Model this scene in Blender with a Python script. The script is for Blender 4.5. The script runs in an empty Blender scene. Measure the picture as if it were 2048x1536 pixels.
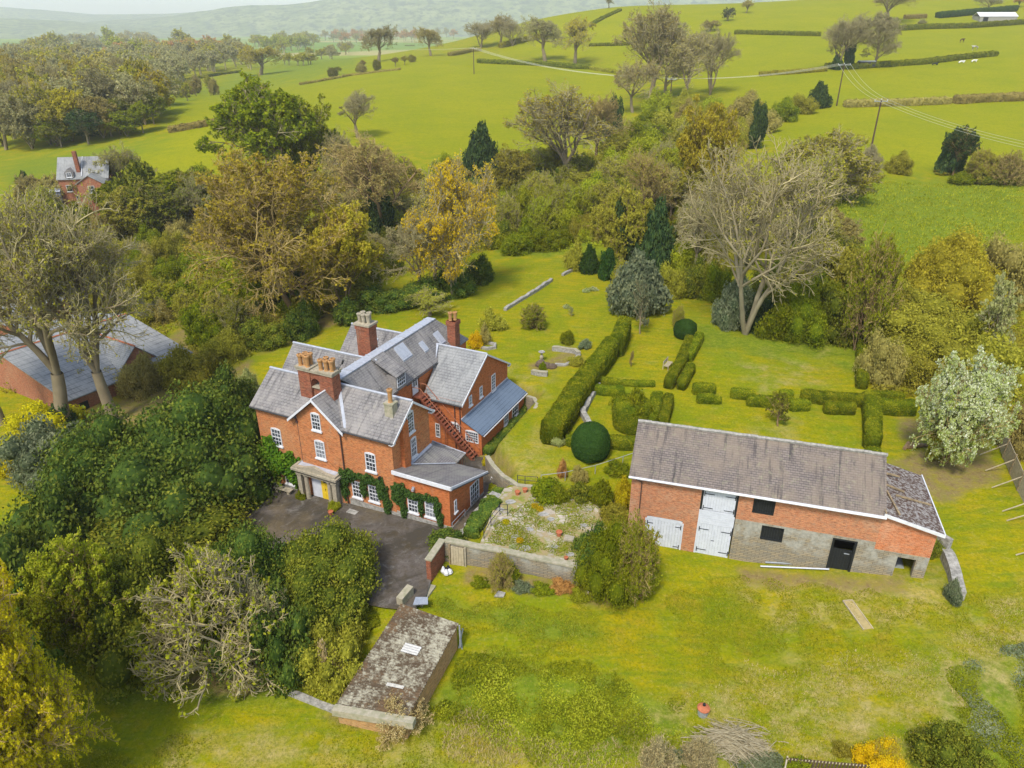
import bpy, math, random
import numpy as np
from mathutils import Vector, Matrix, noise
SC = bpy.context.scene
# ---------------------------------------------------------------- camera
FPX, PITCH, HC = 1430.0, math.radians(26.4), 35.0
cd = bpy.data.cameras.new('camera'); cam = bpy.data.objects.new('camera', cd)
SC.collection.objects.link(cam); SC.camera = cam
cd.sensor_width = 36; cd.lens = FPX / 2048 * 36; cd.clip_start = 0.5; cd.clip_end = 30000
cam.location = (0, 0, HC); cam.rotation_euler = (math.pi / 2 - PITCH, 0, 0)
# ---------------------------------------------------------------- light
SUN_EL, SUN_AZ = math.radians(55), math.radians(205)   # azimuth clockwise from +Y
W = bpy.data.worlds.new('World'); SC.world = W; W.use_nodes = True
wn = W.node_tree.nodes; bg = wn['Background']; sky = wn.new('ShaderNodeTexSky')
sky.sky_type = 'NISHITA'; sky.sun_disc = False; sky.sun_elevation = SUN_EL; sky.sun_rotation = SUN_AZ
sky.air_density = 1.0; sky.dust_density = 1.5; sky.ozone_density = 1.0
W.node_tree.links.new(sky.outputs[0], bg.inputs[0]); bg.inputs[1].default_value = 0.15
sl = bpy.data.lights.new('sun', 'SUN'); sun = bpy.data.objects.new('sun', sl); SC.collection.objects.link(sun)
sl.energy = 2.3; sl.angle = math.radians(11); sl.color = (1.0, 0.95, 0.88)
sd = Vector((math.sin(SUN_AZ) * math.cos(SUN_EL), math.cos(SUN_AZ) * math.cos(SUN_EL), math.sin(SUN_EL)))
sun.rotation_euler = sd.to_track_quat('Z', 'Y').to_euler()
SC.view_settings.view_transform = 'Standard'; SC.view_settings.look = 'None'
SC.view_settings.exposure = 0.8; SC.view_settings.gamma = 1
SC.cycles.volume_bounces = 2; SC.cycles.max_bounces = 6; SC.cycles.diffuse_bounces = 3
SC.cycles.transparent_max_bounces = 8
# ---------------------------------------------------------------- pixel helpers (only used to work out world positions)
CAMP = np.array([0, 0, HC]); FW = np.array([0, math.cos(PITCH), -math.sin(PITCH)])
UP = np.array([0, math.sin(PITCH), math.cos(PITCH)]); RT = np.array([1.0, 0, 0])
def ray(u, v): return FW * FPX + RT * (u - 1024) - UP * (v - 768)
def atz(u, v, z=0.0):
    r = ray(u, v); return CAMP + r * ((z - HC) / r[2])
def aty(u, v, y):
    r = ray(u, v); return CAMP + r * (y / r[1])
def projv(X, Y, Z):
    d1 = Y * FW[1] + (Z - HC) * FW[2]; d1 = np.maximum(d1, 1e-3)
    return 1024 + FPX * X / d1, 768 - FPX * (Y * UP[1] + (Z - HC) * UP[2]) / d1
# ---------------------------------------------------------------- object helpers
def link(o): SC.collection.objects.link(o); return o
def tag(o, label=None, cat=None, group=None, kind=None):
    if label: o['label'] = label
    if cat: o['category'] = cat
    if group: o['group'] = group
    if kind: o['kind'] = kind
    return o
def thing(name, label, cat, loc=(0, 0, 0), rz=0.0, group=None, sc=None):
    o = bpy.data.objects.new(name, None); link(o); o.location = tuple(loc); o.rotation_euler = (0, 0, rz)
    o.empty_display_size = 0.3
    if sc: o.scale = sc
    return tag(o, label, cat, group)
class MB:
    def __init__(s): s.v = []; s.f = []; s.a = []; s.m = []
    def add(s, vs, fs, mi=0, av=None):
        n = len(s.v); s.v.extend([tuple(p) for p in vs])
        for k, f in enumerate(fs): s.f.append([i + n for i in f]); s.m.append(mi); s.a.append(av if av is not None else 0.5)
        return s
    def box(s, x0, x1, y0, y1, z0, z1, mi=0, av=None, T=None):
        vs = [(x0,y0,z0),(x1,y0,z0),(x1,y1,z0),(x0,y1,z0),(x0,y0,z1),(x1,y0,z1),(x1,y1,z1),(x0,y1,z1)]
        if T: vs = [T(*p) for p in vs]
        return s.add(vs, [(0,3,2,1),(4,5,6,7),(0,1,5,4),(1,2,6,5),(2,3,7,6),(3,0,4,7)], mi, av)
    def prism(s, poly, d, mi=0, av=None):
        """poly: list of 3D points, extruded by vector d"""
        n = len(poly); d = np.array(d, float); p = [np.array(q, float) for q in poly]
        return s.add(p + [q + d for q in p], [tuple(range(n))[::-1], tuple(range(n, 2*n))] + [(i, (i+1) % n, n + (i+1) % n, n + i) for i in range(n)], mi, av)
    def slab(s, poly, th, mi=0, av=None):
        return s.prism([(p[0], p[1], p[2] - th) for p in poly], (0, 0, th), mi, av)
    def tube(s, pts, r, n=6, mi=0, av=None, cap=True):
        rs = r if hasattr(r, '__len__') else [r] * len(pts)
        P = [Vector(p) for p in pts]; vs = []; fs = []
        for i, p in enumerate(P):
            d = (P[min(i+1, len(P)-1)] - P[max(i-1, 0)]).normalized()
            a = d.orthogonal().normalized() if i == 0 else (a - d * a.dot(d)).normalized()
            b = d.cross(a)
            for k in range(n):
                t = 2 * math.pi * k / n; vs.append(p + (a * math.cos(t) + b * math.sin(t)) * rs[i])
        for i in range(len(P) - 1):
            for k in range(n): fs.append((i*n+k, i*n+(k+1) % n, (i+1)*n+(k+1) % n, (i+1)*n+k))
        if cap: fs.append(tuple(range(n))[::-1]); fs.append(tuple(range((len(P)-1)*n, len(P)*n)))
        return s.add(vs, fs, mi, av)
    def lathe(s, prof, c=(0, 0, 0), n=12, mi=0, av=None):
        vs = [(c[0] + r*math.cos(2*math.pi*k/n), c[1] + r*math.sin(2*math.pi*k/n), c[2] + z) for r, z in prof for k in range(n)]
        fs = [(i*n+k, i*n+(k+1) % n, (i+1)*n+(k+1) % n, (i+1)*n+k) for i in range(len(prof)-1) for k in range(n)]
        fs.append(tuple(range(n))[::-1]); fs.append(tuple(range((len(prof)-1)*n, len(prof)*n)))
        return s.add(vs, fs, mi, av)
    def mesh(s, name, mats):
        me = bpy.data.meshes.new(name); me.from_pydata(s.v, [], s.f)
        for m in (mats if isinstance(mats, (list, tuple)) else [mats]): me.materials.append(m)
        me.polygons.foreach_set('material_index', s.m)
        at = me.attributes.new('v', 'FLOAT', 'FACE'); at.data.foreach_set('value', s.a)
        me.update(); return me
    def build(s, name, mats, parent=None):
        o = bpy.data.objects.new(name, s.mesh(name, mats)); link(o)
        if parent is not None: o.parent = parent
        return o
def qmesh(name, V, F, A, mats, mi=None):
    """fast mesh from numpy: V (n,3), F (m,4) or (m,3), A (m,)"""
    me = bpy.data.meshes.new(name); n = len(V); m, k = F.shape
    me.vertices.add(n); me.vertices.foreach_set('co', np.asarray(V, np.float32).ravel())
    me.loops.add(m*k); me.loops.foreach_set('vertex_index', F.astype(np.int32).ravel())
    me.polygons.add(m); me.polygons.foreach_set('loop_start', np.arange(0, m*k, k, dtype=np.int32))
    if mi is not None: me.polygons.foreach_set('material_index', mi.astype(np.int32))
    for x in (mats if isinstance(mats, (list, tuple)) else [mats]): me.materials.append(x)
    at = me.attributes.new('v', 'FLOAT', 'FACE'); at.data.foreach_set('value', np.asarray(A, np.float32))
    me.update(calc_edges=True); me.validate(); return me
# ---------------------------------------------------------------- materials
class NT:
    def __init__(s, name):
        s.mat = bpy.data.materials.new(name); s.mat.use_nodes = True; s.t = s.mat.node_tree; s.n = s.t.nodes; s.l = s.t.links
        s.b = s.n['Principled BSDF']; s.b.inputs['Specular IOR Level'].default_value = 0.25
    def new(s, t, **kw):
        x = s.n.new(t)
        for k, v in kw.items(): setattr(x, k, v)
        return x
    def put(s, inp, v):
        if hasattr(v, 'is_output'): s.l.new(v, inp)
        elif v is not None:
            if hasattr(inp.default_value, '__len__') and not hasattr(v, '__len__'): v = (v, v, v, 1)[:len(inp.default_value)]
            if hasattr(inp.default_value, '__len__') and len(inp.default_value) == 4 and len(v) == 3: v = tuple(v) + (1,)
            inp.default_value = v
    def co(s, which='Object'): return s.new('ShaderNodeTexCoord').outputs[which]
    def pos(s): return s.new('ShaderNodeNewGeometry').outputs['Position']
    def mapv(s, v, sc=(1,1,1), rot=(0,0,0)):
        x = s.new('ShaderNodeMapping'); s.put(x.inputs[0], v); x.inputs['Scale'].default_value = sc; x.inputs['Rotation'].default_value = rot; return x.outputs[0]
    def noise(s, v, scale, det=4, rough=0.55, dist=0.0):
        x = s.new('ShaderNodeTexNoise'); s.put(x.inputs['Vector'], v); x.inputs['Scale'].default_value = scale
        x.inputs['Detail'].default_value = det; x.inputs['Roughness'].default_value = rough; x.inputs['Distortion'].default_value = dist; return x.outputs[0]
    def math(s, op, a, b=None, c=None, clamp=False):
        x = s.new('ShaderNodeMath', operation=op, use_clamp=clamp); s.put(x.inputs[0], a)
        if b is not None: s.put(x.inputs[1], b)
        if c is not None: s.put(x.inputs[2], c)
        return x.outputs[0]
    def mix(s, f, a, b, mode='MIX'):
        x = s.new('ShaderNodeMix', data_type='RGBA', blend_type=mode); s.put(x.inputs[0], f); s.put(x.inputs[6], a); s.put(x.inputs[7], b); return x.outputs[2]
    def ramp(s, f, stops):
        x = s.new('ShaderNodeValToRGB'); s.put(x.inputs[0], f); e = x.color_ramp.elements
        while len(e) < len(stops): e.new(0.5)
        for i, (p, c) in enumerate(stops):
            e[i].position = p; e[i].color = (tuple(c) + (1,)) if hasattr(c, '__len__') else (c, c, c, 1)
        return x.outputs[0]
    def step(s, f, lo, hi):
        x = s.new('ShaderNodeMapRange'); s.put(x.inputs[0], f); x.inputs[1].default_value = lo; x.inputs[2].default_value = hi; return x.outputs[0]
    def attr(s, name, out='Fac'):
        x = s.new('ShaderNodeAttribute'); x.attribute_name = name; return x.outputs[out]
    def sep(s, v):
        x = s.new('ShaderNodeSeparateXYZ'); s.put(x.inputs[0], v); return x.outputs
    def comb(s, a, b, c=0.0):
        x = s.new('ShaderNodeCombineXYZ'); s.put(x.inputs[0], a); s.put(x.inputs[1], b); s.put(x.inputs[2], c); return x.outputs[0]
    def bump(s, h, st=0.3, d=0.05):
        x = s.new('ShaderNodeBump'); s.put(x.inputs['Height'], h); x.inputs['Strength'].default_value = st; x.inputs['Distance'].default_value = d
        s.l.new(x.outputs[0], s.b.inputs['Normal'])
    def done(s, col, rough=0.85):
        s.put(s.b.inputs['Base Color'], col); s.put(s.b.inputs['Roughness'], rough); return s.mat
    def surf(s, zscale=1.0):
        """2-D coords on walls and roof slopes: along the wall, height"""
        n = s.sep(s.co('Normal')); o = s.sep(s.co('Object'))
        ax = s.math('ABSOLUTE', n[0]); ay = s.math('ABSOLUTE', n[1]); f = s.math('GREATER_THAN', ax, ay)
        al = s.math('ADD', s.math('MULTIPLY', o[0], s.math('SUBTRACT', 1.0, f)), s.math('MULTIPLY', o[1], f))
        return s.comb(al, s.math('MULTIPLY', o[2], zscale), 0.0)
def brickmat(name, c1, c2, mortar, weather=(0.3, 0.22, 0.16), wamt=0.5, bw=0.24, bh=0.085):
    t = NT(name); uv = t.surf(); b = t.new('ShaderNodeTexBrick'); t.put(b.inputs['Vector'], uv)
    b.inputs['Scale'].default_value = 1; b.inputs['Brick Width'].default_value = bw; b.inputs['Row Height'].default_value = bh
    b.inputs['Mortar Size'].default_value = 0.008; b.inputs['Mortar Smooth'].default_value = 0.3; b.inputs['Bias'].default_value = 0.0
    t.put(b.inputs[1], c1); t.put(b.inputs[2], c2); t.put(b.inputs[3], mortar)
    big = t.noise(t.co(), 0.35, 5, 0.65); mid = t.noise(t.mapv(t.co(), (1, 1, 2.2)), 2.2, 5, 0.7); fine = t.noise(t.mapv(t.co(), (1, 1, 3.5)), 3.6, 4, 0.75)
    c = t.mix(t.math('MULTIPLY', t.step(mid, 0.47, 0.62), 0.6), b.outputs[0], tuple(x * .62 for x in weather))
    c = t.mix(t.math('MULTIPLY', t.step(big, 0.5, 0.7), wamt), c, weather)
    c = t.mix(t.math('MULTIPLY', t.step(fine, 0.5, 0.62), 0.75), c, tuple(x * 0.45 for x in c2))
    c = t.mix(t.math('MULTIPLY', t.step(t.noise(t.mapv(t.co(), (3, 3, .4)), 1.3, 3, .6), .6, .75), .35), c, (.33, .27, .2))
    t.bump(t.math('ADD', b.outputs[1], t.math('MULTIPLY', fine, 0.6)), -0.35, 0.02); return t.done(c, 0.9)
def slatemat(name, c1, c2, c3, stain, streak=0.5, bw=0.32, bh=0.16, lichen=(0.3, 0.3, 0.22), la=0.3):
    t = NT(name); uv = t.surf(); b = t.new('ShaderNodeTexBrick'); t.put(b.inputs['Vector'], uv)
    b.inputs['Scale'].default_value = 1; b.inputs['Brick Width'].default_value = bw; b.inputs['Row Height'].default_value = bh
    b.inputs['Mortar Size'].default_value = 0.012; b.inputs['Mortar Smooth'].default_value = 0.2
    t.put(b.inputs[1], c1); t.put(b.inputs[2], c2); t.put(b.inputs[3], tuple(x * 0.4 for x in c2))
    o = t.co(); n1 = t.noise(o, 0.45, 5, 0.65); n2 = t.noise(o, 3.0, 4, 0.7)
    st = t.noise(t.mapv(uv, (2.6, 0.35, 1)), 1.1, 5, 0.72)
    c = t.mix(t.math('MULTIPLY', t.step(n1, 0.42, 0.62), 0.7), b.outputs[0], c3)
    c = t.mix(t.math('MULTIPLY', t.step(st, 0.52, 0.68), streak), c, stain)
    c = t.mix(t.math('MULTIPLY', t.step(n2, 0.55, 0.72), la), c, lichen)
    t.bump(t.math('ADD', b.outputs[1], t.math('MULTIPLY', n2, -0.7)), -0.5, 0.03); return t.done(c, 0.75)
def plain(name, col, rough=0.7, var=0.12, scale=3.0, metal=0.0, col2=None, bump=0.0, det=4):
    t = NT(name); n = t.noise(t.co(), scale, det, 0.65)
    c2 = col2 or tuple(x * (1 - 2 * var) for x in col)
    t.b.inputs['Metallic'].default_value = metal
    if bump: t.bump(t.noise(t.co(), scale * 3, 4, 0.6), bump, 0.03)
    return t.done(t.mix(t.step(n, 0.35, 0.65), c2, col), rough)
def leafmat(name, cols, trans=0.3):
    """cols: ramp colours over the per-leaf value"""
    t = NT(name); v = t.attr('v'); n = t.noise(t.pos(), 0.9, 3, 0.6)
    oi = t.new('ShaderNodeObjectInfo').outputs['Random']
    f = t.math('ADD', t.math('MULTIPLY', v, 0.62), t.math('MULTIPLY', t.step(n, 0.3, 0.7), 0.38))
    c = t.ramp(f, [(i / (len(cols) - 1), x) for i, x in enumerate(cols)])
    h = t.new('ShaderNodeHueSaturation'); t.put(h.inputs['Color'], c)
    t.put(h.inputs['Value'], t.math('MULTIPLY_ADD', oi, 0.3, 0.85)); t.put(h.inputs['Hue'], t.math('MULTIPLY_ADD', oi, 0.02, 0.49))
    c = h.outputs[0]
    d = t.new('ShaderNodeBsdfDiffuse'); t.put(d.inputs[0], c); tr = t.new('ShaderNodeBsdfTranslucent'); t.put(tr.inputs[0], c)
    m = t.new('ShaderNodeMixShader'); m.inputs[0].default_value = trans; t.l.new(d.outputs[0], m.inputs[1]); t.l.new(tr.outputs[0], m.inputs[2])
    t.l.new(m.outputs[0], t.n['Material Output'].inputs['Surface']); return t.mat
M = {}
M['brick'] = brickmat('brick', (0.6, 0.2, 0.05), (0.46, 0.13, 0.035), (0.5, 0.32, 0.18), (0.5, 0.27, 0.12), 0.6)
M['brick_side'] = brickmat('brick_side', (0.6, 0.165, 0.035), (0.48, 0.115, 0.025), (0.42, 0.22, 0.12), (0.5, 0.19, 0.06), 0.35)
M['brick_old'] = brickmat('brick_old', (0.46, 0.15, 0.06), (0.3, 0.085, 0.04), (0.36, 0.26, 0.18), (0.42, 0.25, 0.14), 0.55)
M['brick_barn'] = brickmat('brick_barn', (0.56, 0.22, 0.09), (0.42, 0.14, 0.06), (0.46, 0.32, 0.2), (0.46, 0.31, 0.19), 0.8)
M['brick_chim'] = brickmat('brick_chim', (0.36, 0.1, 0.04), (0.24, 0.06, 0.03), (0.26, 0.18, 0.12), (0.2, 0.12, 0.07), 0.5)
M['slate'] = slatemat('slate', (0.23, 0.215, 0.2), (0.17, 0.16, 0.15), (0.29, 0.265, 0.235), (0.065, 0.06, 0.058), 0.9, lichen=(0.38, 0.35, 0.27), la=0.45)
M['slate_light'] = slatemat('slate_light', (0.26, 0.26, 0.245), (0.21, 0.212, 0.205), (0.32, 0.32, 0.295), (0.12, 0.125, 0.12), 0.8, lichen=(0.42, 0.42, 0.38))
M['slate_blue'] = slatemat('slate_blue', (0.13, 0.175, 0.23), (0.115, 0.155, 0.205), (0.14, 0.185, 0.24), (0.1, 0.13, 0.17), 0.3, lichen=(0.16, 0.2, 0.25), la=0.1)
M['slate_barn'] = slatemat('slate_barn', (0.2, 0.165, 0.14), (0.145, 0.12, 0.105), (0.21, 0.165, 0.12), (0.045, 0.04, 0.038), 0.9, 0.3, 0.105, (0.3, 0.29, 0.17), 0.45)
M['flatroof'] = slatemat('flatroof', (0.24, 0.22, 0.21), (0.2, 0.18, 0.175), (0.28, 0.27, 0.22), (0.07, 0.07, 0.07), 0.8, 0.25, 0.08)
M['lead'] = plain('lead', (0.42, 0.44, 0.47), 0.55, 0.12, 4)
M['white'] = plain('white', (0.7, 0.7, 0.69), 0.55, 0.08, 4)
M['whitewood'] = plain('whitewood', (0.6, 0.62, 0.65), 0.6, 0.07, 2.5)
M['cream'] = plain('cream', (0.6, 0.58, 0.52), 0.6, 0.1, 5)
t = NT('glass'); t.b.inputs['Specular IOR Level'].default_value = 0.6
M['glass'] = t.done(t.mix(t.step(t.noise(t.pos(), 1.7, 2), 0.45, 0.6), (0.012, 0.016, 0.02), (0.09, 0.1, 0.11)), 0.12)
t = NT('curtain_glass'); M['curtain'] = t.done(t.mix(t.step(t.noise(t.pos(), 3, 2), 0.45, 0.6), (0.16, 0.17, 0.18), (0.3, 0.31, 0.31)), 0.3)
M['skylight'] = plain('skylight_glass', (0.4, 0.42, 0.45), 0.2, 0.1, 3)
M['stone'] = plain('stone', (0.42, 0.36, 0.25), 0.9, 0.2, 5, col2=(0.27, 0.24, 0.17), bump=0.4)
M['stonegrey'] = plain('stonegrey', (0.4, 0.38, 0.33), 0.9, 0.2, 4, col2=(0.2, 0.19, 0.16), bump=0.5)
M['coping'] = plain('coping', (0.4, 0.35, 0.25), 0.9, 0.2, 3, col2=(0.26, 0.25, 0.15), bump=0.5)
M['pot'] = plain('pot', (0.45, 0.22, 0.07), 0.85, 0.15, 6, col2=(0.34, 0.2, 0.09))
M['terracotta'] = plain('terracotta', (0.5, 0.16, 0.07), 0.8, 0.15, 6)
M['yellow'] = plain('yellow_paint', (0.75, 0.52, 0.03), 0.45, 0.05, 5)
M['black'] = plain('black_paint', (0.018, 0.02, 0.02), 0.6, 0.1, 5)
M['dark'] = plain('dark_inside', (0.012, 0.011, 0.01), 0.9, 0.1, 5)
M['iron'] = plain('iron', (0.05, 0.05, 0.05), 0.6, 0.1, 5)
M['pipe'] = plain('drainpipe_paint', (0.09, 0.05, 0.04), 0.6, 0.1, 5)
M['stairs'] = plain('stair_paint', (0.26, 0.075, 0.035), 0.7, 0.2, 6, col2=(0.14, 0.05, 0.03))
M['rail'] = plain('rail_rust', (0.42, 0.16, 0.08), 0.7, 0.15, 6)
M['wood'] = plain('wood', (0.36, 0.27, 0.15), 0.85, 0.2, 4, col2=(0.2, 0.15, 0.09))
M['woodpale'] = plain('woodpale', (0.5, 0.42, 0.27), 0.85, 0.15, 4)
M['wooddark'] = plain('wooddark', (0.12, 0.08, 0.05), 0.9, 0.2, 4)
M['soil'] = plain('soil', (0.16, 0.115, 0.075), 0.95, 0.2, 3, col2=(0.09, 0.065, 0.045), bump=0.6)
M['galv'] = plain('galvanised', (0.4, 0.43, 0.46), 0.45, 0.1, 6, metal=0.3)
M['barkgrey'] = plain('bark_grey', (0.3, 0.24, 0.14), 0.9, 0.2, 4, col2=(0.18, 0.14, 0.08))
M['barkpale'] = plain('bark_pale', (0.36, 0.31, 0.19), 0.9, 0.2, 4, col2=(0.22, 0.18, 0.1))
M['barkbrown'] = plain('bark_brown', (0.28, 0.19, 0.09), 0.9, 0.2, 4, col2=(0.17, 0.11, 0.055))

M['twigg'] = plain('twig_grey', (0.42, 0.36, 0.17), 0.9, 0.15, 2)
M['twigp'] = plain('twig_pale', (0.45, 0.38, 0.19), 0.9, 0.15, 2)
M['twigb'] = plain('twig_brown', (0.46, 0.34, 0.12), 0.9, 0.15, 2)
# ---------------------------------------------------------------- terrain
HT = math.radians(25.5)
HO = np.array([-4.8698, 45.0101, 0.0])                       # house origin: front right corner of the annex
HA = np.array([math.cos(HT), -math.sin(HT)]); HB = np.array([math.sin(HT), math.cos(HT)])
BT = math.radians(16.4); BO = np.array([16.185, 41.486, 0.0]); BA = np.array([math.cos(BT), -math.sin(BT)]); BB = np.array([math.sin(BT), math.cos(BT)])
def hw(a, b, z=0.0): p = HO[:2] + a * HA + b * HB; return np.array([p[0], p[1], z])
def bw_(a, b, z=0.0): p = BO[:2] + a * BA + b * BB; return np.array([p[0], p[1], z])
CP = []
for u, v, z in [(0,1536,-1.6),(500,1536,-1.2),(1024,1536,-.3),(1500,1536,.3),(2048,1536,1),(350,1380,-1.5),(700,1450,-1.1),(880,1180,-.3),
    (60,1200,-2),(200,1000,-2),(800,1150,-.4),(650,1080,-.9),(420,1000,-1.6),(1000,1300,-.1),(1200,1200,0),(1463,1140,0),(1800,1180,1.0),(1960,1230,1.2),(1950,1380,1.0),
    (2040,1000,2.6),(1950,900,2.4),(1300,650,2.2),(1150,620,2),(1500,850,2),(1700,850,2.2),(1700,720,2.4),(1080,540,1.6),(1090,800,1.9),(1130,900,1.8),
    (500,740,-1),(700,640,0),(870,560,0),(100,760,-3),(280,690,-2.8),(60,600,-4),(600,560,-2),(450,470,-4),(900,470,-1.5),(1050,430,-3),(1250,520,2),(1550,600,2.6),(1900,700,3.2)]:
    CP.append(atz(u, v, z))
for u, v, y in [(900,335,186),(1100,300,215),(950,128,415),(720,150,400),(700,300,212),(450,270,222),(300,228,262),(1180,200,310),(0,370,170),(0,320,215),(330,262,235),
    (1700,290,190),(2040,290,190),(1700,215,250),(2040,200,255),(1500,170,300),(1700,132,335),(2040,105,355),(1700,68,440),(1460,70,450),(2040,48,480),(1500,12,600),(1750,-5,600),(2040,-8,620),(1230,14,640),(1050,45,610),
    (1850,420,136),(1850,352,163),(1400,330,178),(1300,260,240),(1000,100,520),(850,112,490),(600,160,450),(1250,400,140),(1150,135,420),(900,85,640)]:
    CP.append(aty(u, v, y))
for u, v, z in [(100,200,2),(300,130,2),(100,100,2),(500,110,4),(0,75,3),(560,80,4),(720,80,6),(400,90,2)]: CP.append(atz(u, v, z))
for x, y, z in [(-60,5,-2),(60,5,2),(0,5,-1),(-150,60,-5),(150,60,6),(200,120,12),(500,300,40),(600,800,60),(300,1000,40),(150,1300,10),(600,1500,10),(-500,200,2),(-1500,800,2),
    (-900,2500,2),(0,3500,2),(2500,3500,2),(1500,900,60),(-3000,3500,2),(-4000,1500,2),(3000,1500,20),(0,1400,4),(0,900,14),(800,6000,2),(-800,6000,2)]: CP.append(np.array([x, y, z], float))
CP = np.array(CP)
def warp(x, y):
    s = 60.0; yy = np.maximum(y, -20) + s
    return np.stack([x / yy * 1.6, np.log(yy / s) * 1.2], -1)
def kern(d2): return 0.5 * d2 * np.log(d2 + 1e-12)
_w = warp(CP[:, 0], CP[:, 1]); _n = len(CP)
_K = kern(((_w[:, None] - _w[None]) ** 2).sum(-1)) + np.eye(_n) * 0.0008
_P = np.concatenate([np.ones((_n, 1)), _w], 1)
_S = np.linalg.solve(np.block([[_K, _P], [_P.T, np.zeros((3, 3))]]), np.concatenate([CP[:, 2], np.zeros(3)]))
def tps(x, y):
    x = np.asarray(x, float); y = np.asarray(y, float); sh = x.shape; w = warp(x.ravel(), y.ravel()); out = np.empty(len(w))
    for i in range(0, len(w), 20000):
        ww = w[i:i+20000]; k = kern(((ww[:, None] - _w[None]) ** 2).sum(-1))
        out[i:i+20000] = k @ _S[:_n] + _S[_n] + ww @ _S[_n+1:]
    return out.reshape(sh)
def sdpoly(x, y, poly):
    """signed distance to a polygon, negative inside"""
    P = np.asarray(poly, float)[:, :2]; d = np.full(np.shape(x), 1e9); ins = np.zeros(np.shape(x), bool)
    for i in range(len(P)):
        a = P[i]; b = P[(i+1) % len(P)]; e = b - a; L = (e ** 2).sum() + 1e-9
        t = np.clip(((x - a[0]) * e[0] + (y - a[1]) * e[1]) / L, 0, 1)
        d = np.minimum(d, np.hypot(x - a[0] - t * e[0], y - a[1] - t * e[1]))
        c = ((a[1] <= y) & (b[1] > y)) | ((b[1] <= y) & (a[1] > y))
        with np.errstate(divide='ignore', invalid='ignore'):
            xi = a[0] + (y - a[1]) / (b[1] - a[1] if b[1] != a[1] else 1e-9) * e[0]
        ins ^= c & (x < xi)
    return np.where(ins, -d, d)
YARD = [hw(-26, -2), hw(-22, 24), hw(-1.6, 21.5), hw(-1.6, 11), hw(1.6, 8.2), hw(1.9, 6), hw(1.7, 0), hw(2.2, -2)]
def zyard(x, y):
    a = (x - HO[0]) * HA[0] + (y - HO[1]) * HA[1]; b = (x - HO[0]) * HB[0] + (y - HO[1]) * HB[1]
    return np.clip(-0.05 + 0.055 * a, -1.5, 0.15) - 0.02 * np.clip(b, 0, 12)
DRIVE_PX = [(330,1010,-1.5),(420,930,-1.5),(480,870,-1.4),(905,1060,0),(880,1082,0),(862,1170,-.2),(852,1200,-.2),(828,1232,-.3),(765,1226,-.5),(700,1215,-.7),(500,1200,-1.3)]
DRIVE = [atz(*p) for p in DRIVE_PX]
TERR = [atz(u, v, 1.3) for u, v in [(952,1092),(1150,1133),(1235,1060),(1262,960),(1180,930),(1060,962),(1010,970),(990,1000),(972,1050)]]
def zterr(x, y): return np.full(np.shape(x), 1.3)
BARNF = [bw_(-7.5, -.6), bw_(13.5, -.6), bw_(13.5, 8.5), bw_(-7.5, 7)]
def ground(x, y):
    x = np.asarray(x, float); y = np.asarray(y, float); z = tps(x, y)
    near = (y < 90) & (np.abs(x) < 80)
    if near.any():
        xs, ys = x[near], y[near]; zz = z[near]
        for poly, f, sm in ((TERR, zterr, .35), (DRIVE, zyard, 1.2), (YARD, zyard, .45)):
            d = sdpoly(xs, ys, poly); w = np.clip(0.5 - d / sm * 0.5, 0, 1); w = w * w * (3 - 2 * w)
            zz = zz * (1 - w) + f(xs, ys) * w
        ab = (xs - BO[0]) * BA[0] + (ys - BO[1]) * BA[1]; bb = (xs - BO[0]) * BB[0] + (ys - BO[1]) * BB[1]
        w = np.clip((bb + 3.0) / 2.5, 0, 1) * np.clip((3.2 - bb) / 2.5, 0, 1) * np.clip((ab + 9) / 1.5, 0, 1) * np.clip((15 - ab) / 1.5, 0, 1)
        zz = zz * (1 - w) + np.clip(0.0 + 0.115 * (ab - 1), 0, 1.35) * w
        z[near] = zz
    return z
def g1(x, y): return float(ground(np.array([x]), np.array([y]))[0])
def P(u, v):
    """where the sight line through a photo pixel meets the ground"""
    r = ray(u, v); ys = np.exp(np.linspace(math.log(18), math.log(6000), 500)); t = ys / r[1]
    X = r[0] * t; Z = HC + r[2] * t; G = ground(X, ys); k = np.argmax(Z < G)
    if Z[k] >= G[k]: k = int(np.argmin(np.where(ys < 900, (Z - G) / ys, 9e9)))   # just over a crest: take the crest
    lo, hi = ys[max(k-1, 0)], ys[k]
    for _ in range(14):
        m = (lo + hi) / 2; tm = m / r[1]
        if HC + r[2] * tm < g1(r[0] * tm, m): hi = m
        else: lo = m
    tm = hi / r[1]; x = r[0] * tm; return Vector((x, hi, g1(x, hi)))
def hpx(p, dv):
    """height in metres of dv photo pixels for an upright at p"""
    d = p[1] * FW[1] + (p[2] - HC) * FW[2]; return dv * d / FPX / math.cos(PITCH)
def hat(p, v):
    return HC + ray(1024, v)[2] / ray(1024, v)[1] * p[1] - p[2]
def wpx(p, du):
    d = p[1] * FW[1] + (p[2] - HC) * FW[2]; return du * d / FPX
def axis(a, b, fine0, fine1, h, g):
    out = list(np.arange(fine0, fine1, h)); s = h; p = fine0
    left = []
    while p > a: s *= g; p -= s; left.append(p)
    p = out[-1]; s = h; right = []
    while p < b: s *= g; p += s; right.append(p)
    return np.array(left[::-1] + out + right)
XS = axis(-5000, 6000, -46, 52, 0.4, 1.035); YS = axis(-10, 7500, 19, 100, 0.4, 1.022)
GX, GY = np.meshgrid(XS, YS); GZ = ground(GX, GY)
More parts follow.
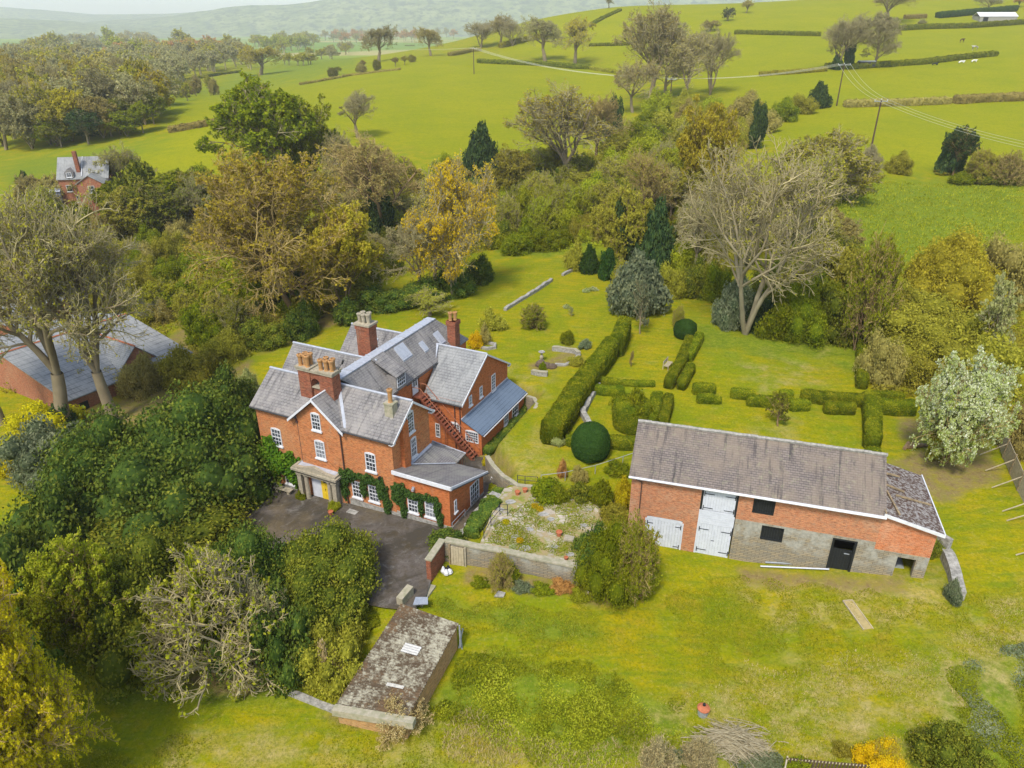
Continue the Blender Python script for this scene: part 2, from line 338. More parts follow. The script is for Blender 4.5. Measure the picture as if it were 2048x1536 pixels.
# small undulation
def fbm(x, y, s):
    return np.array([noise.noise((a / s, b / s, 0.3)) for a, b in zip(x.ravel(), y.ravel())]).reshape(x.shape)
_m = fbm(GX, GY, 9.0); _m2 = fbm(GX, GY, 2.2)
_far = np.clip((GY - 20) / 400, 0, 1)
pu, pv = projv(GX, GY, GZ)
def inpx(poly, soft=6.0):
    d = sdpoly(pu, pv, poly); return np.clip(0.5 - (d + _m2 * soft * 2.2) / (2 * soft), 0, 1)
# surface cover weights, fixed to the ground: R dry straw, G lush dark green, B bare soil, A hay-green field
DRY = [[(1240,1440),(1500,1350),(1620,1330),(1800,1310),(2048,1180),(2048,1420),(1800,1536),(1240,1536),(1300,1480)],
       [(1440,1160),(1560,1150),(1870,1150),(1940,1240),(1700,1255),(1560,1250)],[(1000,890),(1080,850),(1090,920),(1150,960),(1040,960),(985,920)],
       [(1010,740),(1080,770),(1070,790),(1040,770)],[(1500,880),(1600,870),(1600,850),(1500,850)],[(780,1470),(900,1430),(1150,1500),(1100,1536),(700,1536)],
       [(1500,735),(1640,725),(1640,775),(1500,770)],[(1820,900),(1950,900),(2000,980),(1840,960)],[(400,1470),(700,1480),(700,1536),(300,1536)]]
LUSH = [[(860,1420),(930,1300),(1060,1330),(1300,1380),(1400,1460),(1560,1536),(1100,1536),(960,1440)],[(1880,1330),(2048,1290),(2048,1536),(1900,1536),(1860,1400)],
        [(1640,400),(1760,360),(2048,360),(2048,470),(1900,490),(1850,560),(1650,520)],[(380,480),(470,400),(420,560),(330,540)],[(200,1380),(560,1370),(600,1420),(250,1420)],
        [(0,380),(330,290),(180,290),(0,330)],[(880,1205),(1200,1260),(1200,1290),(880,1240)],[(1350,640),(1720,690),(1720,730),(1420,710)],[(1480,700),(1500,680),(1640,710)],
        [(1000,500),(1040,330),(1280,380),(1300,480),(1120,520)],[(300,215),(700,70),(760,70),(700,140),(480,180)]]
SOIL = [[(1770,920),(1960,890),(2000,960),(1880,1000)],[(1480,1140),(1800,1160),(1820,1190),(1480,1165)],[(930,1130),(1180,1170),(1250,1215),(1120,1190),(930,1165)],[(580,1385),(690,1420),(820,1475),(800,1485),(640,1425)],
        [(150,820),(500,720),(560,900),(480,1000),(400,1300),(100,1300)],[(360,1350),(580,1330),(600,1370),(380,1385)],[(440,500),(700,500),(700,640),(440,730),(330,700)],
        [(1060,730),(1140,690),(1160,720),(1110,750)],[(1790,850),(1860,830),(1880,880),(1800,880)]]
def cover(polys, soft): 
    w = np.zeros(GX.shape)
    for p in polys: w = np.maximum(w, inpx(p, soft))
    return w
behind = (GY > 12)
R = cover(DRY, 22) * behind * .75; G = cover(LUSH, 14) * behind; B = cover(SOIL, 8) * behind
FIELD = [[(450,150),(750,105),(1250,130),(1240,240),(1000,330),(700,270),(460,260),(270,220)],[(1000,40),(2048,-40),(2048,270),(1500,260),(1330,130),(1000,110)],[(0,390),(460,230),(460,330),(250,360),(0,400)],[(1560,230),(2048,200),(2048,350),(1760,350),(1500,280)],
         [(1000,60),(1240,-10),(2048,-60),(2048,-10),(1300,130)]]
A = cover(FIELD, 5) * (GY > 90)
A = np.maximum(A, np.clip((GY - 700) / 200, 0, 1) * 0.7)
B = np.maximum(B, np.clip(0.6 - sdpoly(GX, GY, YARD), 0, 1)); B *= (1 - np.clip(1 - sdpoly(GX, GY, TERR), 0, 1) * 0.4)
GZ = GZ + _m * 0.12 * (sdpoly(GX, GY, YARD) > 1) * (sdpoly(GX, GY, DRIVE) > 1) * (sdpoly(GX, GY, TERR) > 1) + _m2 * (0.03 + 0.22 * G * (1 - _far)) * (sdpoly(GX, GY, YARD) > 1) * (sdpoly(GX, GY, DRIVE) > 1.5)
ny, nx = GX.shape
V = np.stack([GX, GY, GZ], -1).reshape(-1, 3)
i = np.arange(ny - 1)[:, None] * nx + np.arange(nx - 1)[None]
F = np.stack([i, i + 1, i + nx + 1, i + nx], -1).reshape(-1, 4)
# field parcels of the far plain
t = NT('grass'); g = t.sep(t.attr('cover', 'Color')); ga = t.attr('cover', 'Alpha'); p = t.pos()
n0 = t.noise(p, 0.05, 4, 0.6); n1 = t.noise(p, 0.22, 5, 0.6, 0.6); n2 = t.noise(t.mapv(p, (1, 1, 1)), 1.4, 6, 0.7); n3 = t.noise(p, 5, 4, 0.8)
ns = t.noise(t.mapv(p, (0.5, 3.0, 1), (0, 0, 0.5)), 0.7, 4, 0.6)
ny_ = t.noise(p, 0.5, 5, 0.65)
c = t.mix(t.step(n1, 0.35, 0.65), (0.335, 0.268, 0.003), (0.19, 0.222, 0.003))
c = t.mix(t.math('MULTIPLY', t.step(ns, 0.5, 0.68), 0.6), c, (0.125, 0.185, 0.012))
c = t.mix(t.math('MULTIPLY', t.step(n2, 0.52, 0.72), 0.65), c, (0.105, 0.165, 0.012))
c = t.mix(t.math('MULTIPLY', t.step(ny_, 0.54, 0.68), 0.6), c, (0.33, 0.23, 0.02))
nd = t.noise(p, 0.33, 5, 0.7); wv = t.new('ShaderNodeTexWave'); t.put(wv.inputs[0], t.mapv(p, (1, 1, 1), (0, 0, 1.9))); wv.inputs['Scale'].default_value = .28; wv.inputs['Distortion'].default_value = 3.5; wv.inputs['Detail Scale'].default_value = .35
c = t.mix(t.math('MULTIPLY', wv.outputs[1], .28), c, (0.15, 0.2, 0.004))
c = t.mix(t.math('MULTIPLY', t.step(nd, 0.6, 0.76), 0.3), c, (0.4, 0.33, 0.12))
fld = t.mix(t.step(n0, 0.3, 0.7), (0.275, 0.265, 0.002), (0.215, 0.235, 0.002))
fld = t.mix(t.math('MULTIPLY', t.step(t.noise(t.mapv(p, (0.25, 1, 1)), 0.35, 5, 0.7), 0.55, 0.75), 0.6), fld, (0.15, 0.2, 0.008))
fld = t.mix(t.math('MULTIPLY', t.step(t.noise(p, 0.8, 6, 0.8), 0.48, 0.6), 0.35), fld, (0.13, 0.16, 0.005))
c = t.mix(ga, c, fld)
lush = t.mix(t.step(n2, 0.35, 0.65), (0.085, 0.15, 0.01), (0.2, 0.24, 0.015))
c = t.mix(t.math('MULTIPLY', g[1], 0.85), c, lush)
dry = t.mix(t.step(n2, 0.35, 0.65), (0.27, 0.23, 0.05), (0.48, 0.36, 0.16))
c = t.mix(t.math('MULTIPLY', g[0], t.step(t.noise(p, 0.6, 6, 0.75), 0.42, 0.62)), c, dry)
c = t.mix(t.math('MULTIPLY', g[2], t.step(n2, 0.2, 0.6)), c, t.mix(t.step(n3, .4, .6), (0.16, 0.11, 0.045), (0.3, 0.21, 0.1)))
# far plain: patchwork of fields
vo = t.new('ShaderNodeTexVoronoi'); t.put(vo.inputs[0], t.mapv(p, (1, 1.6, 0), (0, 0, 0.4))); vo.inputs['Scale'].default_value = 0.0035
pc = t.ramp(t.sep(vo.outputs['Color'])[0], [(0, (0.1, 0.2, 0.03)), (0.4, (0.22, 0.28, 0.03)), (0.7, (0.14, 0.24, 0.03)), (1, (0.4, 0.34, 0.14))])
c = t.mix(t.step(t.sep(p)[1], 650, 1000), c, pc)
c = t.mix(t.math('MULTIPLY', t.step(n3, 0.48, 0.6), 0.45), c, (0.09, 0.12, 0.006))
c = t.mix(t.math('MULTIPLY', t.step(t.noise(p, 3.3, 4, 0.8), 0.55, 0.66), 0.3), c, (0.45, 0.36, 0.1))
t.bump(t.math('ADD', n3, t.math('MULTIPLY', n2, 1.6)), 0.5, 0.12)
M['grass'] = t.done(c, 0.95); t.b.inputs['Specular IOR Level'].default_value = 0.05
me = qmesh('ground', V, F, np.zeros(len(F)), M['grass'])
ca = me.color_attributes.new('cover', 'FLOAT_COLOR', 'POINT')
ca.data.foreach_set('color', np.stack([R, G, B, A], -1).astype(np.float32).ravel())
me.polygons.foreach_set('use_smooth', np.ones(len(F), bool))
tag(link(bpy.data.objects.new('ground', me)), kind='structure')
def sheet(name, poly, mat, dz=0.03, step=0.6, zf=None, kind='structure'):
    """sheet draped over the ground inside a plan polygon"""
    P_ = np.asarray([q[:2] for q in poly], float); x0, y0 = P_.min(0); x1, y1 = P_.max(0)
    import bmesh
    bm = bmesh.new(); f = bm.faces.new([bm.verts.new((q[0], q[1], 0)) for q in P_]); bmesh.ops.triangulate(bm, faces=[f])
    for ax, lo, hi in ((0, x0, x1), (1, y0, y1)):
        c_ = lo + step
        while c_ < hi:
            n_ = (1, 0, 0) if ax == 0 else (0, 1, 0); co_ = (c_, 0, 0) if ax == 0 else (0, c_, 0)
            bmesh.ops.bisect_plane(bm, geom=bm.verts[:] + bm.edges[:] + bm.faces[:], plane_co=co_, plane_no=n_); c_ += step
    xs = np.array([v_.co.x for v_ in bm.verts]); ys = np.array([v_.co.y for v_ in bm.verts]); zs = ground(xs, ys) if zf is None else zf(xs, ys)
    for v_, z_ in zip(bm.verts, zs): v_.co.z = z_ + dz
    me = bpy.data.meshes.new(name); bm.to_mesh(me); bm.free(); me.materials.append(mat)
    o = bpy.data.objects.new(name, me); link(o)
    if kind: o['kind'] = kind
    return o
t = NT('tarmac'); p = t.pos(); a = t.noise(p, 0.3, 5, 0.65, 1.5); b = t.noise(p, 1.2, 5, 0.7); d = t.noise(p, 12, 2)
c = t.mix(t.step(a, 0.42, 0.62), (0.06, 0.05, 0.035), (0.13, 0.11, 0.09)); c = t.mix(t.math('MULTIPLY', t.step(b, 0.5, 0.68), 0.7), c, (0.07, 0.05, 0.018))
c = t.mix(t.math('MULTIPLY', t.step(t.noise(p, 0.7, 5, .7, 2), 0.55, 0.66), 0.6), c, (0.2, 0.185, 0.16)); c = t.mix(t.math('MULTIPLY', t.step(d, 0.4, 0.7), 0.3), c, (0.05, 0.045, 0.04))
c = t.mix(t.math('MULTIPLY', t.step(t.noise(p, 0.16, 4, .6), .5, .6), .5), c, (.16, .12, .06)); c = t.mix(t.math('MULTIPLY', t.step(t.noise(p, 4, 5, .8), .52, .62), .5), c, (.045, .04, .03)); t.bump(d, 0.3, 0.02); M['tarmac'] = t.done(c, 0.7)
_dd = [np.array(q) for q in DRIVE]
sheet('driveway', DRIVE, M['tarmac'], 0.05, 0.8, zyard)
sheet('yard_paving', [hw(-6, -.5), hw(0.2, -.5), hw(1.25, -1), hw(1.1, 6), hw(.8, 8), hw(-1.5, 10.8), hw(-9.2, 10.9), hw(-9.2, 5.5)], M['tarmac'], 0.09, 0.8, zyard)
# ---------------------------------------------------------------- the house
def TF(kind, c):
    """wall frames: s along the wall, z up, n outward"""
    if kind == 'front': return lambda s, n, z: (s, c - n, z)      # plane b=c facing -b
    if kind == 'right': return lambda s, n, z: (c + n, s, z)      # plane a=c facing +a
def arc(s0, s1, z1, rise, n=6):
    return [(s1 + (s0 - s1) * k / n, z1 + rise * (1 - (2 * k / n - 1) ** 2)) for k in range(n + 1)]
def window(par, T, s0, s1, z0, z1, cols=3, rows=4, rise=0.0, sill=True, mat='white', glass='glass', fr=0.085, name='window', sash=True):
    w = MB(); g = MB()
    top = z1 - rise
    # frame ring
    w.box(s0, s0 + fr, -.05, .06, z0, top, T=T); w.box(s1 - fr, s1, -.05, .06, z0, top, T=T)
    w.box(s0 + fr, s1 - fr, -.05, .055, z0, z0 + fr, T=T)
    out = [T(s0, .055, top)] + [T(s, .055, z) for s, z in arc(s0, s1, top, rise)[::-1]] + [T(s1, .055, top - fr), T(s0, .055, top - fr)]
    if rise > 0:
        o2 = [T(s, .06, z) for s, z in arc(s0, s1, top, rise)] + [T(s0, .06, top - fr * .8), T(s1, .06, top - fr * .8)]
        d = np.array(T(0, -.05, 0)) - np.array(T(0, .06, 0)); w.prism(o2, d)
    else: w.box(s0 + fr, s1 - fr, -.05, .055, top - fr, top, T=T)
    a0, a1, b0, b1 = s0 + fr, s1 - fr, z0 + fr, top - fr * .8
    for k in range(1, cols):
        c = a0 + (a1 - a0) * k / cols; w.box(c - .016, c + .016, -.02, .04, b0, b1, T=T)
    for k in range(1, rows):
        c = b0 + (b1 - b0) * k / rows; h = .035 if (sash and k == rows // 2) else .016
        w.box(a0, a1, -.02, .045 if h > .02 else .037, c - h, c + h, T=T)
    g.box(a0 - .02, a1 + .02, -.04, .012, b0 - .02, b1 + .02, T=T)
    wo = w.build(name, M[mat], par); g.build('pane', M[glass], wo)
    if sill:
        s = MB(); s.box(s0 - .08, s1 + .08, -.02, .14, z0 - .13, z0, T=T); s.build('sill', M[mat], wo)
    return wo
def walls(poly, zb, tops, mat, name, par, extra=None):
    """poly plan list, per-vertex top heights"""
    m = MB(); n = len(poly)
    vs = [(x, y, zb) for x, y in poly] + [(p[0], p[1], z) for p, z in zip(poly, tops)]
    m.add(vs, [(i, (i + 1) % n, n + (i + 1) % n, n + i) for i in range(n)])
    if extra: extra(m)
    return m.build(name, mat, par)
def gutter(m, p, q, r=.06): m.tube([p, q], r, 6)
house = thing('brick_house', 'large red brick country house with slate roofs, stone porch and yellow front door', 'house', (HO[0], HO[1], 0), -HT)
# --- front range
A0, A1, B1, ZE, ZR = -18.52, -4.85, 5.4, 6.95, 9.0
def gab(m): m.add([(A1, 0, ZE), (A1, B1, ZE), (A1, 2.7, ZR - .12)], [(0, 1, 2)]); m.add([(A0, 0, ZE), (A0, B1, ZE), (A0, 2.7, ZR - .12)], [(0, 2, 1)])
walls([(A0, 0), (A1, 0), (A1, B1), (A0, B1)], -2.2, [ZE] * 4, M['brick'], 'wall', house, gab)
def gable_roof(par, x0, x1, y0, y1, ze, zr, mat, axis='x', ov=.28, th=.12, over_end=.35, name='roof', ridge='lead'):
    m = MB(); ym = (y0 + y1) / 2; sl = (zr - ze) / (ym - y0)
    if axis == 'x':
        for s, ye in ((-1, y0 - ov), (1, y1 + ov)):
            zz = ze - sl * ov
            p = [(x0 - over_end, ye, zz), (x1 + over_end, ye, zz), (x1 + over_end, ym, zr), (x0 - over_end, ym, zr)]
            m.slab(p if s < 0 else p[::-1], th)
        r = [(x0 - over_end, ym, zr + .03), (x1 + over_end, ym, zr + .03)]
    else:
        for s, ye in ((-1, y0 - ov), (1, y1 + ov)):
            zz = ze - sl * ov
            p = [(ye, x0 - over_end, zz), (ye, x1 + over_end, zz), (ym, x1 + over_end, zr), (ym, x0 - over_end, zr)]
            m.slab(p[::-1] if s < 0 else p, th)
        r = [(ym, x0 - over_end, zr + .03), (ym, x1 + over_end, zr + .03)]
    o = m.build(name, mat, par)
    if ridge: q = MB(); q.tube(r, .11, 6); q.build('ridge', M[ridge], o)
    return o
m = MB(); sl = .76; zo = ZE - sl * .28; x0, x1 = A0 - .35, A1 + .35
m.slab([(x0, -.28, zo), (-13.97, -.28, zo), (-13.97, .03, ZE + .02), (x0, .03, ZE + .02)], .12); m.slab([(-9.73, -.28, zo), (x1, -.28, zo), (x1, .03, ZE + .02), (-9.73, .03, ZE + .02)], .12)
m.slab([(x0, .03, ZE + .02), (x1, .03, ZE + .02), (x1, 2.7, ZR), (x0, 2.7, ZR)], .12)
m.slab([(x1, B1 + .28, zo), (x0, B1 + .28, zo), (x0, 2.7, ZR), (x1, 2.7, ZR)], .12)
rf = m.build('roof', M['slate'], house)
m = MB(); m.tube([(x0, 2.7, ZR + .03), (x1, 2.7, ZR + .03)], .11, 6); m.build('ridge', M['lead'], rf)
# verge boards and gutters of the front range
m = MB()
for s, ye in ((1, -.28), (1, B1 + .28)):
    z0 = ZE - .76 * .28
    m.prism([(A1 + .36, ye, z0 - .2), (A1 + .36, ye, z0 + .02), (A1 + .36, 2.7, ZR + .02), (A1 + .36, 2.7, ZR - .2)], (.05, 0, 0))
m.box(A1 - .1, A1 + .35, B1 - .05, B1 + .5, ZE - .42, ZE - .3); m.box(A1 - .0, A1 + .35, -.4, .05, ZE - .42, ZE - .33)
m.build('bargeboard', M['white'], house)
g = MB(); gutter(g, (A0 - .3, -.36, ZE - .3), (-14.3, -.36, ZE - .3)); gutter(g, (-9.4, -.36, ZE - .3), (A1 + .3, -.36, ZE - .3)); gutter(g, (A0, B1 + .36, ZE - .3), (A1 + .3, B1 + .36, ZE - .3)); g.build('gutter', M['iron'], house)
# --- gabled bay in the middle of the front
m = MB(); bx0, bx1, bm_ = -13.95, -9.75, -11.85
m.box(bx0, bx1, -.14, .3, -2.2, ZE)
m.prism([(bx0, -.14, ZE), (bx1, -.14, ZE), (bm_, -.14, 8.75)], (0, .44, 0)); m.build('bay_wall', M['brick'], house)
m = MB(); sl = (8.95 - 7.0) / 2.1; zr = 8.95
for s in (-1, 1):
    xe = bm_ + s * 2.75; ze = zr - 2.75 * .87
    yb = (ze - ZE) / .76 + .02 if ze > ZE else 0.0
    p = [(xe, -.5, ze), (bm_, -.5, zr), (bm_, 2.62, zr), (xe, max(yb, .02) - .25, ze)]
    m.slab(p if s < 0 else p[::-1], .1)
br = m.build('bay_roof', M['slate'], house)
m = MB()
for s in (-1, 1):
    xe = bm_ + s * 2.78; ze = zr - 2.78 * .87
    m.prism([(xe, -.56, ze - .17), (bm_, -.56, zr - .17), (bm_, -.56, zr + .06), (xe, -.56, ze + .06)], (0, .06, 0))
m.tube([(bm_, -.5, zr + .04), (bm_, 2.5, zr + .04)], .07, 6)
m.build('bargeboard', M['white'], house)
m = MB()
m.slab([(bm_ + 2.9, -.1, 6.86), (bm_ + 2.6, -.1, 6.9), (bm_ + .15, 2.6, 9.02), (bm_ + .5, 2.6, 9.04)], .06); m.build('valley', M['lead'], house)
Tf = TF('front', 0); Tb = TF('front', -.14)
window(house, Tf, -17.15, -16.1, 3.3, 5.0, 3, 4, .12)
window(house, Tb, -12.4, -11.5, 6.0, 7.65, 3, 4, .14)
window(house, Tb, -12.4, -11.4, 3.35, 5.1, 3, 4, .12, glass='curtain')
window(house, Tf, -7.5, -6.5, 3.4, 5.15, 3, 4, .12)
window(house, Tf, -9.15, -8.2, .35, 1.95, 3, 4, .0)
window(house, Tf, -7.5, -6.5, .45, 2.0, 3, 4, .0)
window(house, Tf, -16.4, -15.4, -.45, 1.2, 3, 4, .0)
# downpipes
for a in (-13.98, -9.7):
    m = MB(); m.tube([(a, -.3, ZE - .2), (a, -.1, ZE - .6), (a, -.1, -1.4)], .05, 6); m.box(a - .12, a + .12, -.2, 0, ZE - .75, ZE - .55); m.build('downpipe', M['pipe'], house)
m = MB(); m.box(-6.3, -6.1, -.25, 0, 2.95, 3.15); m.tube([(-6.2, -.1, 3.1), (-6.2, -.35, 3.25)], .03, 5); m.build('wall_lamp', M['black'], house)
# --- gable end wall: chimney breast and windows
m = MB(); m.box(A1 - .05, A1 + .32, 1.15, 1.95, 3.0, 7.7); m.build('chimney_breast', M['brick_side'], house)
Tr = TF('right', A1)
window(house, Tr, 2.25, 3.15, 6.1, 8.1, 3, 6, .2)
window(house, Tr, 2.5, 3.3, 3.75, 5.55, 3, 4, .1)
# --- chimneys
def pots(par, spots, z, h=.85, r=.17, mat='pot'):
    for x, y in spots:
        m = MB(); m.lathe([(r * 1.0, 0), (r * .8, .1 * h), (r * .92, .75 * h), (r * 1.15, .8 * h), (r * 1.2, .95 * h), (r * .9, h), (r * .75, h), (r * .7, h * .8)], (x, y, z), 10); m.build('chimney_pot', M[mat], par)
m = MB(); yc0, yc1 = 1.25, 2.25
m.box(-14.45, -13.25, yc0, yc1, 7.5, 10.35); m.box(-12.35, -11.0, yc0, yc1, 7.4, 10.35)
m.box(-13.25, -12.35, yc0 + .25, yc1 - .05, 7.6, 8.9)                       # wall joining the stacks, with an arch above
arch = [(-13.25, 10.3), (-13.25, 9.3)] + [(-12.8 - .45 * math.cos(math.pi * k / 8), 9.3 + .5 * math.sin(math.pi * k / 8)) for k in range(1, 8)] + [(-12.35, 9.3), (-12.35, 10.3)]
m.prism([(x, yc0 + .08, z) for x, z in arch], (0, .75, 0))
ch = m.build('chimney', M['brick_chim'], house)
m = MB()
m.box(-14.55, -10.9, yc0 - .1, yc1 + .1, 10.35, 10.55); m.box(-14.62, -13.1, yc0 - .16, yc1 + .16, 10.55, 10.68); m.box(-12.5, -10.84, yc0 - .16, yc1 + .16, 10.55, 10.68)
m.box(-13.25, -12.35, yc0 + .1, yc1, 8.9, 9.0); m.build('chimney_cap', M['stone'], ch)
pots(ch, [(-14.2, 1.45), (-13.85, 1.6), (-13.5, 1.45), (-14.05, 1.95), (-13.6, 2.0)], 10.68, 1.0, .2)
pots(ch, [(-12.15, 1.45), (-11.65, 1.5), (-11.2, 1.6), (-12.0, 2.0), (-11.35, 2.0)], 10.68, .95, .2)
m = MB(); m.tube([(-10.95, 2.0, 10.6), (-10.6, 2.2, 11.3)], .03, 5); m.tube([(-10.6, 2.2, 11.2), (-10.35, 2.1, 11.6)], .09, 6); m.build('aerial', M['iron'], ch)
m = MB(); m.box(-6.2, -5.45, 1.3, 2.0, 7.5, 9.0); m.box(-6.26, -5.39, 1.24, 2.06, 9.0, 9.12); ch2 = m.build('chimney', M['coping'], house); pots(ch2, [(-5.83, 1.65)], 9.12, 1.15, .2)
m = MB(); m.box(-14.25, -12.85, 8.9, 10.0, 6.9, 11.5); m.box(-14.32, -12.78, 8.83, 10.07, 11.1, 11.5); ch3 = m.build('chimney', M['brick_chim'], house)
m = MB(); m.box(-14.4, -12.7, 8.75, 10.15, 11.5, 11.68); m.build('chimney_cap', M['stone'], ch3); pots(ch3, [(-13.95, 9.2), (-13.5, 9.15), (-13.1, 9.3), (-13.9, 9.7), (-13.3, 9.75)], 11.68, .9, .2, 'stone'); 
m = MB(); m.box(-10.0, -9.1, 17.5, 18.4, 4.5, 9.55); m.box(-10.08, -9.02, 17.42, 18.48, 9.1, 9.55); ch4 = m.build('chimney', M['brick_chim'], house); pots(ch4, [(-9.75, 17.8), (-9.4, 18.1)], 9.55, .85, .2)
# --- second and third ranges behind, and the spine
walls([(-20.3, 5.42), (-11, 5.42), (-11, 9.9), (-20.3, 9.9)], -2.2, [6.9] * 4, M['brick_old'], 'wall', house, lambda m: m.add([(-20.3, 5.42, 6.9), (-20.3, 9.9, 6.9), (-20.3, 7.66, 8.95)], [(0, 2, 1)]))
gable_roof(house, -20.3, -11.6, 5.5, 9.8, 7.0, 9.1, M['slate'], over_end=.3)
walls([(-18.9, 12.3), (-11, 12.3), (-11, 16.7), (-18.9, 16.7)], -2.2, [6.6] * 4, M['brick_old'], 'wall', house, lambda m: m.add([(-18.9, 12.3, 6.6), (-18.9, 16.7, 6.6), (-18.9, 14.5, 8.6)], [(0, 2, 1)]))
r3 = gable_roof(house, -18.9, -11.9, 12.3, 16.7, 6.7, 8.75, M['slate'], over_end=.3)
SX0, SX1, SYE = -14.6, -9.5, 20.3
walls([(SX0, 5.4), (SX1, 5.4), (SX1, SYE), (SX0, SYE)], -2.2, [6.85] * 4, M['brick_side'], 'wall', house)
ZS = 9.25; m = MB(); xr0, xr1 = -12.5, -11.75; ex = .2
m.slab([(SX1 + ex, 5.5, 6.65), (SX1 + ex, SYE + ex, 6.65), (xr1, 18.1, ZS), (xr1, 3.1, ZS), (-10.6, 4.2, 8.0)], .1)
m.slab([(SX0 - ex, 5.5, 6.65), (xr0, 3.1, ZS), (xr0, 18.1, ZS), (SX0 - ex, SYE + ex, 6.65)], .1)
m.slab([(SX0 - ex, SYE + ex, 6.66), (xr0, 18.1, ZS + .01), (xr1, 18.1, ZS + .01), (SX1 + ex, SYE + ex, 6.66)], .1)
sp = m.build('roof', M['slate'], house)
m = MB(); m.slab([(xr0 - .1, 3.0, ZS + .05), (xr1 + .1, 3.0, ZS + .05), (xr1 + .1, 18.15, ZS + .05), (xr0 - .1, 18.15, ZS + .05)], .1)
for k in range(9): m.box(xr0 - .12, xr1 + .12, 4.6 + k * 1.6, 4.66 + k * 1.6, ZS + .052, ZS + .12)
m.build('ridge', M['lead'], sp)
g = MB(); gutter(g, (SX1 + .28, 5.6, 6.5), (SX1 + .28, 7.5, 6.5)); gutter(g, (SX1 + .28, 8.9, 6.5), (SX1 + .28, 15.6, 6.5)); g.build('gutter', M['iron'], house)
# dormer (catslide)
m = MB(); m.prism([(-9.32, 7.45, 6.7), (-9.32, 8.95, 6.7), (-9.32, 8.95, 8.0), (-9.32, 7.45, 8.0)], (-1.9, 0, 0)); dz = m.build('dormer', M['slate'], house)
m = MB(); m.slab([(-9.15, 7.3, 8.05), (-9.15, 9.1, 8.05), (-11.7, 9.1, 9.32), (-11.7, 7.3, 9.32)], .09); m.build('dormer_roof', M['slate'], dz)
window(dz, TF('right', -9.32), 7.55, 8.85, 6.85, 7.95, 4, 3, 0, False)
def skylight(par, x0, x1, y0, y1, zf, nx_=0):
    m = MB(); m.slab([(x0, y0, zf(x0) + .16), (x1, y0, zf(x1) + .16), (x1, y1, zf(x1) + .16), (x0, y1, zf(x0) + .16)], .2); o = m.build('skylight', M['lead'], par)
    m = MB(); m.slab([(x0 + .1, y0 + .1, zf(x0 + .1) + .19), (x1 - .1, y0 + .1, zf(x1 - .1) + .19), (x1 - .1, y1 - .1, zf(x1 - .1) + .19), (x0 + .1, y1 - .1, zf(x0 + .1) + .19)], .05); m.build('pane', M['skylight'], o)
zf = lambda x: ZS - (x - xr1) * (ZS - 6.65) / (SX1 + ex - xr1)
skylight(sp, -11.5, -10.5, 10.5, 12.0, zf); skylight(sp, -10.9, -10.2, 13.7, 14.4, zf); skylight(sp, -10.9, -10.0, 16.3, 17.2, zf)
zf3 = lambda y: 8.75 - abs(y - 14.5) * 2.05 / 2.2
m = MB(); m.slab([(-16.4, 13.0, zf3(13.0) + .14), (-15.5, 13.0, zf3(13.0) + .14), (-15.5, 13.7, zf3(13.7) + .14), (-16.4, 13.7, zf3(13.7) + .14)], .15); m.build('skylight', M['skylight'], r3)
# white door on to the outside stairs
Ts = TF('right', SX1)
m = MB(); m.box(10.05, 10.95, -.05, .08, 4.95, 6.6, T=Ts); d = m.build('door', M['white'], house)
m = MB()
for s in (10.2, 10.55): m.box(s, s + .22, .05, .1, 5.75, 6.45, T=Ts)
m.build('pane', M['glass'], d)
m = MB(); m.tube([(SX1 + .08, 11.15, 6.4), (SX1 + .08, 11.15, 0)], .04, 6); m.build('downpipe', M['pipe'], house)
# --- east wing
WX, WY0, WY1, WZ, WR = -5.05, 11.24, 20.8, 4.7, 7.6; WM = (WY0 + WY1) / 2
walls([(-9.6, WY0), (WX, WY0), (WX, WY1), (-9.6, WY1)], -2.2, [WZ] * 4, M['brick_side'], 'wall', house, lambda m: m.add([(WX, WY0, WZ), (WX, WY1, WZ), (WX, WM, WR - .1)], [(0, 1, 2)]))
m = MB(); slw = (WR - WZ) / (WM - WY0); xo = WX + .2
m.slab([(-9.0, WY0 - .3, WZ - .2), (xo, WY0 - .3, WZ - .2), (xo, WM, WR), (-10.3, WM, WR), (-9.35, WY0 + 2.2, WZ + 1.3)], .1)
m.slab([(xo, WY1 + .3, WZ - .2), (-9.0, WY1 + .3, WZ - .2), (-9.35, WY1 - 2.2, WZ + 1.3), (-10.3, WM, WR), (xo, WM, WR)], .1)
wr = m.build('roof', M['slate_light'], house)
m = MB(); m.tube([(-10.3, WM, WR + .03), (xo, WM, WR + .03)], .1, 6); m.build('ridge', M['lead'], wr)
m = MB()
for ye in (WY0 - .3, WY1 + .3): m.prism([(xo, ye, WZ - .36), (xo, ye, WZ - .17), (xo, WM, WR + .02), (xo, WM, WR - .17)], (.06, 0, 0))
m.box(WX, xo, WY1 + .0, WY1 + .4, WZ - .45, WZ - .3); m.build('bargeboard', M['white'], house)
m = MB(); m.slab([(-10.35, WM - .1, 7.75), (-10.05, WM - .1, 7.72), (-9.25, WY0 + 2.4, 6.45), (-9.5, WY0 + 2.4, 6.55)], .05); m.build('valley', M['lead'], wr)
g = MB(); gutter(g, (-9.0, WY0 - .36, WZ - .3), (xo, WY0 - .36, WZ - .3)); g.build('gutter', M['iron'], house)
for a in (-5.75, -5.2):
    m = MB(); m.tube([(a, WY0 - .3, WZ - .25), (a, WY0 - .08, WZ - .5), (a, WY0 - .08, -.3)], .05, 6); m.build('downpipe', M['pipe'], house)
Tw = TF('front', WY0); Tg = TF('right', WX)
window(house, Tw, -6.45, -5.3, 1.2, 2.45, 4, 4, .15, False)
window(house, Tw, -7.95, -7.45, .35, 1.85, 2, 4, 0, False)
window(house, Tw, -8.55, -8.1, 3.1, 4.2, 2, 3, 0, False)
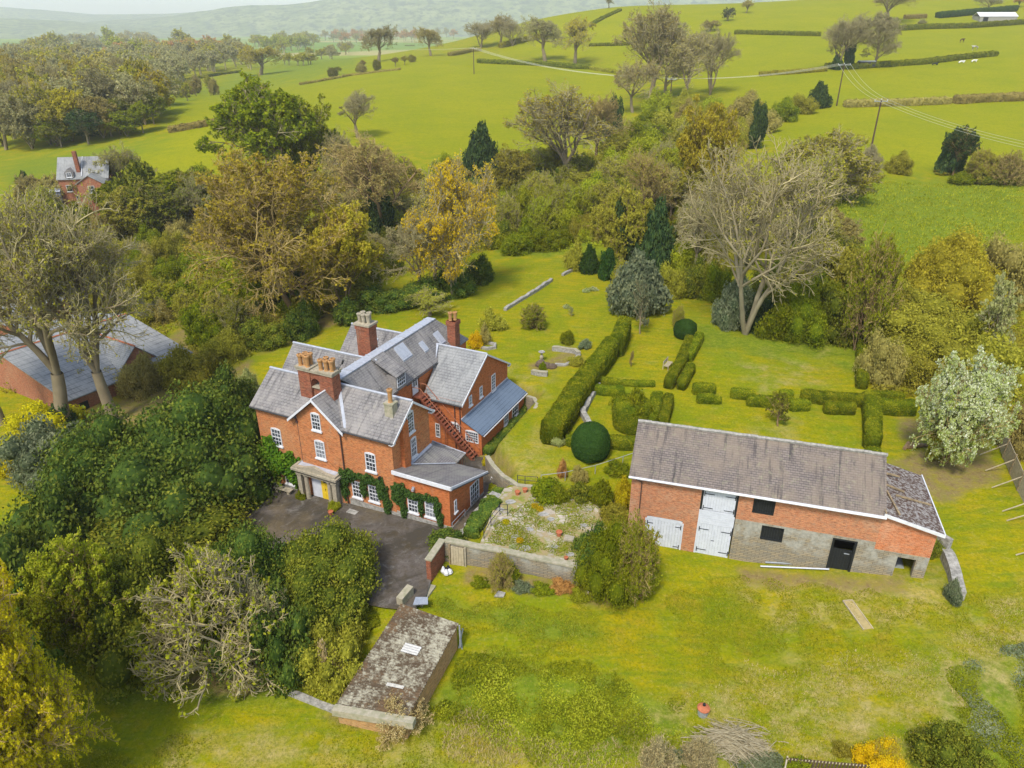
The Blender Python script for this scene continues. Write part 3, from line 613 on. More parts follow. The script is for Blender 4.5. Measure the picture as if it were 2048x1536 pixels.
window(house, Tg, 12.6, 13.15, 3.6, 4.6, 2, 3, 0, True); window(house, Tg, 14.7, 15.25, 3.5, 4.6, 2, 3, 0, True); window(house, Tg, 17.2, 18.0, 3.0, 4.75, 2, 5, 0, True)
# lean-to with blue slates
LX = -3.05; m = MB()
m.add([(WX, WY0 - .02, -2.2), (LX, WY0 - .02, -2.2), (LX, WY0 - .02, 1.8), (WX, WY0 - .02, 2.8), (WX, 20.6, -2.2), (LX, 20.6, -2.2), (LX, 20.6, 1.8), (WX, 20.6, 2.8)], [(0, 1, 2, 3), (1, 5, 6, 2), (5, 4, 7, 6)]); m.build('wall', M['brick_side'], house)
m = MB(); m.slab([(WX, WY0 - .15, 2.98), (LX + .22, WY0 - .15, 1.83), (LX + .22, 20.75, 1.83), (WX, 20.75, 2.98)], .1); lr = m.build('roof', M['slate_blue'], house)
m = MB(); m.box(WX - .01, WX + .1, WY0 - .15, 20.7, 2.97, 3.06); m.build('flashing', M['lead'], lr)
g = MB(); gutter(g, (LX + .3, WY0 - .1, 1.72), (LX + .3, 20.7, 1.72), .05); g.build('gutter', M['white'], house)
Tl = TF('front', WY0 - .02); Tl2 = TF('right', LX)
window(house, Tl, -4.7, -3.35, .75, 2.0, 6, 4, .1, False, sash=False)
window(house, Tl2, 15.85, 16.8, .3, 1.45, 3, 3, 0, True); window(house, Tl2, 17.7, 19.1, .2, 1.5, 3, 3, 0, True)
# --- annex with the sloping roof
AX = 0.1; m = MB(); aY = 5.5
zt = lambda y: 4.05 - .37 * y
m.add([(A1, .02, -1.2), (AX, .02, -1.2), (AX, aY, -1.2), (A1, aY, -1.2), (A1, .02, zt(0)), (AX, .02, zt(0)), (AX, aY, zt(aY)), (A1, aY, zt(aY))], [(0, 1, 5, 4), (1, 2, 6, 5), (2, 3, 7, 6)]); m.build('wall', M['brick_side'], house)
m = MB(); m.slab([(A1 - .05, -.22, 4.22), (AX + .3, -.22, 4.22), (AX + .3, aY + .25, 2.08), (-2.5, aY + .1, 2.12), (A1 + .02, 2.0, 3.42)], .12); ar = m.build('roof', M['flatroof'], house)
m = MB(); m.box(A1 - .05, AX + .34, -.3, -.222, 3.88, 4.2); m.prism([(AX + .3, -.3, 3.9), (AX + .3, -.3, 4.22), (AX + .3, aY + .25, 2.1), (AX + .3, aY + .25, 1.85)], (.07, 0, 0)); m.build('fascia', M['white'], ar)
m = MB(); gutter(m, (AX + .45, -.2, 3.95), (AX + .45, aY + .2, 1.95), .05); m.build('gutter', M['iron'], ar)
m = MB(); m.slab([(A1, 2.0, 3.47), (-2.42, 5.45, 2.22), (-2.42, 7.1, 2.3), (-5.8, 7.2, 2.6), (A1 - .0, 5.45, 3.5)], .1); ar2 = m.build('roof', M['flatroof'], house)
m = MB(); m.slab([(A1, 2.0, 3.52), (A1 + .22, 2.25, 3.45), (A1 + .2, 5.4, 3.5), (A1, 5.4, 3.6)], .04); m.tube([(A1 + .2, 2.1, 3.5), (-2.45, 5.4, 2.28)], .05, 5); m.tube([(-2.4, 7.12, 2.3), (-5.8, 7.22, 2.62)], .05, 5); m.build('flashing', M['lead'], ar2)
m = MB(); m.box(A1, -2.6, 5.5, 6.9, -1, 2.2); m.build('wall', M['brick_old'], house)
m = MB()
for k in range(4): m.tube([(-2.5, 5.6 + k * .45, -.6), (-2.5, 5.6 + k * .45, 2.25)], .04, 5)
m.tube([(-2.5, 5.6, 1.0), (-2.5, 6.95, 1.0)], .04, 5); m.build('porch_posts', M['wood'], house)
Ta = TF('front', .02); Ta2 = TF('right', AX)
window(house, Ta, -3.75, -2.8, .55, 2.05, 3, 4, 0, True); window(house, Ta, -2.15, -1.1, .6, 2.15, 3, 4, 0, True, glass='curtain')
window(house, Ta2, .65, 1.0, 1.15, 2.25, 1, 2, 0, True, fr=.08); window(house, Ta2, 3.2, 4.7, -.1, 2.0, 4, 4, 0, True, sash=False)
m = MB(); m.box(-3.2, -3.0, -.12, .02, 2.9, 3.05); m.box(-3.15, -2.95, -.3, -.1, 2.8, 2.98); m.build('wall_lamp', M['galv'], house)
m = MB(); m.box(-18.6, -14.6, -.06, .1, -2, -.7); m.build('plinth', M['stonegrey'], house)
m = MB(); m.box(-9.5, A1, -.06, .1, -1.6, .05); m.box(A1, AX + .06, -.06, .1, -1.2, .24); m.box(AX, AX + .06, .1, aY, -1.2, .1); m.build('plinth', M['stonegrey'], house)
# --- porch
pf = -.85
m = MB(); m.box(-14.6, -10.2, pf - .3, 0, -1.6, -1.05); m.box(-14.3, -10.5, pf - .1, 0, -1.05, -.92); po = m.build('porch', M['stone'], house)
for a in (-14.35, -10.75):
    m = MB(); m.box(a, a + .42, pf + .02, pf + .42, -.95, 1.7); m.box(a - .05, a + .47, pf - .03, pf + .47, 1.55, 1.7); m.box(a - .05, a + .47, pf - .03, pf + .47, -.95, -.8); m.build('pilaster', M['stone'], po)
    m = MB(); m.box(a, a + .42, -.25, 0, -.95, 1.7); m.build('pilaster', M['stone'], po)
for a in (-13.55, -11.15):
    m = MB(); m.lathe([(.25, 0), (.25, .12), (.2, .18), (.19, 1.4), (.165, 2.38), (.2, 2.43), (.25, 2.52), (.25, 2.65)], (a, pf + .22, -.95), 12); m.build('column', M['stone'], po)
m = MB(); m.box(-14.45, -10.2, pf - .05, 0, 1.7, 1.75); m.box(-14.65, -10.0, pf - .28, 0, 2.1, 2.3)
m.box(-14.5, -13.8, pf - .2, pf + .05, 2.3, 2.47); m.prism([(-14.5, pf - .15, 2.3), (-10.15, pf - .15, 2.3), (-10.15, pf - .15, 2.47), (-11.2, pf - .15, 2.55), (-12.33, pf - .15, 2.87), (-13.45, pf - .15, 2.55), (-14.5, pf - .15, 2.47)], (0, .28, 0))
m.box(-14.5, -14.3, pf + .13, 0, 2.3, 2.47); m.box(-10.35, -10.15, pf + .13, 0, 2.3, 2.47); m.build('entablature', M['stone'], po)
m = MB(); m.slab([(-14.3, pf + .13, 2.37), (-10.35, pf + .13, 2.37), (-10.35, -.02, 2.45), (-14.3, -.02, 2.45)], .08); m.build('porch_roof', M['lead'], po)
m = MB(); m.box(-13.4, -12.4, -.2, -.16, -.92, 1.5); m.build('door_panel', M['whitewood'], po)
m = MB(); m.box(-12.4, -11.5, -.22, -.16, -.92, 1.55); 
for z0, z1 in ((-.7, .0), (.15, .75)): m.box(-12.28, -11.98, -.25, -.22, z0, z1); m.box(-11.9, -11.6, -.25, -.22, z0, z1)
dd = m.build('door', M['yellow'], po); m = MB(); m.box(-12.1, -11.75, -.26, -.22, 1.0, 1.35); m.build('pane', M['glass'], dd); m = MB(); m.lathe([(.04, 0), (.05, .03), (.03, .06)], (-11.95, -.26, .3), 8); m.build('handle', M['black'], dd)
po.location.x = .12
# --- outside staircase
st = MB(); S0 = np.array([-8.6, 10.5, 4.85]); S1 = np.array([-3.2, 10.5, -.55]); w_ = .5
for y in (10.5 - w_, 10.5 + w_): st.prism([(S0[0], y - .03, S0[2] - .15), (S0[0], y - .03, S0[2] + .12), (S1[0], y - .03, S1[2] + .12), (S1[0], y - .03, S1[2] - .1), (S1[0] - .1, y - .03, S1[2] - .1)], (0, .06, 0))
n = 21
for k in range(n):
    f = (k + .5) / n; c = S0 + (S1 - S0) * f; st.box(c[0] - .05, c[0] + .2, 10.5 - w_ + .03, 10.5 + w_ - .03, c[2] - .02, c[2] + .03)
    if k % 2 == 0: st.box(c[0] - .06, c[0] - .03, 10.5 - w_ + .03, 10.5 + w_ - .03, c[2] - .2, c[2] - .02)
st.box(-9.48, -8.55, 9.95, 11.1, 4.78, 4.9)
stairs = st.build('staircase', M['stairs'], house)
m = MB()
for y in (10.5 - w_, 10.5 + w_):
    m.tube([(-9.45, y, 5.85), (-8.6, y, 5.85), (-3.2, y, .45)], .035, 5)
    for f in (0, .2, .4, .6, .8, 1): c = S0 + (S1 - S0) * f; m.tube([(c[0], y, c[2]), (c[0], y, c[2] + 1.0)], .022, 4)
m.tube([(-9.45, 9.98, 4.9), (-9.45, 9.98, 5.85)], .03, 4)
for f in (.35, .7):
    c = S0 + (S1 - S0) * f
    for y in (10.1, 10.9): m.tube([(c[0], y, c[2]), (c[0], y, -.6)], .04, 5)
m.build('handrail', M['rail'], stairs)
# ivy and creepers on the front (leaf clusters hugging the wall)
M['ivy'] = leafmat('ivy', [(0.018, 0.045, 0.012), (0.05, 0.1, 0.02), (0.09, 0.15, 0.03)], .2)
M['creeper'] = leafmat('creeper', [(0.03, 0.08, 0.008), (0.09, 0.18, 0.012), (0.2, 0.27, 0.02)], .3)
def leafquads(C, Nn, size, rng, flat=0.5, aspect=0.6):
    """leaf quads at C with rough normals Nn -> V,F"""
    n = len(C); R_ = rng.normal(size=(n, 3)); Nn = Nn * flat + R_ * (1 - flat); Nn /= np.linalg.norm(Nn, axis=1, keepdims=True) + 1e-9
    T_ = np.cross(Nn, rng.normal(size=(n, 3))); T_ /= np.linalg.norm(T_, axis=1, keepdims=True) + 1e-9; Bt = np.cross(Nn, T_)
    s = (size * (0.6 + 0.8 * rng.random(n)))[:, None] if np.ndim(size) == 0 else size[:, None] * (0.6 + 0.8 * rng.random((n, 1)))
    V = np.stack([C - T_ * s, C + Bt * s * aspect, C + T_ * s, C - Bt * s * aspect], 1).reshape(-1, 3)
    return V, np.arange(4 * n).reshape(n, 4)
def wall_ivy(name, mat, blobs, n, par, plane, seed, size=.11, label=None):
    rng = np.random.default_rng(seed); C = []
    tot = sum(b[2] * b[3] for b in blobs)
    for s, z, rs, rz, th in blobs:
        k = int(n * rs * rz / tot); t_ = rng.random(k) * 2 * math.pi; r = np.sqrt(rng.random(k)) * (1 + .25 * np.sin(t_ * 5 + s))
        C.append(np.stack([s + np.cos(t_) * r * rs, plane - .06 - rng.random(k) * th * np.sqrt(np.clip(1.1 - r ** 2, .05, 1)), z + np.sin(t_) * r * rz], 1))
    C = np.concatenate(C); N_ = np.tile([0, -1, .6], (len(C), 1)); V, F = leafquads(C, N_, size, rng, .55)
    o = bpy.data.objects.new(name, qmesh(name, V, F, rng.random(len(F)), mat)); link(o); o.parent = par
    if label: o['label'] = label
    return o
wall_ivy('creeper', M['creeper'], [(-17.7, 1.6, 1.3, 1.7, .7), (-16, 1.8, 1.3, 1.2, .9), (-15, 1.3, .8, 1.5, .8), (-17.5, 3.2, .8, .8, .4)], 5200, house, 0, 3, .13, 'bright green creeper left of the porch')
wall_ivy('ivy', M['ivy'], [(-9.7, 2.2, .7, .8, .4), (-9.9, 1.0, .35, 1.3, .3), (-8.7, 2.6, .9, .35, .4), (-7.9, 1.6, .35, .9, .3), (-7.2, 2.6, 1.0, .4, .4), (-6.1, 1.9, .5, 1.0, .35), (-5.7, .6, .4, 1.0, .3), (-4.6, 1.9, .6, .9, .4), (-4.3, 2.6, .6, .5, .4), (-4.1, .7, .3, 1.1, .3), (-3.0, 2.3, .9, .35, .4), (-2.45, 1.4, .25, .9, .3), (-1.6, 2.5, .7, .3, .4), (-.95, 1.7, .3, .9, .35), (-.75, .8, .25, .8, .3)], 9000, house, 0, 4, .09, 'dark ivy trained around the ground floor windows')
# ---------------------------------------------------------------- the barn
def wall_holes(m, s0, s1, z0, ztop, holes, T, th=.35, mi=0):
    holes = [(max(h[0], s0), min(h[1], s1), h[2], h[3]) for h in holes if h[1] > s0 + .01 and h[0] < s1 - .01]
    xs = sorted({s0, s1} | {h[0] for h in holes} | {h[1] for h in holes})
    for a, b in zip(xs[:-1], xs[1:]):
        hs = sorted([h for h in holes if h[0] <= a + 1e-6 and h[1] >= b - 1e-6], key=lambda h: h[2]); z = z0
        for h in hs + [None]:
            ze0 = h[2] if h else None
            ta, tb = (ztop(a), ztop(b)) if h is None else (ze0, ze0)
            if min(ta, tb) > z + .005:
                vs = [T(a, -th, z), T(b, -th, z), T(b, 0, z), T(a, 0, z), T(a, -th, ta), T(b, -th, tb), T(b, 0, tb), T(a, 0, ta)]
                m.add(vs, [(0,3,2,1),(4,5,6,7),(0,1,5,4),(1,2,6,5),(2,3,7,6),(3,0,4,7)], mi)
            if h: z = h[3]
barn = thing('brick_barn', 'long brick and stone barn with mossy slate roof and tall white doors', 'barn', (BO[0], BO[1], 0), -BT)
Tb_ = TF('front', 0)
holes = [(-6.4, -3.8, -.2, 2.6), (-2.75, -.2, -.2, 5.85), (.8, 2.25, 4.4, 5.6), (1.65, 3.15, 2.25, 3.45), (6.35, 7.95, .6, 3.4), (10.6, 11.75, .7, 2.7)]
m = MB(); zt_ = lambda a: 6.1
wall_holes(m, -7.75, -.2, -.8, zt_, holes, Tb_); wall_holes(m, -.2, 9.05, 3.62, zt_, [(max(a, -.2), b, max(z0, 3.62), z1) for a, b, z0, z1 in holes if z1 > 3.62 and b > 0], Tb_)
m.prism([(-7.75, .35, -.8), (-7.75, 6.6, -.8), (-7.75, 6.6, 6.1), (-7.75, 3.3, 8.45), (-7.75, .35, 6.3)], (.35, 0, 0))
m.prism([(8.7, .35, 3.0), (8.7, 6.6, 3.0), (8.7, 6.6, 6.1), (8.7, 3.3, 8.45), (8.7, .35, 6.3)], (.35, 0, 0))
m.box(-7.4, 9.05, 6.3, 6.6, -.8, 6.1); m.build('wall', M['brick_barn'], barn)
m = MB(); wall_holes(m, -.2, 9.05, -.8, lambda a: 3.62, [(a, b, z0, min(z1, 3.61)) for a, b, z0, z1 in holes if a > 0 and z0 < 3.5], Tb_); wall_holes(m, 9.05, 12.5, -.8, lambda a: 3.05, [holes[-1]], Tb_)
t = NT('rubble'); uv = t.surf(); b_ = t.new('ShaderNodeTexBrick'); t.put(b_.inputs[0], t.mix(.05, uv, t.noise(t.co(), 2, 3))); b_.inputs['Scale'].default_value = 1; b_.inputs['Brick Width'].default_value = .5; b_.inputs['Row Height'].default_value = .14; b_.inputs['Mortar Size'].default_value = .014
t.put(b_.inputs[1], (.34, .27, .16)); t.put(b_.inputs[2], (.22, .2, .15)); t.put(b_.inputs[3], (.12, .1, .07)); nn = t.noise(t.co(), .8, 5, .7)
c = t.mix(t.math('MULTIPLY', t.step(nn, .44, .56), t.step(t.math('ADD', t.sep(t.co())[2], t.math('MULTIPLY', nn, 2)), 2.4, 3.2)), b_.outputs[0], t.mix(t.step(t.noise(t.co(), 5, 4), .4, .6), (.36, .34, .27), (.28, .27, .22)))
t.bump(t.math('ADD', b_.outputs[1], t.math('MULTIPLY', t.noise(t.co(), 9, 3), -.6)), -.6, .04); M['rubble'] = t.done(c, .95)
m.build('stone_wall', M['rubble'], barn)
m = MB(); wall_holes(m, 9.05, 12.5, 3.05, lambda a: 6.1 - (a - 9.05) * .26, [], Tb_); m.add([(12.5, 0, -.8), (12.5, 7, -.8), (12.5, 7, 5.15), (12.5, 0, 5.15)], [(0, 1, 2, 3)]); m.add([(9.05, 6.9, -.8), (12.5, 6.9, -.8), (12.5, 6.9, 5.1), (9.05, 6.9, 5.1)], [(1, 0, 3, 2)])
m.build('wall', brickmat('brick_lean', (0.62, 0.2, 0.07), (0.5, 0.13, 0.04), (0.5, 0.34, 0.2), (.6, .34, .2), .8), barn)
br_ = gable_roof(barn, -7.75, 8.95, 0, 6.6, 6.2, 8.6, M['slate_barn'], ov=.3, over_end=.2, ridge='stonegrey')
m = MB()
for k in range(34): m.tube([(-7.95 + k * .505, 3.3, 8.66 + .015 * math.sin(k * 2.1)), (-7.95 + k * .505 + .49, 3.3, 8.67 + .015 * math.sin(k * 1.3))], .13, 6)
m.build('ridge_tiles', M['stonegrey'], br_)
m = MB(); m.box(-7.95, 9.15, -.38, -.31, 5.85, 6.02); m.tube([(-7.95, -.42, 5.98), (9.15, -.42, 5.9)], .06, 6); m.build('fascia', M['white'], barn)
m = MB(); m.tube([(-7.4, -.4, 5.9), (-7.0, -.08, 5.5), (-7.0, -.08, -.1)], .04, 6); m.build('downpipe', M['pipe'], barn)
t = NT('mossy_sheet'); p = t.co(); w_n = t.noise(t.mapv(p, (1, 6, 1)), 1.6, 5, .7); c = t.mix(t.step(t.noise(p, 5, 5, .7), .45, .56), (.085, .05, .035), (.3, .28, .25)); c = t.mix(t.math('MULTIPLY', t.step(w_n, .5, .62), .6), c, (.06, .035, .025)); t.bump(t.noise(p, 10, 3), .8, .04); M['mossy'] = t.done(c, .95)
m = MB(); m.slab([(8.98, -.3, 6.2), (12.8, -.3, 5.28), (12.8, 7.1, 5.22), (8.98, 7.1, 6.2)], .1); lr_ = m.build('roof', M['mossy'], barn)
m = MB(); m.box(9.05, 9.12, -.3, 7, 6.2, 6.3)
for p0, p1 in (((9.3, 4.9, 6.22), (10.6, 5.4, 5.95)), ((9.3, 5.1, 6.24), (10.9, 5.3, 5.9)), ((10.2, 2.6, 5.98), (12.6, 2.9, 5.42)), ((10.0, .1, 6.05), (9.6, 2.7, 6.15)), ((9.4, 3.6, 6.2), (10.9, 3.4, 5.84))): m.tube([p0, p1], .075, 4)
m.build('loose_planks', M['wood'], lr_)
m = MB(); m.prism([(9.0, -.36, 5.98), (12.86, -.36, 5.05), (12.86, -.36, 5.3), (9.0, -.36, 6.22)], (0, .05, 0)); m.box(12.81, 12.88, -.3, 7.1, 5.05, 5.3); m.build('fascia', M['white'], lr_)
# doors and hatches
def boards(m, s0, s1, z0, z1, T, n, d0=-.12, d1=-.04):
    w = (s1 - s0) / n
    for k in range(n): m.box(s0 + k * w + .004, s0 + (k + 1) * w - .004, d0, d1 + .004 * (k % 2), z0, z1, T=T)
def hinge(par, s, z, d, T, L=.7):
    m = MB(); m.box(min(s, s + d * L), max(s, s + d * L), -.03, -.012, z, z + .05, T=T); m.box(min(s, s + d * .06), max(s, s + d * .06), -.03, -.01, z - .18, z + .22, T=T); m.build('hinge', M['black'], par)
m = MB(); boards(m, -6.4, -3.8, -.15, 2.3, Tb_, 12); m.prism([Tb_(s, -.02, z) for s, z in [(-6.5, 2.3)] + [(s, z) for s, z in arc(-6.5, -3.7, 2.45, .35)[::-1]] + [(-3.7, 2.3)]], (0, .1, 0)); m.box(-6.5, -6.4, -.1, 0.02, -.15, 2.4, T=Tb_); m.box(-3.8, -3.7, -.1, .02, -.15, 2.4, T=Tb_)
d1 = m.build('door', M['whitewood'], barn); hinge(d1, -6.35, 1.95, 1, Tb_, .45); hinge(d1, -3.85, 1.95, -1, Tb_, .45); hinge(d1, -3.85, .15, -1, Tb_, .45); hinge(d1, -6.35, .15, 1, Tb_, .45)
m = MB(); boards(m, -2.65, -.3, -.2, 2.7, Tb_, 12); m.box(-2.75, -2.65, -.1, 0, -.2, 3.9, T=Tb_)
d2 = m.build('door', M['whitewood'], barn)
for z in (2.2, .35): hinge(d2, -2.6, z, 1, Tb_); hinge(d2, -.32, z, -1, Tb_)
m = MB(); m.box(-1.65, -1.4, -.03, -.01, 1.3, 1.34, T=Tb_); m.build('handle', M['black'], d2)
m = MB()
for k in range(7): m.box(-2.7, -.25, -.12, -.03 - .004 * (k % 2), 2.72 + k * .17, 2.88 + k * .17, T=Tb_)
m.build('boarding', M['whitewood'], barn)
m = MB(); boards(m, -2.6, -.35, 3.95, 5.8, Tb_, 12); d3 = m.build('hatch', M['whitewood'], barn)
for z in (5.3, 4.1): hinge(d3, -2.55, z, 1, Tb_); hinge(d3, -.37, z, -1, Tb_)
m = MB(); m.box(-2.75, -2.62, -.2, .01, 3.95, 5.85, T=Tb_); m.box(-.33, -.2, -.2, .01, 3.75, 5.85, T=Tb_); m.build('door_frame', M['black'], barn)
for h in ((.8, 2.25, 4.4, 5.6), (1.65, 3.15, 2.25, 3.45)):
    m = MB(); boards(m, h[0] + .06, h[1] - .06, h[2] + .06, h[3] - .06, Tb_, 8, -.2, -.14); s0, s1, z0, z1 = h
    m.box(s0, s0 + .07, -.16, .02, z0, z1, T=Tb_); m.box(s1 - .07, s1, -.16, .02, z0, z1, T=Tb_); m.box(s0 + .07, s1 - .07, -.16, .02, z0, z0 + .07, T=Tb_); m.box(s0 + .07, s1 - .07, -.16, .02, z1 - .07, z1, T=Tb_); m.build('shutter', M['black'], barn)
m = MB(); boards(m, 6.5, 7.8, .7, 2.45, Tb_, 7, -.2, -.14); m.box(6.35, 6.5, -.25, .02, .6, 3.4, T=Tb_); m.box(7.8, 7.95, -.25, .02, .6, 3.4, T=Tb_); m.box(6.5, 7.8, -.25, .02, 3.27, 3.4, T=Tb_); d4 = m.build('door', M['black'], barn); m = MB(); m.box(7.3, 7.65, -.14, -.11, 2.1, 2.16, T=Tb_); m.build('handle', M['galv'], d4)
m = MB(); m.box(-7.3, 12.3, 2.5, 2.7, -.7, 5.0); m.box(-7.3, 12.3, .5, 2.5, -.7, .0); m.build('shade_backing', M['dark'], barn)  # near-black backing and floor behind the openings, interior shade put into their colour
# pipes and lintel bits lying by the barn
def pw(u, v, dz=0): p = P(u, v); return (p.x, p.y, p.z + dz)
for i, (a, b) in enumerate((((1536, 1120), (1640, 1127)), ((1530, 1128), (1650, 1134)), ((1548, 1122), (1628, 1133)), ((1520, 1136), (1657, 1142)))):
    p0, p1 = pw(*a, .12 + .05 * (i % 2)), pw(*b, .12 + .05 * (i % 2)); m = MB(); m.tube([p0, p1], .045 + .01 * (i % 2), 8)
    tag(m.build('plastic_pipe', M['galv' if i == 1 else 'whitewood']), ['pale pipe at the back of the pile by the stone barn wall', 'long grey pipe in the middle of the pile by the barn', 'short white pipe lying on top of the pile by the barn', 'longest white pipe, front of the pile by the barn'][i], 'pipe', 'white pipes stacked by the barn')
q = bw_(11.2, .9, .95); m = MB(); m.tube([(q[0], q[1], 1.1), (q[0] + .4, q[1] + 1.2, 1.1)], .3, 12); tag(m.build('metal_drum', M['galv']), 'grey drum lying inside the low dark barn doorway', 'drum')
# ---------------------------------------------------------------- garden walls
def strip_wall(name, pts, th, z0s, z1, mat, label, cat, cap=None, capw=.1, caph=.12, wob=0.0, seed=1, kind=None):
    """wall along plan points; z0s bottom, z1 top heights per point"""
    root = thing(name, label, cat, (pts[0][0], pts[0][1], z0s[0])); o = Vector(root.location); rng = random.Random(seed)
    def ring(pp, w):
        L, R = [], []
        for i in range(len(pp)):
            d = np.array(pp[min(i+1, len(pp)-1)][:2]) - np.array(pp[max(i-1, 0)][:2]); d = d / (np.linalg.norm(d) + 1e-9); n = np.array([-d[1], d[0]]) * w / 2
            L.append(np.array(pp[i][:2]) + n); R.append(np.array(pp[i][:2]) - n)
        return L, R
    # refine
    P2, Z0, Z1 = [], [], []
    for i in range(len(pts) - 1):
        a, b = np.array(pts[i][:2], float), np.array(pts[i+1][:2], float); k = max(1, int(np.linalg.norm(b - a) / .6))
        for j in range(k):
            f = j / k; P2.append(a + (b - a) * f); Z0.append(z0s[i] + (z0s[i+1] - z0s[i]) * f); Z1.append(z1[i] + (z1[i+1] - z1[i]) * f)
    P2.append(np.array(pts[-1][:2], float)); Z0.append(z0s[-1]); Z1.append(z1[-1])
    Z1 = [z + rng.uniform(-wob, wob) for z in Z1]
    def body(w, za, zb, mat_, nm):
        L, R = ring(P2, w); vs = []; fs = []; n = len(P2)
        for i in range(n): vs += [(L[i][0]-o.x, L[i][1]-o.y, za[i]-o.z), (R[i][0]-o.x, R[i][1]-o.y, za[i]-o.z), (R[i][0]-o.x, R[i][1]-o.y, zb[i]-o.z), (L[i][0]-o.x, L[i][1]-o.y, zb[i]-o.z)]
        for i in range(n - 1):
            for k in range(4): fs.append((4*i+k, 4*i+(k+1) % 4, 4*(i+1)+(k+1) % 4, 4*(i+1)+k))
        fs += [(3, 2, 1, 0), (4*n-4, 4*n-3, 4*n-2, 4*n-1)]; m = MB(); m.add(vs, fs); return m.build(nm, mat_, root)
    body(th, Z0, Z1, mat, 'wall_body')
    if cap: body(th + capw, Z1, [z + caph + rng.uniform(-wob, wob) * .3 for z in Z1], cap, 'coping')
    return root
def W2(u, v, z): return atz(u, v, z)
wt = 1.75
wpts = [W2(856, 1122, wt), W2(885, 1080, wt), W2(935, 1090, wt), W2(1010, 1103, wt), W2(1090, 1118, wt), W2(1165, 1133, wt)]
strip_wall('garden_wall', wpts[:2], .35, [-.6, -.6], [wt, wt], M['brick_chim'], 'short red brick wall with stone coping at the drive corner', 'wall', M['coping'], .16)
strip_wall('garden_wall', [wpts[1] + np.array([.2, -.02, 0])] + wpts[2:], .35, [-.6] * 5, [wt, wt, wt - .05, wt - .1, wt - .1], M['rubble'], 'long grey stone wall with worn coping holding up the paved terrace', 'wall', M['coping'], .18, .14, .02)
a_, b_2 = wpts[1], wpts[2]; d_ = (b_2 - a_) / np.linalg.norm(b_2 - a_)
rz_ = math.atan2(d_[1], d_[0])
gt = thing('garden_door', 'weathered pale wooden door in the garden wall corner', 'door', tuple(a_ + d_ * 1.15 + np.array([0, -.25, -1.9])), rz_)
m = MB()
for k in range(5): m.box(-.5 + k * .2, -.5 + k * .2 + .185, -.04, .03, 0.05, 1.7)
m.build('planks', M['woodpale'], gt); m = MB(); m.box(.56, .68, -.1, .1, 0, 1.85); m.build('post', M['stone'], gt); m = MB(); m.box(-.65, -.54, -.1, .1, 0, 1.85); m.build('post', M['wood'], gt)
rb = [P(980, 912), P(990, 938), P(1008, 955), P(1035, 972), P(1075, 978)]
strip_wall('retaining_wall', [atz(974, 912, 1.35), atz(985, 930, 1.35), atz(1006, 952, 1.35), atz(1035, 970, 1.4), atz(1080, 976, 1.4)], .35, [-.8] * 5, [1.35, 1.35, 1.35, 1.4, 1.4], M['rubble'], 'curved stone retaining wall below the dry grass bank beside the house', 'wall', M['coping'], .04, .08, .03)
strip_wall('retaining_wall', [atz(1054, 792, 1.5), atz(1068, 797, 1.7), atz(1075, 808, 1.8), atz(1070, 818, 1.8)], .35, [-.5] * 4, [1.5, 1.7, 1.8, 1.8], M['rubble'], 'small curved brick retaining wall behind the blue slate lean-to', 'wall', M['coping'], .04, .08, .02)
def lowwall(px, h, th, label, mat='stonegrey', wob=.05, cat='wall', name='low_wall', cap=None):
    pts = [P(*q) for q in px]; return strip_wall(name, pts, th, [p.z - .3 for p in pts], [p.z + h for p in pts], M[mat], label, cat, M[cap] if cap else None, .05, .06, wob)
lowwall([(1010, 622), (1045, 600), (1080, 578), (1103, 562)], .45, .45, 'low dry stone wall running diagonally up the back lawn', wob=.08)
lowwall([(1125, 552), (1153, 538)], .4, .4, 'short far end of the dry stone wall, past the gap')
lowwall([(1105, 700), (1150, 706), (1158, 712)], .45, .4, 'straight stone edge of the upper raised flower bed', cap='coping')
lowwall([(1158, 712), (1150, 724), (1130, 732), (1110, 731)], .25, .4, 'curved pale stone kerb of the upper flower bed')
lowwall([(1064, 748), (1078, 752), (1095, 753)], .5, .4, 'stone edge of the lower raised bed beside the spoil heap', cap='coping')
lowwall([(960, 696), (975, 700), (990, 697), (990, 690), (975, 688)], .3, .35, 'ring of pale stones round the pond behind the house')
lowwall([(1178, 1008 - 20), (1232, 1008)], .5, .4, 'low stone edge between terrace and shrub bed')
lowwall([(1888, 1110), (1905, 1150), (1915, 1200)], .7, .7, 'low overgrown stone wall leading from the barn corner', wob=.1)
lowwall([(1850, 1085), (1893, 1112)], 1.4, .35, 'dark stone stub wall behind the barn lean-to corner', wob=.06)
lowwall([(866, 1172), (838, 1212)], .12, .45, 'flat stone kerb between the drive and the lawn', mat='coping', wob=.01)
lowwall([(822, 1188), (800, 1215)], .8, .5, 'thick stone wall stub at the top of the shed', mat='coping', wob=.02)
lowwall([(580, 1388), (640, 1412), (668, 1422)], .25, .4, 'low crumbling stone edge in front of the shrubs')
lowwall([(1190, 870), (1165, 830), (1180, 800), (1196, 775)], .5, .5, 'rough rockery stones below the tall clipped hedge', wob=.2)
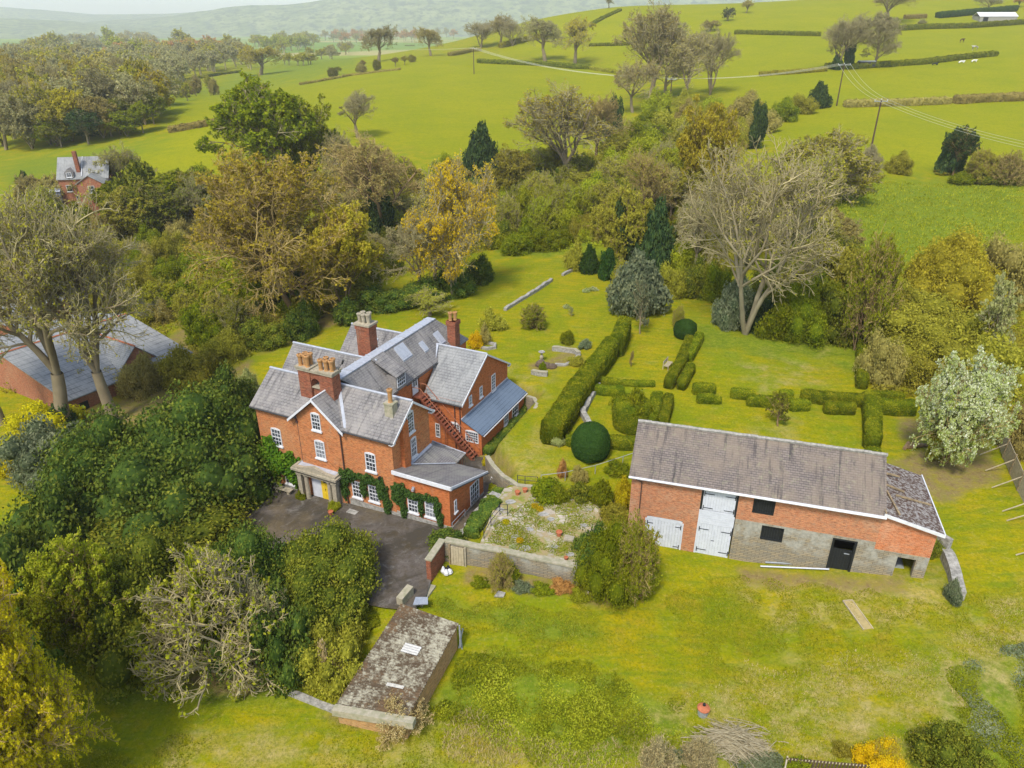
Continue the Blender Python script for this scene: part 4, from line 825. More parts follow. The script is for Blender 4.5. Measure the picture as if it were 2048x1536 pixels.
# terrace paving
t = NT('crazy_paving'); p = t.pos(); vo = t.new('ShaderNodeTexVoronoi', feature='DISTANCE_TO_EDGE'); t.put(vo.inputs[0], p); vo.inputs['Scale'].default_value = 1.5; vc = t.new('ShaderNodeTexVoronoi'); t.put(vc.inputs[0], p); vc.inputs['Scale'].default_value = 1.5
st_ = t.mix(t.sep(vc.outputs['Color'])[0], (.34, .29, .21), (.52, .46, .37)); st_ = t.mix(t.math('MULTIPLY', t.step(t.noise(p, 4, 4), .4, .6), .5), st_, (.3, .24, .16))
gr = t.mix(t.step(t.noise(p, 2, 4), .4, .6), (.2, .22, .03), (.33, .25, .12)); gap = t.math('MAXIMUM', t.math('SUBTRACT', 1.0, t.step(vo.outputs[0], .02, .07)), t.step(t.noise(p, .5, 4, .7), .46, .54))
t.bump(t.noise(p, 8, 4), .6, .05); M['paving'] = t.done(t.mix(gap, st_, gr), .95)
sheet('terrace', [atz(u, v, 1.3) for u, v in [(960, 1088), (1150, 1125), (1225, 1060), (1225, 1000), (1170, 980), (1090, 985), (1050, 968), (1008, 978), (990, 1010), (975, 1050)]], M['paving'], .05, .7, zterr)
# stone steps down beside the terrace
stp = thing('stone_steps', 'worn stone steps between the trailing shrub and the terrace railing', 'steps', atz(935, 1075, 0)); o_ = Vector(stp.location)
e0, e1 = atz(925, 1085, -.1), atz(998, 990, 1.2); m = MB(); n = 11; dd_ = (e1 - e0)[:2]; L_ = np.linalg.norm(dd_); dd_ = dd_ / L_; pn = np.array([-dd_[1], dd_[0]])
for k in range(n):
    c0 = e0[:2] + dd_ * L_ * k / n; c1 = e0[:2] + dd_ * L_ * ((k + 1) / n + .02); z = -.1 + 1.4 * (k + 1) / n; w = .8 + .1 * math.sin(k * 2.3)
    q = [c0 - pn * w, c0 + pn * w, c1 + pn * w, c1 - pn * w]; m.prism([(x[0] - o_.x, x[1] - o_.y, -.8) for x in q], (0, 0, z + .8 - .002 * k))
m.build('treads', M['stonegrey'], stp)
# loose stones of the terrace
rr = random.Random(5); stone_px = [(1102, 1040), (1180, 1020), (1168, 1052), (1060, 1060), (1010, 1040), (1030, 1075), (1110, 1095), (1086, 1030), (1140, 1000), (1020, 1005), (1000, 1020), (1140, 1110), (1070, 1008), (1050, 1098)]
lab = ['by the tulips', 'near the shrub bed', 'below the plant pot', 'in the paving middle', 'beside the railing', 'near the left daffodils', 'by the brick block', 'left of the red pot', 'under the shrub edge', 'at the top of the steps', 'near the steps rail', 'near the right tree', 'behind the daffodils', 'behind the wall coping']
for (u, v), lb in zip(stone_px, lab):
    p = P(u, v); k = rr.randint(5, 7); r = rr.uniform(.3, .5); pts = [(r * rr.uniform(.7, 1.1) * math.cos(6.283 * i / k), r * .75 * rr.uniform(.7, 1.1) * math.sin(6.283 * i / k), 0) for i in range(k)]
    m = MB(); m.prism([(x, y, -.05) for x, y, _ in pts], (0, 0, .13)); o = m.build('flagstone', M['stonegrey']); o.location = p + Vector((0, 0, .02)); tag(o, 'flat pale flagstone ' + lb, 'stone', 'loose flagstones on the terrace')
# railings
def railing(px, h, label, rails=2, mat='iron', post=1.4, dz=None, name='railing', r=.025):
    pts = [Vector(P(*q)) for q in px]; root = thing(name, label, 'railing', pts[0]); o = pts[0]
    allp = []
    for a, b in zip(pts[:-1], pts[1:]):
        k = max(1, int((b - a).length / post)); allp += [a.lerp(b, i / k) for i in range(k)]
    allp.append(pts[-1])
    for p in allp: m = MB(); m.tube([p - o, p - o + Vector((0, 0, h))], r * 1.3, 5); m.build('post', M[mat], root)
    for k in range(rails):
        z = h * (1 - .45 * k) - .03; m = MB(); m.tube([p - o + Vector((0, 0, z)) for p in allp], r, 5); m.build('rail', M[mat], root)
    return root
railing([(968, 1078), (982, 1052), (1000, 1030), (1015, 1030)], 1.0, 'thin iron railing along the left edge of the terrace', 2, 'iron')
railing([(1035, 968), (1050, 970), (1075, 972)], .9, 'thin iron railing on top of the curved retaining wall', 2, 'iron', .8)
railing([(1082, 968), (1130, 962), (1190, 948), (1245, 930), (1268, 922)], .9, 'long grey handrail running under the dark dome bush to the barn', 1, 'galv', 2.2)
railing([(905, 1062), (930, 1035)], .8, 'short grey handrail beside the annex corner', 1, 'galv', 1.5)
# timber fence at the right edge
def fence(px, h, label, side=-1):
    pts = [Vector(P(*q)) for q in px]; root = thing('timber_fence', label, 'fence', pts[0]); o = pts[0]; allp = []
    for a, b in zip(pts[:-1], pts[1:]):
        k = max(1, int((b - a).length / 2.0)); allp += [a.lerp(b, i / k) for i in range(k)]
    allp.append(pts[-1])
    for p, q in zip(allp[:-1], allp[1:]):
        p, q = p - o, q - o; d = (q - p); n = Vector((-d.y, d.x, 0)).normalized() * .03; k = max(3, int(d.length / .15)); m = MB()
        for i in range(k):
            a, b = p.lerp(q, i / k + .004), p.lerp(q, (i + 1) / k - .01); m.prism([a + n, b + n, b - n * .2, a - n * .2], (0, 0, h - .1))
        m.build('fence_panel', M['woodpale'], root)
    for p in allp:
        p = p - o; m = MB(); m.box(p.x - .05, p.x + .05, p.y - .05, p.y + .05, p.z - .3, p.z + h + .05); m.build('post', M['wood'], root)
        m = MB(); d = (pts[-1] - pts[0]); n = Vector((-d.y, d.x, 0)).normalized() * side * 1.7; m.tube([p + Vector((0, 0, h * .75)), p + n + Vector((0, 0, -.1))], .045, 4); m.build('brace', M['woodpale'], root)
    return root
fence([(1986, 862), (2006, 915), (2034, 982), (2058, 1030)], 1.8, 'tall timber board fence with diagonal braces at the right edge', -1)
fence([(2068, 1050), (2090, 1120)], 1.7, 'lower braced timber fence beyond the right frame edge', -1)
# picket fence
pts = [Vector(P(*q)) for q in [(1568, 1541), (1650, 1549), (1770, 1559)]]; root = thing('picket_fence', 'brown picket fence with pale rails in the bottom right foreground', 'fence', pts[0]); o = pts[0]
tot = (pts[-1] - o).length; n = 30
for i in range(n + 1):
    p = (pts[-1] - o) * (i / n); m = MB(); m.box(p.x - .045, p.x + .045, p.y - .05, p.y - .02, p.z + .05, p.z + 1.05); m.build('picket', M['wooddark'], root)
for z in (.35, .9): m = MB(); m.tube([Vector((0, 0, z)), pts[-1] - o + Vector((0, 0, z))], .04, 4); m.build('rail', M['woodpale'], root)
p1 = Vector(P(1561, 1575)) - o; m = MB(); m.tube([Vector((0, 0, .9)), p1 + Vector((0, 0, .9))], .05, 4); m.tube([Vector((0, 0, 0)), Vector((0, 0, 1.1))], .05, 4); m.build('side_rail', M['woodpale'], root)
# ---------------------------------------------------------------- shed with a corrugated roof
t = NT('corrugated'); p = t.co(); nn = t.noise(p, 3.2, 6, .75); sy = t.sep(p)[1]; c = t.mix(t.step(t.math('ADD', nn, t.math('MULTIPLY', t.noise(p, .5, 3), .5)), .62, .8), (.36, .34, .25), (.085, .06, .035)); c = t.mix(t.math('MULTIPLY', t.step(t.noise(p, .45, 3, .6), .55, .62), t.step(nn, .35, .55)), c, (.13, .08, .04)); t.bump(nn, .6, .05); M['corr'] = t.done(c, .95)
q = [atz(802, 1207, 1.3), atz(918, 1247, 1.7), atz(812, 1440, 1.0), atz(667, 1416, .3)]
shed = thing('low_shed', 'low lean-to shed with a long mossy corrugated roof', 'shed', tuple(q[3])); o = np.array(q[3])
Q = [x - o for x in q]; nu, nv = 6, 300; Vv = []; 
for j in range(nv + 1):
    f = j / nv; a = Q[0] + (Q[3] - Q[0]) * f; b = Q[1] + (Q[2] - Q[1]) * f; w = .05 * math.sin(2 * math.pi * j / 8.0)
    for i in range(nu + 1):
        g = i / nu; r_ = a + (b - a) * g; Vv.append((r_[0], r_[1], r_[2] + w - .012 * ((int(g * 2.001)) % 2)))
Fv = [(j*(nu+1)+i, (j+1)*(nu+1)+i, (j+1)*(nu+1)+i+1, j*(nu+1)+i+1) for j in range(nv) for i in range(nu)]
n = len(Vv); Vv += [(x, y, z - .05) for x, y, z in Vv]; Fv += [tuple(n + i for i in f[::-1]) for f in Fv[:]]
m = MB(); m.add(Vv, Fv); sr = m.build('corrugated_roof', M['corr'], shed)
def onroof(f, g, dz): a = Q[0] + (Q[3] - Q[0]) * f; b = Q[1] + (Q[2] - Q[1]) * f; r_ = a + (b - a) * g; return (r_[0], r_[1], r_[2] + dz)
for i, (f0, f1, g0, g1_) in enumerate([(.34, .43, .42, .68), (.72, .75, .5, .75)]):
    m = MB(); n2 = 12; vs = []; fs = []
    for j in range(n2 + 1):
        f = f0 + (f1 - f0) * j / n2
        for g in (g0, g1_): vs.append(onroof(f, g, .06 + .02 * math.sin(j * 2.1)))
    fs = [(2*j, 2*j+2, 2*j+3, 2*j+1) for j in range(n2)]; m.add(vs, fs); m.build('roof_light', plain('roof_sheet_%d' % i, (.58, .56, .5), .5, .15, 6), sr)
C_ = [c + (np.mean(Q, 0) - c) * .045 for c in Q]
m = MB(); nQ = 4; m.add([(c[0], c[1], -2) for c in C_] + [(c[0], c[1], c[2] - .1) for c in C_], [(i, (i + 1) % 4, 4 + (i + 1) % 4, 4 + i) for i in range(4)])
m.build('wall', brickmat('brick_shed', (.55, .3, .1), (.45, .23, .08), (.4, .3, .18), (.42, .3, .14), .5), shed)
m = MB(); e0_, e1_ = Q[3], Q[2]; k_ = (e1_ - e0_) / np.linalg.norm(e1_ - e0_); pr = np.array([k_[1], -k_[0], 0]) * .22
m.prism([e0_ - pr + np.array([0, 0, -.4]), e0_ + pr + np.array([0, 0, -.4]), e1_ + pr + k_ * .5 + np.array([0, 0, -.4]), e1_ - pr + k_ * .5 + np.array([0, 0, -.4])], (0, 0, .47)); m.build('coping', M['coping'], shed)
m = MB(); m.tube([Q[1] + np.array([.02, -.05, -.1]), Q[1] + np.array([.05, -.3, -1.7])], .05, 6); m.build('downpipe', M['galv'], shed)
p = P(918, 1297); m = MB(); m.tube([(0, 0, .05), (.25, .4, 1.3)], .05, 6); m.tube([(.2, -.1, .05), (.1, .35, 1.2)], .04, 5); o = m.build('metal_poles', M['galv']); o.location = p; tag(o, 'grey poles leaning against the corner of the corrugated shed', 'poles')
p = P(840, 1218); m = MB(); m.prism([(-.5, -.3, 0), (.5, -.4, 0), (.6, .2, 0), (-.2, .35, 0)], (0, 0, .07)); o = m.build('metal_sheet', M['galv']); o.location = p + Vector((0, 0, .7)); o.rotation_euler = (.1, .1, .3); tag(o, 'crumpled silver sheet at the top edge of the shed roof', 'sheet')
p = P(893, 1147); root = thing('rubbish_bag', 'torn white and black plastic bag against the brick wall', 'bag', p); m = MB()
for k in range(5): m.lathe([(.05, 0), (.26 - .03 * k, .12), (.2, .3), (.06, .42 + .06 * k)], (.22 * math.cos(k * 2.4), .2 * math.sin(k * 2.4), 0), 7, k % 2)
m.build('plastic', [M['white'], M['black']], root)
# ---------------------------------------------------------------- vegetation meshes
def nrm(a): return a / (np.linalg.norm(a, axis=-1, keepdims=True) + 1e-9)
def curves(start, dirs, length, m, wob, up, rng):
    n = len(start); C = np.zeros((n, m + 1, 3)); C[:, 0] = start; d = nrm(dirs)
    for k in range(m):
        d = nrm(d + rng.normal(size=(n, 3)) * wob + np.array([0, 0, up])); C[:, k+1] = C[:, k] + d * (length / m)[:, None]
    return C
def tubes(C, r0, r1, sides):
    n, m, _ = C.shape; ax = nrm(C[:, -1] - C[:, 0]); h = np.where(np.abs(ax[:, 2:3]) > .8, np.array([[1., 0, 0]]), np.array([[0, 0, 1.]]))
    a = nrm(np.cross(ax, h)); b = np.cross(ax, a); f = np.linspace(0, 1, m)[None, :, None]; r = r0[:, None, None] * (1 - f) + r1[:, None, None] * f
    th = np.arange(sides) * 2 * np.pi / sides
    V = C[:, :, None] + r[:, :, None] * (a[:, None, None] * np.cos(th)[None, None, :, None] + b[:, None, None] * np.sin(th)[None, None, :, None])
    i = (np.arange(n)[:, None, None] * m + np.arange(m - 1)[None, :, None]) * sides; k = np.arange(sides)[None, None]; k2 = (k + 1) % sides
    F = np.stack([i + k, i + k2, i + sides + k2, i + sides + k], -1).reshape(-1, 4); return V.reshape(-1, 3), F
def spawn(C, nch, t0, t1, ang, rng, ratio, plen):
    n, m, _ = C.shape; t_ = (np.arange(nch)[None] + rng.random((n, nch))) / nch * (t1 - t0) + t0; x = t_ * (m - 1); i = np.minimum(x.astype(int), m - 2); f = (x - i)[..., None]
    ii = np.arange(n)[:, None]; S = C[ii, i] * (1 - f) + C[ii, i+1] * f; D = nrm(C[ii, i+1] - C[ii, i]); Rr = nrm(np.cross(D, rng.normal(size=D.shape)))
    a = (ang * (0.7 + 0.6 * rng.random((n, nch))))[..., None]; D2 = D * np.cos(a) + Rr * np.sin(a)
    L = plen[:, None] * ratio * (1.15 - .6 * t_) * (0.7 + .6 * rng.random((n, nch)))
    return S.reshape(-1, 3), D2.reshape(-1, 3), L.ravel(), t_.ravel()
def tree_mesh(seed, form='round', n1=12, n2=6, n3=6, n4=5, n5=3, twig=.0016, leaf=.006, nleaf=3, rx=.42, rz=.42, cz=.58, wob=.16, up=.04, trunk=.022, lo=0):
    rng = np.random.default_rng(seed); LV = []
    if form == 'shrub': base = np.zeros((14, 3)); base[:, :2] = rng.normal(size=(14, 2)) * .06; az = rng.random(14) * 6.28; el = .35 + .6 * rng.random(14); D = np.stack([np.cos(az) * np.cos(el * 1.5), np.sin(az) * np.cos(el * 1.5), np.sin(el * 1.5)], 1); L = np.full(14, .62); r = np.full(14, trunk * .4)
    elif form == 'multi': base = np.zeros((4, 3)); az = rng.random() * 6 + np.arange(4) * 1.6; D = np.stack([np.cos(az) * .32, np.sin(az) * .32, np.ones(4)], 1); L = np.array([.85, .75, .7, .65]); r = np.full(4, trunk * .7)
    elif form == 'tall': base = np.zeros((1, 3)); D = np.array([[.02, .02, 1]]); L = np.array([.93]); r = np.array([trunk])
    else:
        T = curves(np.zeros((1, 3)), np.array([[rng.normal() * .08, rng.normal() * .08, 1]]), np.array([.3]), 4, .06, 0, rng); V0, F0 = tubes(T, np.array([trunk * 1.3]), np.array([trunk]), 8); LV.append((V0, F0, 0))
        k = 4; base = np.repeat(T[:, -1], k, 0); az = rng.random() * 6 + np.arange(k) * 6.28 / k; D = np.stack([np.cos(az) * .5, np.sin(az) * .5, np.full(k, .9)], 1); D[0] = (0.05, 0, 1); L = .5 + .15 * rng.random(k); r = np.full(k, trunk * .65)
    C0 = curves(base, D, L, 7, wob * .6, .05, rng); r1 = r * .3
    V0, F0 = tubes(C0, r, r1, 7); LV.append((V0, F0, 0))
    def env(S, Dd, L_):
        # distance to the crown envelope along D
        c = np.array([0, 0, cz]); e = np.array([rx, rx, rz]); s = (S - c) / e; d = Dd / e; A = (d ** 2).sum(1); Bq = (s * d).sum(1); Cq = (s ** 2).sum(1) - 1; disc = np.sqrt(np.maximum(Bq ** 2 - A * Cq, 0)); return np.clip((-Bq + disc) / A, .02, None)
    S, D, L, t_ = spawn(C0, n1, .12 if form in('tall', 'shrub') else (lo or .15), 1., .85, rng, .7, L); L = env(S, D, L) * (.75 + .3 * rng.random(len(L))); L = np.minimum(L, .6)
    C1 = curves(S, D, L, 6, wob, up, rng); V, F = tubes(C1, np.full(len(L), trunk * .26) * np.clip(L / .35, .4, 1.3), np.full(len(L), twig * 1.6), 5); LV.append((V, F, 0))
    S, D, L2, _ = spawn(C1, n2, .2, 1, .7, rng, .5, L); C2 = curves(S, D, L2, 4, wob * 1.2, up, rng); V, F = tubes(C2, np.full(len(L2), twig * 2.6), np.full(len(L2), twig * 1.3), 4); LV.append((V, F, 1))
    S, D, L3, _ = spawn(C2, n3, .15, 1, .75, rng, .55, L2); C3 = curves(S, D, L3, 3, wob * 1.3, up, rng); V, F = tubes(C3, np.full(len(L3), twig * 1.4), np.full(len(L3), twig), 3); LV.append((V, F, 1))
    last = C3; Ll = L3
    if n4:
        S, D, L4, _ = spawn(C3, n4, .2, 1, .75, rng, .6, L3); L4 = np.maximum(L4, .012); C4 = curves(S, D, L4, 2, wob * 1.3, up, rng); V, F = tubes(C4, np.full(len(L4), twig), np.full(len(L4), twig * .6), 3); LV.append((V, F, 1)); last = C4; Ll = L4
    if nleaf:
        i = rng.integers(0, last.shape[0], last.shape[0] * nleaf); f = rng.random(len(i))[:, None]; P_ = last[i, -2] * (1 - f) + last[i, -1] * f + rng.normal(size=(len(i), 3)) * leaf * .7
        V, F = leafquads(P_, nrm(P_ - np.array([0, 0, cz])) + np.array([0, 0, .3]), leaf, rng, .3, .75); lv = np.clip(.5 + .25 * rng.normal(size=len(F)) + .3 * np.repeat((P_[:, 2] - cz), 1), 0, 1); LV.append((V, F, 2, lv))
    return LV
def pack(LV, sel, name, nm):
    Vs, Fs, As, Ms, o = [], [], [], [], 0; rng = np.random.default_rng(7)
    for e in LV:
        if e[2] not in sel: continue
        Vs.append(e[0]); Fs.append(e[1] + o); o += len(e[0]); As.append(e[3] if len(e) > 3 else rng.random(len(e[1])) * .5 + .25); Ms.append(np.full(len(e[1]), sel.index(e[2])))
    me = qmesh(name, np.concatenate(Vs), np.concatenate(Fs), np.concatenate(As), [M['barkgrey']] * nm, np.concatenate(Ms)); return me
TM = {}; RXA = {}
def reg(key, seed, **k):
    LV = tree_mesh(seed, **k); a = np.concatenate([e[0] for e in LV if e[2] > 0]); sz = 1 / np.percentile(a[:, 2], 99.3)
    cx, cy = a[:, 0].mean(), a[:, 1].mean(); ds = np.array([cx, cy]) / .6
    for e in LV: e[0][:, :2] -= e[0][:, 2:3] * ds; e[0][:, 2] *= sz
    a = np.concatenate([e[0] for e in LV if e[2] > 0])
    RXA[key] = np.percentile(np.hypot(a[:, 0], a[:, 1]), 96); TM[key] = (pack(LV, [0], 'trunk', 1), pack(LV, [1, 2], 'crown', 2))
reg('round1', 1, rx=.46, rz=.42, n1=9, n2=7, n3=6, n4=4, nleaf=1, leaf=.007, trunk=.026)
reg('round2', 2, rx=.42, rz=.44, n1=9, n2=7, n3=6, n4=4, nleaf=1, leaf=.007, trunk=.026)
reg('round3', 3, rx=.5, rz=.4, n1=8, n2=7, n3=6, n4=4, nleaf=1, leaf=.008, wob=.22)
reg('multi1', 4, form='multi', rx=.46, rz=.36, cz=.66, lo=.42, up=.07, n1=8, n2=7, n3=6, n4=4, nleaf=1, leaf=.006, trunk=.028)
reg('multi2', 5, form='multi', rx=.52, rz=.38, cz=.64, lo=.38, up=.07, n1=8, n2=7, n3=6, n4=4, nleaf=1, leaf=.006, trunk=.028)
reg('high1', 41, rx=.5, rz=.37, cz=.66, lo=.3, up=.05, n1=10, n2=7, n3=6, n4=4, nleaf=1, leaf=.006, trunk=.034)
reg('high2', 42, rx=.48, rz=.38, cz=.65, lo=.3, up=.05, n1=10, n2=7, n3=6, n4=4, nleaf=1, leaf=.006, trunk=.034)
reg('bud1', 19, form='multi', rx=.48, rz=.46, n1=9, n2=8, n3=7, n4=5, nleaf=3, leaf=.007, trunk=.024)
reg('tall1', 6, form='tall', rx=.27, rz=.45, cz=.55, n1=36, n2=7, n3=7, n4=5, nleaf=1, leaf=.006)
reg('tall2', 7, form='tall', rx=.34, rz=.44, cz=.57, n1=36, n2=7, n3=7, n4=5, nleaf=1, leaf=.006)
reg('shrub1', 8, form='shrub', rx=.55, rz=.8, cz=.15, n1=7, n2=6, n3=6, n4=4, nleaf=2, leaf=.013, twig=.0026, trunk=.03)
reg('shrub2', 9, form='shrub', rx=.6, rz=.75, cz=.15, n1=6, n2=5, n3=5, n4=3, nleaf=1, leaf=.012, twig=.0028, trunk=.03)
reg('leafy1', 10, rx=.44, rz=.44, n1=8, n2=7, n3=7, n4=4, nleaf=7, leaf=.011)
reg('bloom', 17, form='multi', rx=.5, rz=.52, cz=.46, n1=12, n2=8, n3=7, n4=4, nleaf=7, leaf=.011, trunk=.015)
reg('willow', 18, form='multi', rx=.48, rz=.5, cz=.5, n1=12, n2=8, n3=7, n4=5, nleaf=8, leaf=.0065, trunk=.015)
reg('leafy2', 11, form='multi', rx=.44, rz=.46, n1=8, n2=7, n3=6, n4=4, nleaf=7, leaf=.012)
reg('far1', 12, rx=.45, rz=.43, n1=7, n2=6, n3=5, n4=0, nleaf=6, leaf=.018, twig=.003, trunk=.03)
reg('far2', 13, form='multi', rx=.43, rz=.46, n1=7, n2=6, n3=5, n4=0, nleaf=6, leaf=.018, twig=.003, trunk=.03)
reg('far3', 14, form='tall', rx=.3, rz=.46, cz=.54, n1=24, n2=6, n3=5, n4=0, nleaf=5, leaf=.018, twig=.003, trunk=.03)
reg('vfar', 31, rx=.46, rz=.43, n1=6, n2=5, n3=4, n4=0, nleaf=4, leaf=.028, twig=.004, trunk=.03)
reg('oak', 15, rx=.55, rz=.4, cz=.6, n1=7, n2=7, n3=6, n4=4, nleaf=2, leaf=.01, wob=.32, trunk=.035)
def blob_mesh(seed, shape='dome', n=9000, size=.03, lumps=26, core=True, rough=.1, flat=.45):
    rng = np.random.default_rng(seed)
    # lump centres over the envelope
    k = np.arange(lumps) + .5; ph = np.arccos(1 - 1.0 * k / lumps) if shape != 'cone' else None; th = k * 2.39996
    if shape == 'dome': c = np.stack([np.cos(th) * np.sin(ph) * .66, np.sin(th) * np.sin(ph) * .66, np.cos(ph) * .62 + .1], 1); r = .3 + .1 * rng.random(lumps); c += rng.normal(size=c.shape) * rough * .6
    elif shape == 'cone': h = k / lumps; c = np.stack([np.cos(th) * .62 * (1 - h) ** .8, np.sin(th) * .62 * (1 - h) ** .8, .12 + h * .78], 1); r = (.34 - .22 * h) * (.9 + .25 * rng.random(lumps)); c += rng.normal(size=c.shape) * rough * .3
    elif shape == 'column': h = k / lumps; c = np.stack([np.cos(th) * .5, np.sin(th) * .5, .1 + h * .8], 1); r = np.full(lumps, .3) * (.8 + .4 * rng.random(lumps)); c[:, :2] *= (1.1 - h * .6)[:, None]; c += rng.normal(size=c.shape) * rough * .5
    c = np.concatenate([c, [[0, 0, .3]]]); r = np.append(r, .55 if shape != 'column' else .4)
    # anisotropic space: x,y in [-1,1], z in [0,1] (z scaled by 1)
    per = (n * (r ** 2) / (r ** 2).sum()).astype(int) + 1; Cc = np.repeat(c, per, 0); Rr = np.repeat(r, per); d = nrm(rng.normal(size=(len(Cc), 3))); ir = .7 + .38 * rng.random(len(Cc)) ; Pp = Cc + d * (Rr * ir)[:, None] * np.array([1, 1, .8])
    dist = np.linalg.norm((Pp[:, None] - c[None]) / np.array([1, 1, .8]), axis=2) / r[None]; ok = (dist.min(1) > .68) & (Pp[:, 2] > 0.0); Pp, d = Pp[ok], d[ok]
    lump = np.repeat(rng.random(len(c)), per)[ok]
    jn = np.array([noise.noise(Vector(q) * 4.5 + Vector((seed, 0, 0))) * .1 + noise.noise(Vector(q) * 11) * .05 for q in Pp]); Pp = Pp + d * jn[:, None]
    V, F = leafquads(Pp, d + np.array([0, 0, .4]), size, rng, flat, .6); A = np.clip(.05 + .3 * lump + .65 * rng.random(len(F)) + jn * 1.5, 0, 1)
    mz = np.percentile(V[:, 2], 99.5); mr = np.percentile(np.hypot(V[:, 0], V[:, 1]), 96); V = V * np.array([1 / mr, 1 / mr, 1 / mz])
    leaves = (V, F, 1, A); LV = [leaves]
    if core:
        m = MB(); 
        for cc, rr_ in zip(c, r):
            R2 = rr_ * .66; prof = [(R2 * math.sin(math.pi * j / 6) + .001, -.75 * R2 * math.cos(math.pi * j / 6)) for j in range(7)]; m.lathe(prof, tuple(cc), 8)
        Vc = np.array(m.v) * np.array([1 / mr, 1 / mr, 1 / mz]); Vc[:, 2] = np.maximum(Vc[:, 2], .0); Fc = np.array([f for f in m.f if len(f) == 4]); LV.append((Vc, Fc, 0, np.full(len(Fc), .05)))
    return LV
BM = {}
def regb(key, seed, **k):
    LV = blob_mesh(seed, **k); BM[key] = pack(LV, [0, 1], 'foliage', 2)
regb('big1', 21, n=62000, size=.021, lumps=75, rough=.26); regb('big2', 22, n=58000, size=.021, lumps=60, rough=.3)
regb('mid1', 23, n=19000, size=.034, lumps=30, rough=.24); regb('mid2', 24, n=19000, size=.034, lumps=36, rough=.3)
regb('small1', 25, n=4500, size=.055, lumps=14, rough=.12); regb('small2', 26, n=4500, size=.055, lumps=18, rough=.2)
regb('cone1', 27, shape='cone', n=12000, size=.04, lumps=40); regb('cone2', 28, shape='cone', n=6000, size=.05, lumps=26, rough=.3)
regb('col1', 29, shape='column', n=9000, size=.05, lumps=30, rough=.25)
regb('far', 30, n=2600, size=.08, lumps=14, rough=.2)
LM = dict(
 ever=[(.03, .06, .014), (.07, .115, .018), (.15, .185, .024), (.28, .27, .03)],
 everolive=[(.045, .065, .01), (.11, .135, .014), (.21, .215, .02), (.34, .3, .035)],
 dark=[(.015, .035, .016), (.035, .065, .022), (.07, .11, .03), (.13, .16, .04)],
 bluegrey=[(.07, .11, .05), (.17, .21, .1), (.29, .32, .17), (.45, .45, .25)],
 holly=[(.06, .085, .045), (.14, .17, .09), (.23, .25, .13), (.36, .35, .15)],
 box=[(.035, .065, .006), (.1, .135, .007), (.21, .22, .01), (.38, .34, .015)],
 yew=[(.02, .045, .01), (.035, .075, .014), (.06, .105, .016)],
 green=[(.08, .12, .006), (.17, .21, .01), (.29, .31, .014), (.42, .4, .02)],
 spring=[(.17, .21, .01), (.3, .33, .015), (.43, .44, .03), (.56, .54, .05)],
 yellow=[(.34, .31, .01), (.52, .46, .012), (.68, .57, .018), (.8, .68, .03)],
 orange=[(.24, .21, .02), (.37, .31, .025), (.5, .41, .035), (.62, .52, .05)],
 amber=[(.42, .29, .012), (.6, .42, .015), (.74, .54, .015), (.8, .62, .02)],
 olive=[(.19, .185, .02), (.31, .29, .03), (.43, .39, .045), (.54, .49, .07)],
 tan=[(.3, .22, .1), (.46, .35, .18), (.6, .47, .26)],
 brown=[(.27, .22, .06), (.4, .33, .09), (.52, .44, .13)],
 grey=[(.26, .24, .1), (.38, .35, .15), (.5, .46, .2)],
 straw=[(.5, .4, .16), (.62, .5, .22), (.75, .62, .32)],
 white=[(.22, .28, .03), (.38, .43, .08), (.6, .62, .36), (.85, .85, .72)],
 pale=[(.28, .32, .08), (.42, .45, .15), (.56, .56, .27)],
 gold=[(.6, .38, .01), (.8, .58, .01), (.85, .68, .02)],
 rust=[(.4, .2, .06), (.52, .27, .08), (.6, .34, .12)])
def LMat(k):
    key = 'leaf_' + k
    if key not in M: M[key] = leafmat(key, LM[k], .42 if k not in ('yew', 'box', 'ever', 'dark', 'everolive') else .15)
    return M[key]
BK = dict(g='barkgrey', p='barkpale', b='barkbrown')
MC = {}
def setm(o, mats):
    k = (o.data.name,) + tuple(m.name for m in mats)
    if k not in MC:
        me = o.data.copy()
        for i, x in enumerate(mats): me.materials[i] = x
        MC[k] = me
    o.data = MC[k]
def put_tree(u, vb, vt, hw_, form, leaf, bark, label, group=None, cat='tree', name='tree', seed=None, ivy=None, leaf2=None, sink=.0, far=False):
    p = P(u, vb); h = max(hat(p, vt), .3); w = wpx((p[0], p[1], p[2] + h * .6), hw_); rs = random.Random(int(u * 7 + vb * 3)); rx = RXA[form]
    s = w / rx; root = thing(name, label, cat, (p.x, p.y, p.z - .1), rs.random() * 6.28, group, (s, s, h))
    t_, c_ = TM[form]; ot = bpy.data.objects.new('trunk', t_); link(ot); ot.parent = root; setm(ot, [M[BK[bark]]])
    oc = bpy.data.objects.new('crown', c_); link(oc); oc.parent = root; setm(oc, [M['twig' + bark], LMat(leaf)])
    if ivy:
        for z0, z1, r in ivy:
            iv = bpy.data.objects.new('ivy', BM['col1']); link(iv); iv.parent = root; iv.location = (0, 0, z0); iv.scale = (r / s, r / s, z1 - z0); setm(iv, [LMat('dark'), LMat('dark')])
    return root
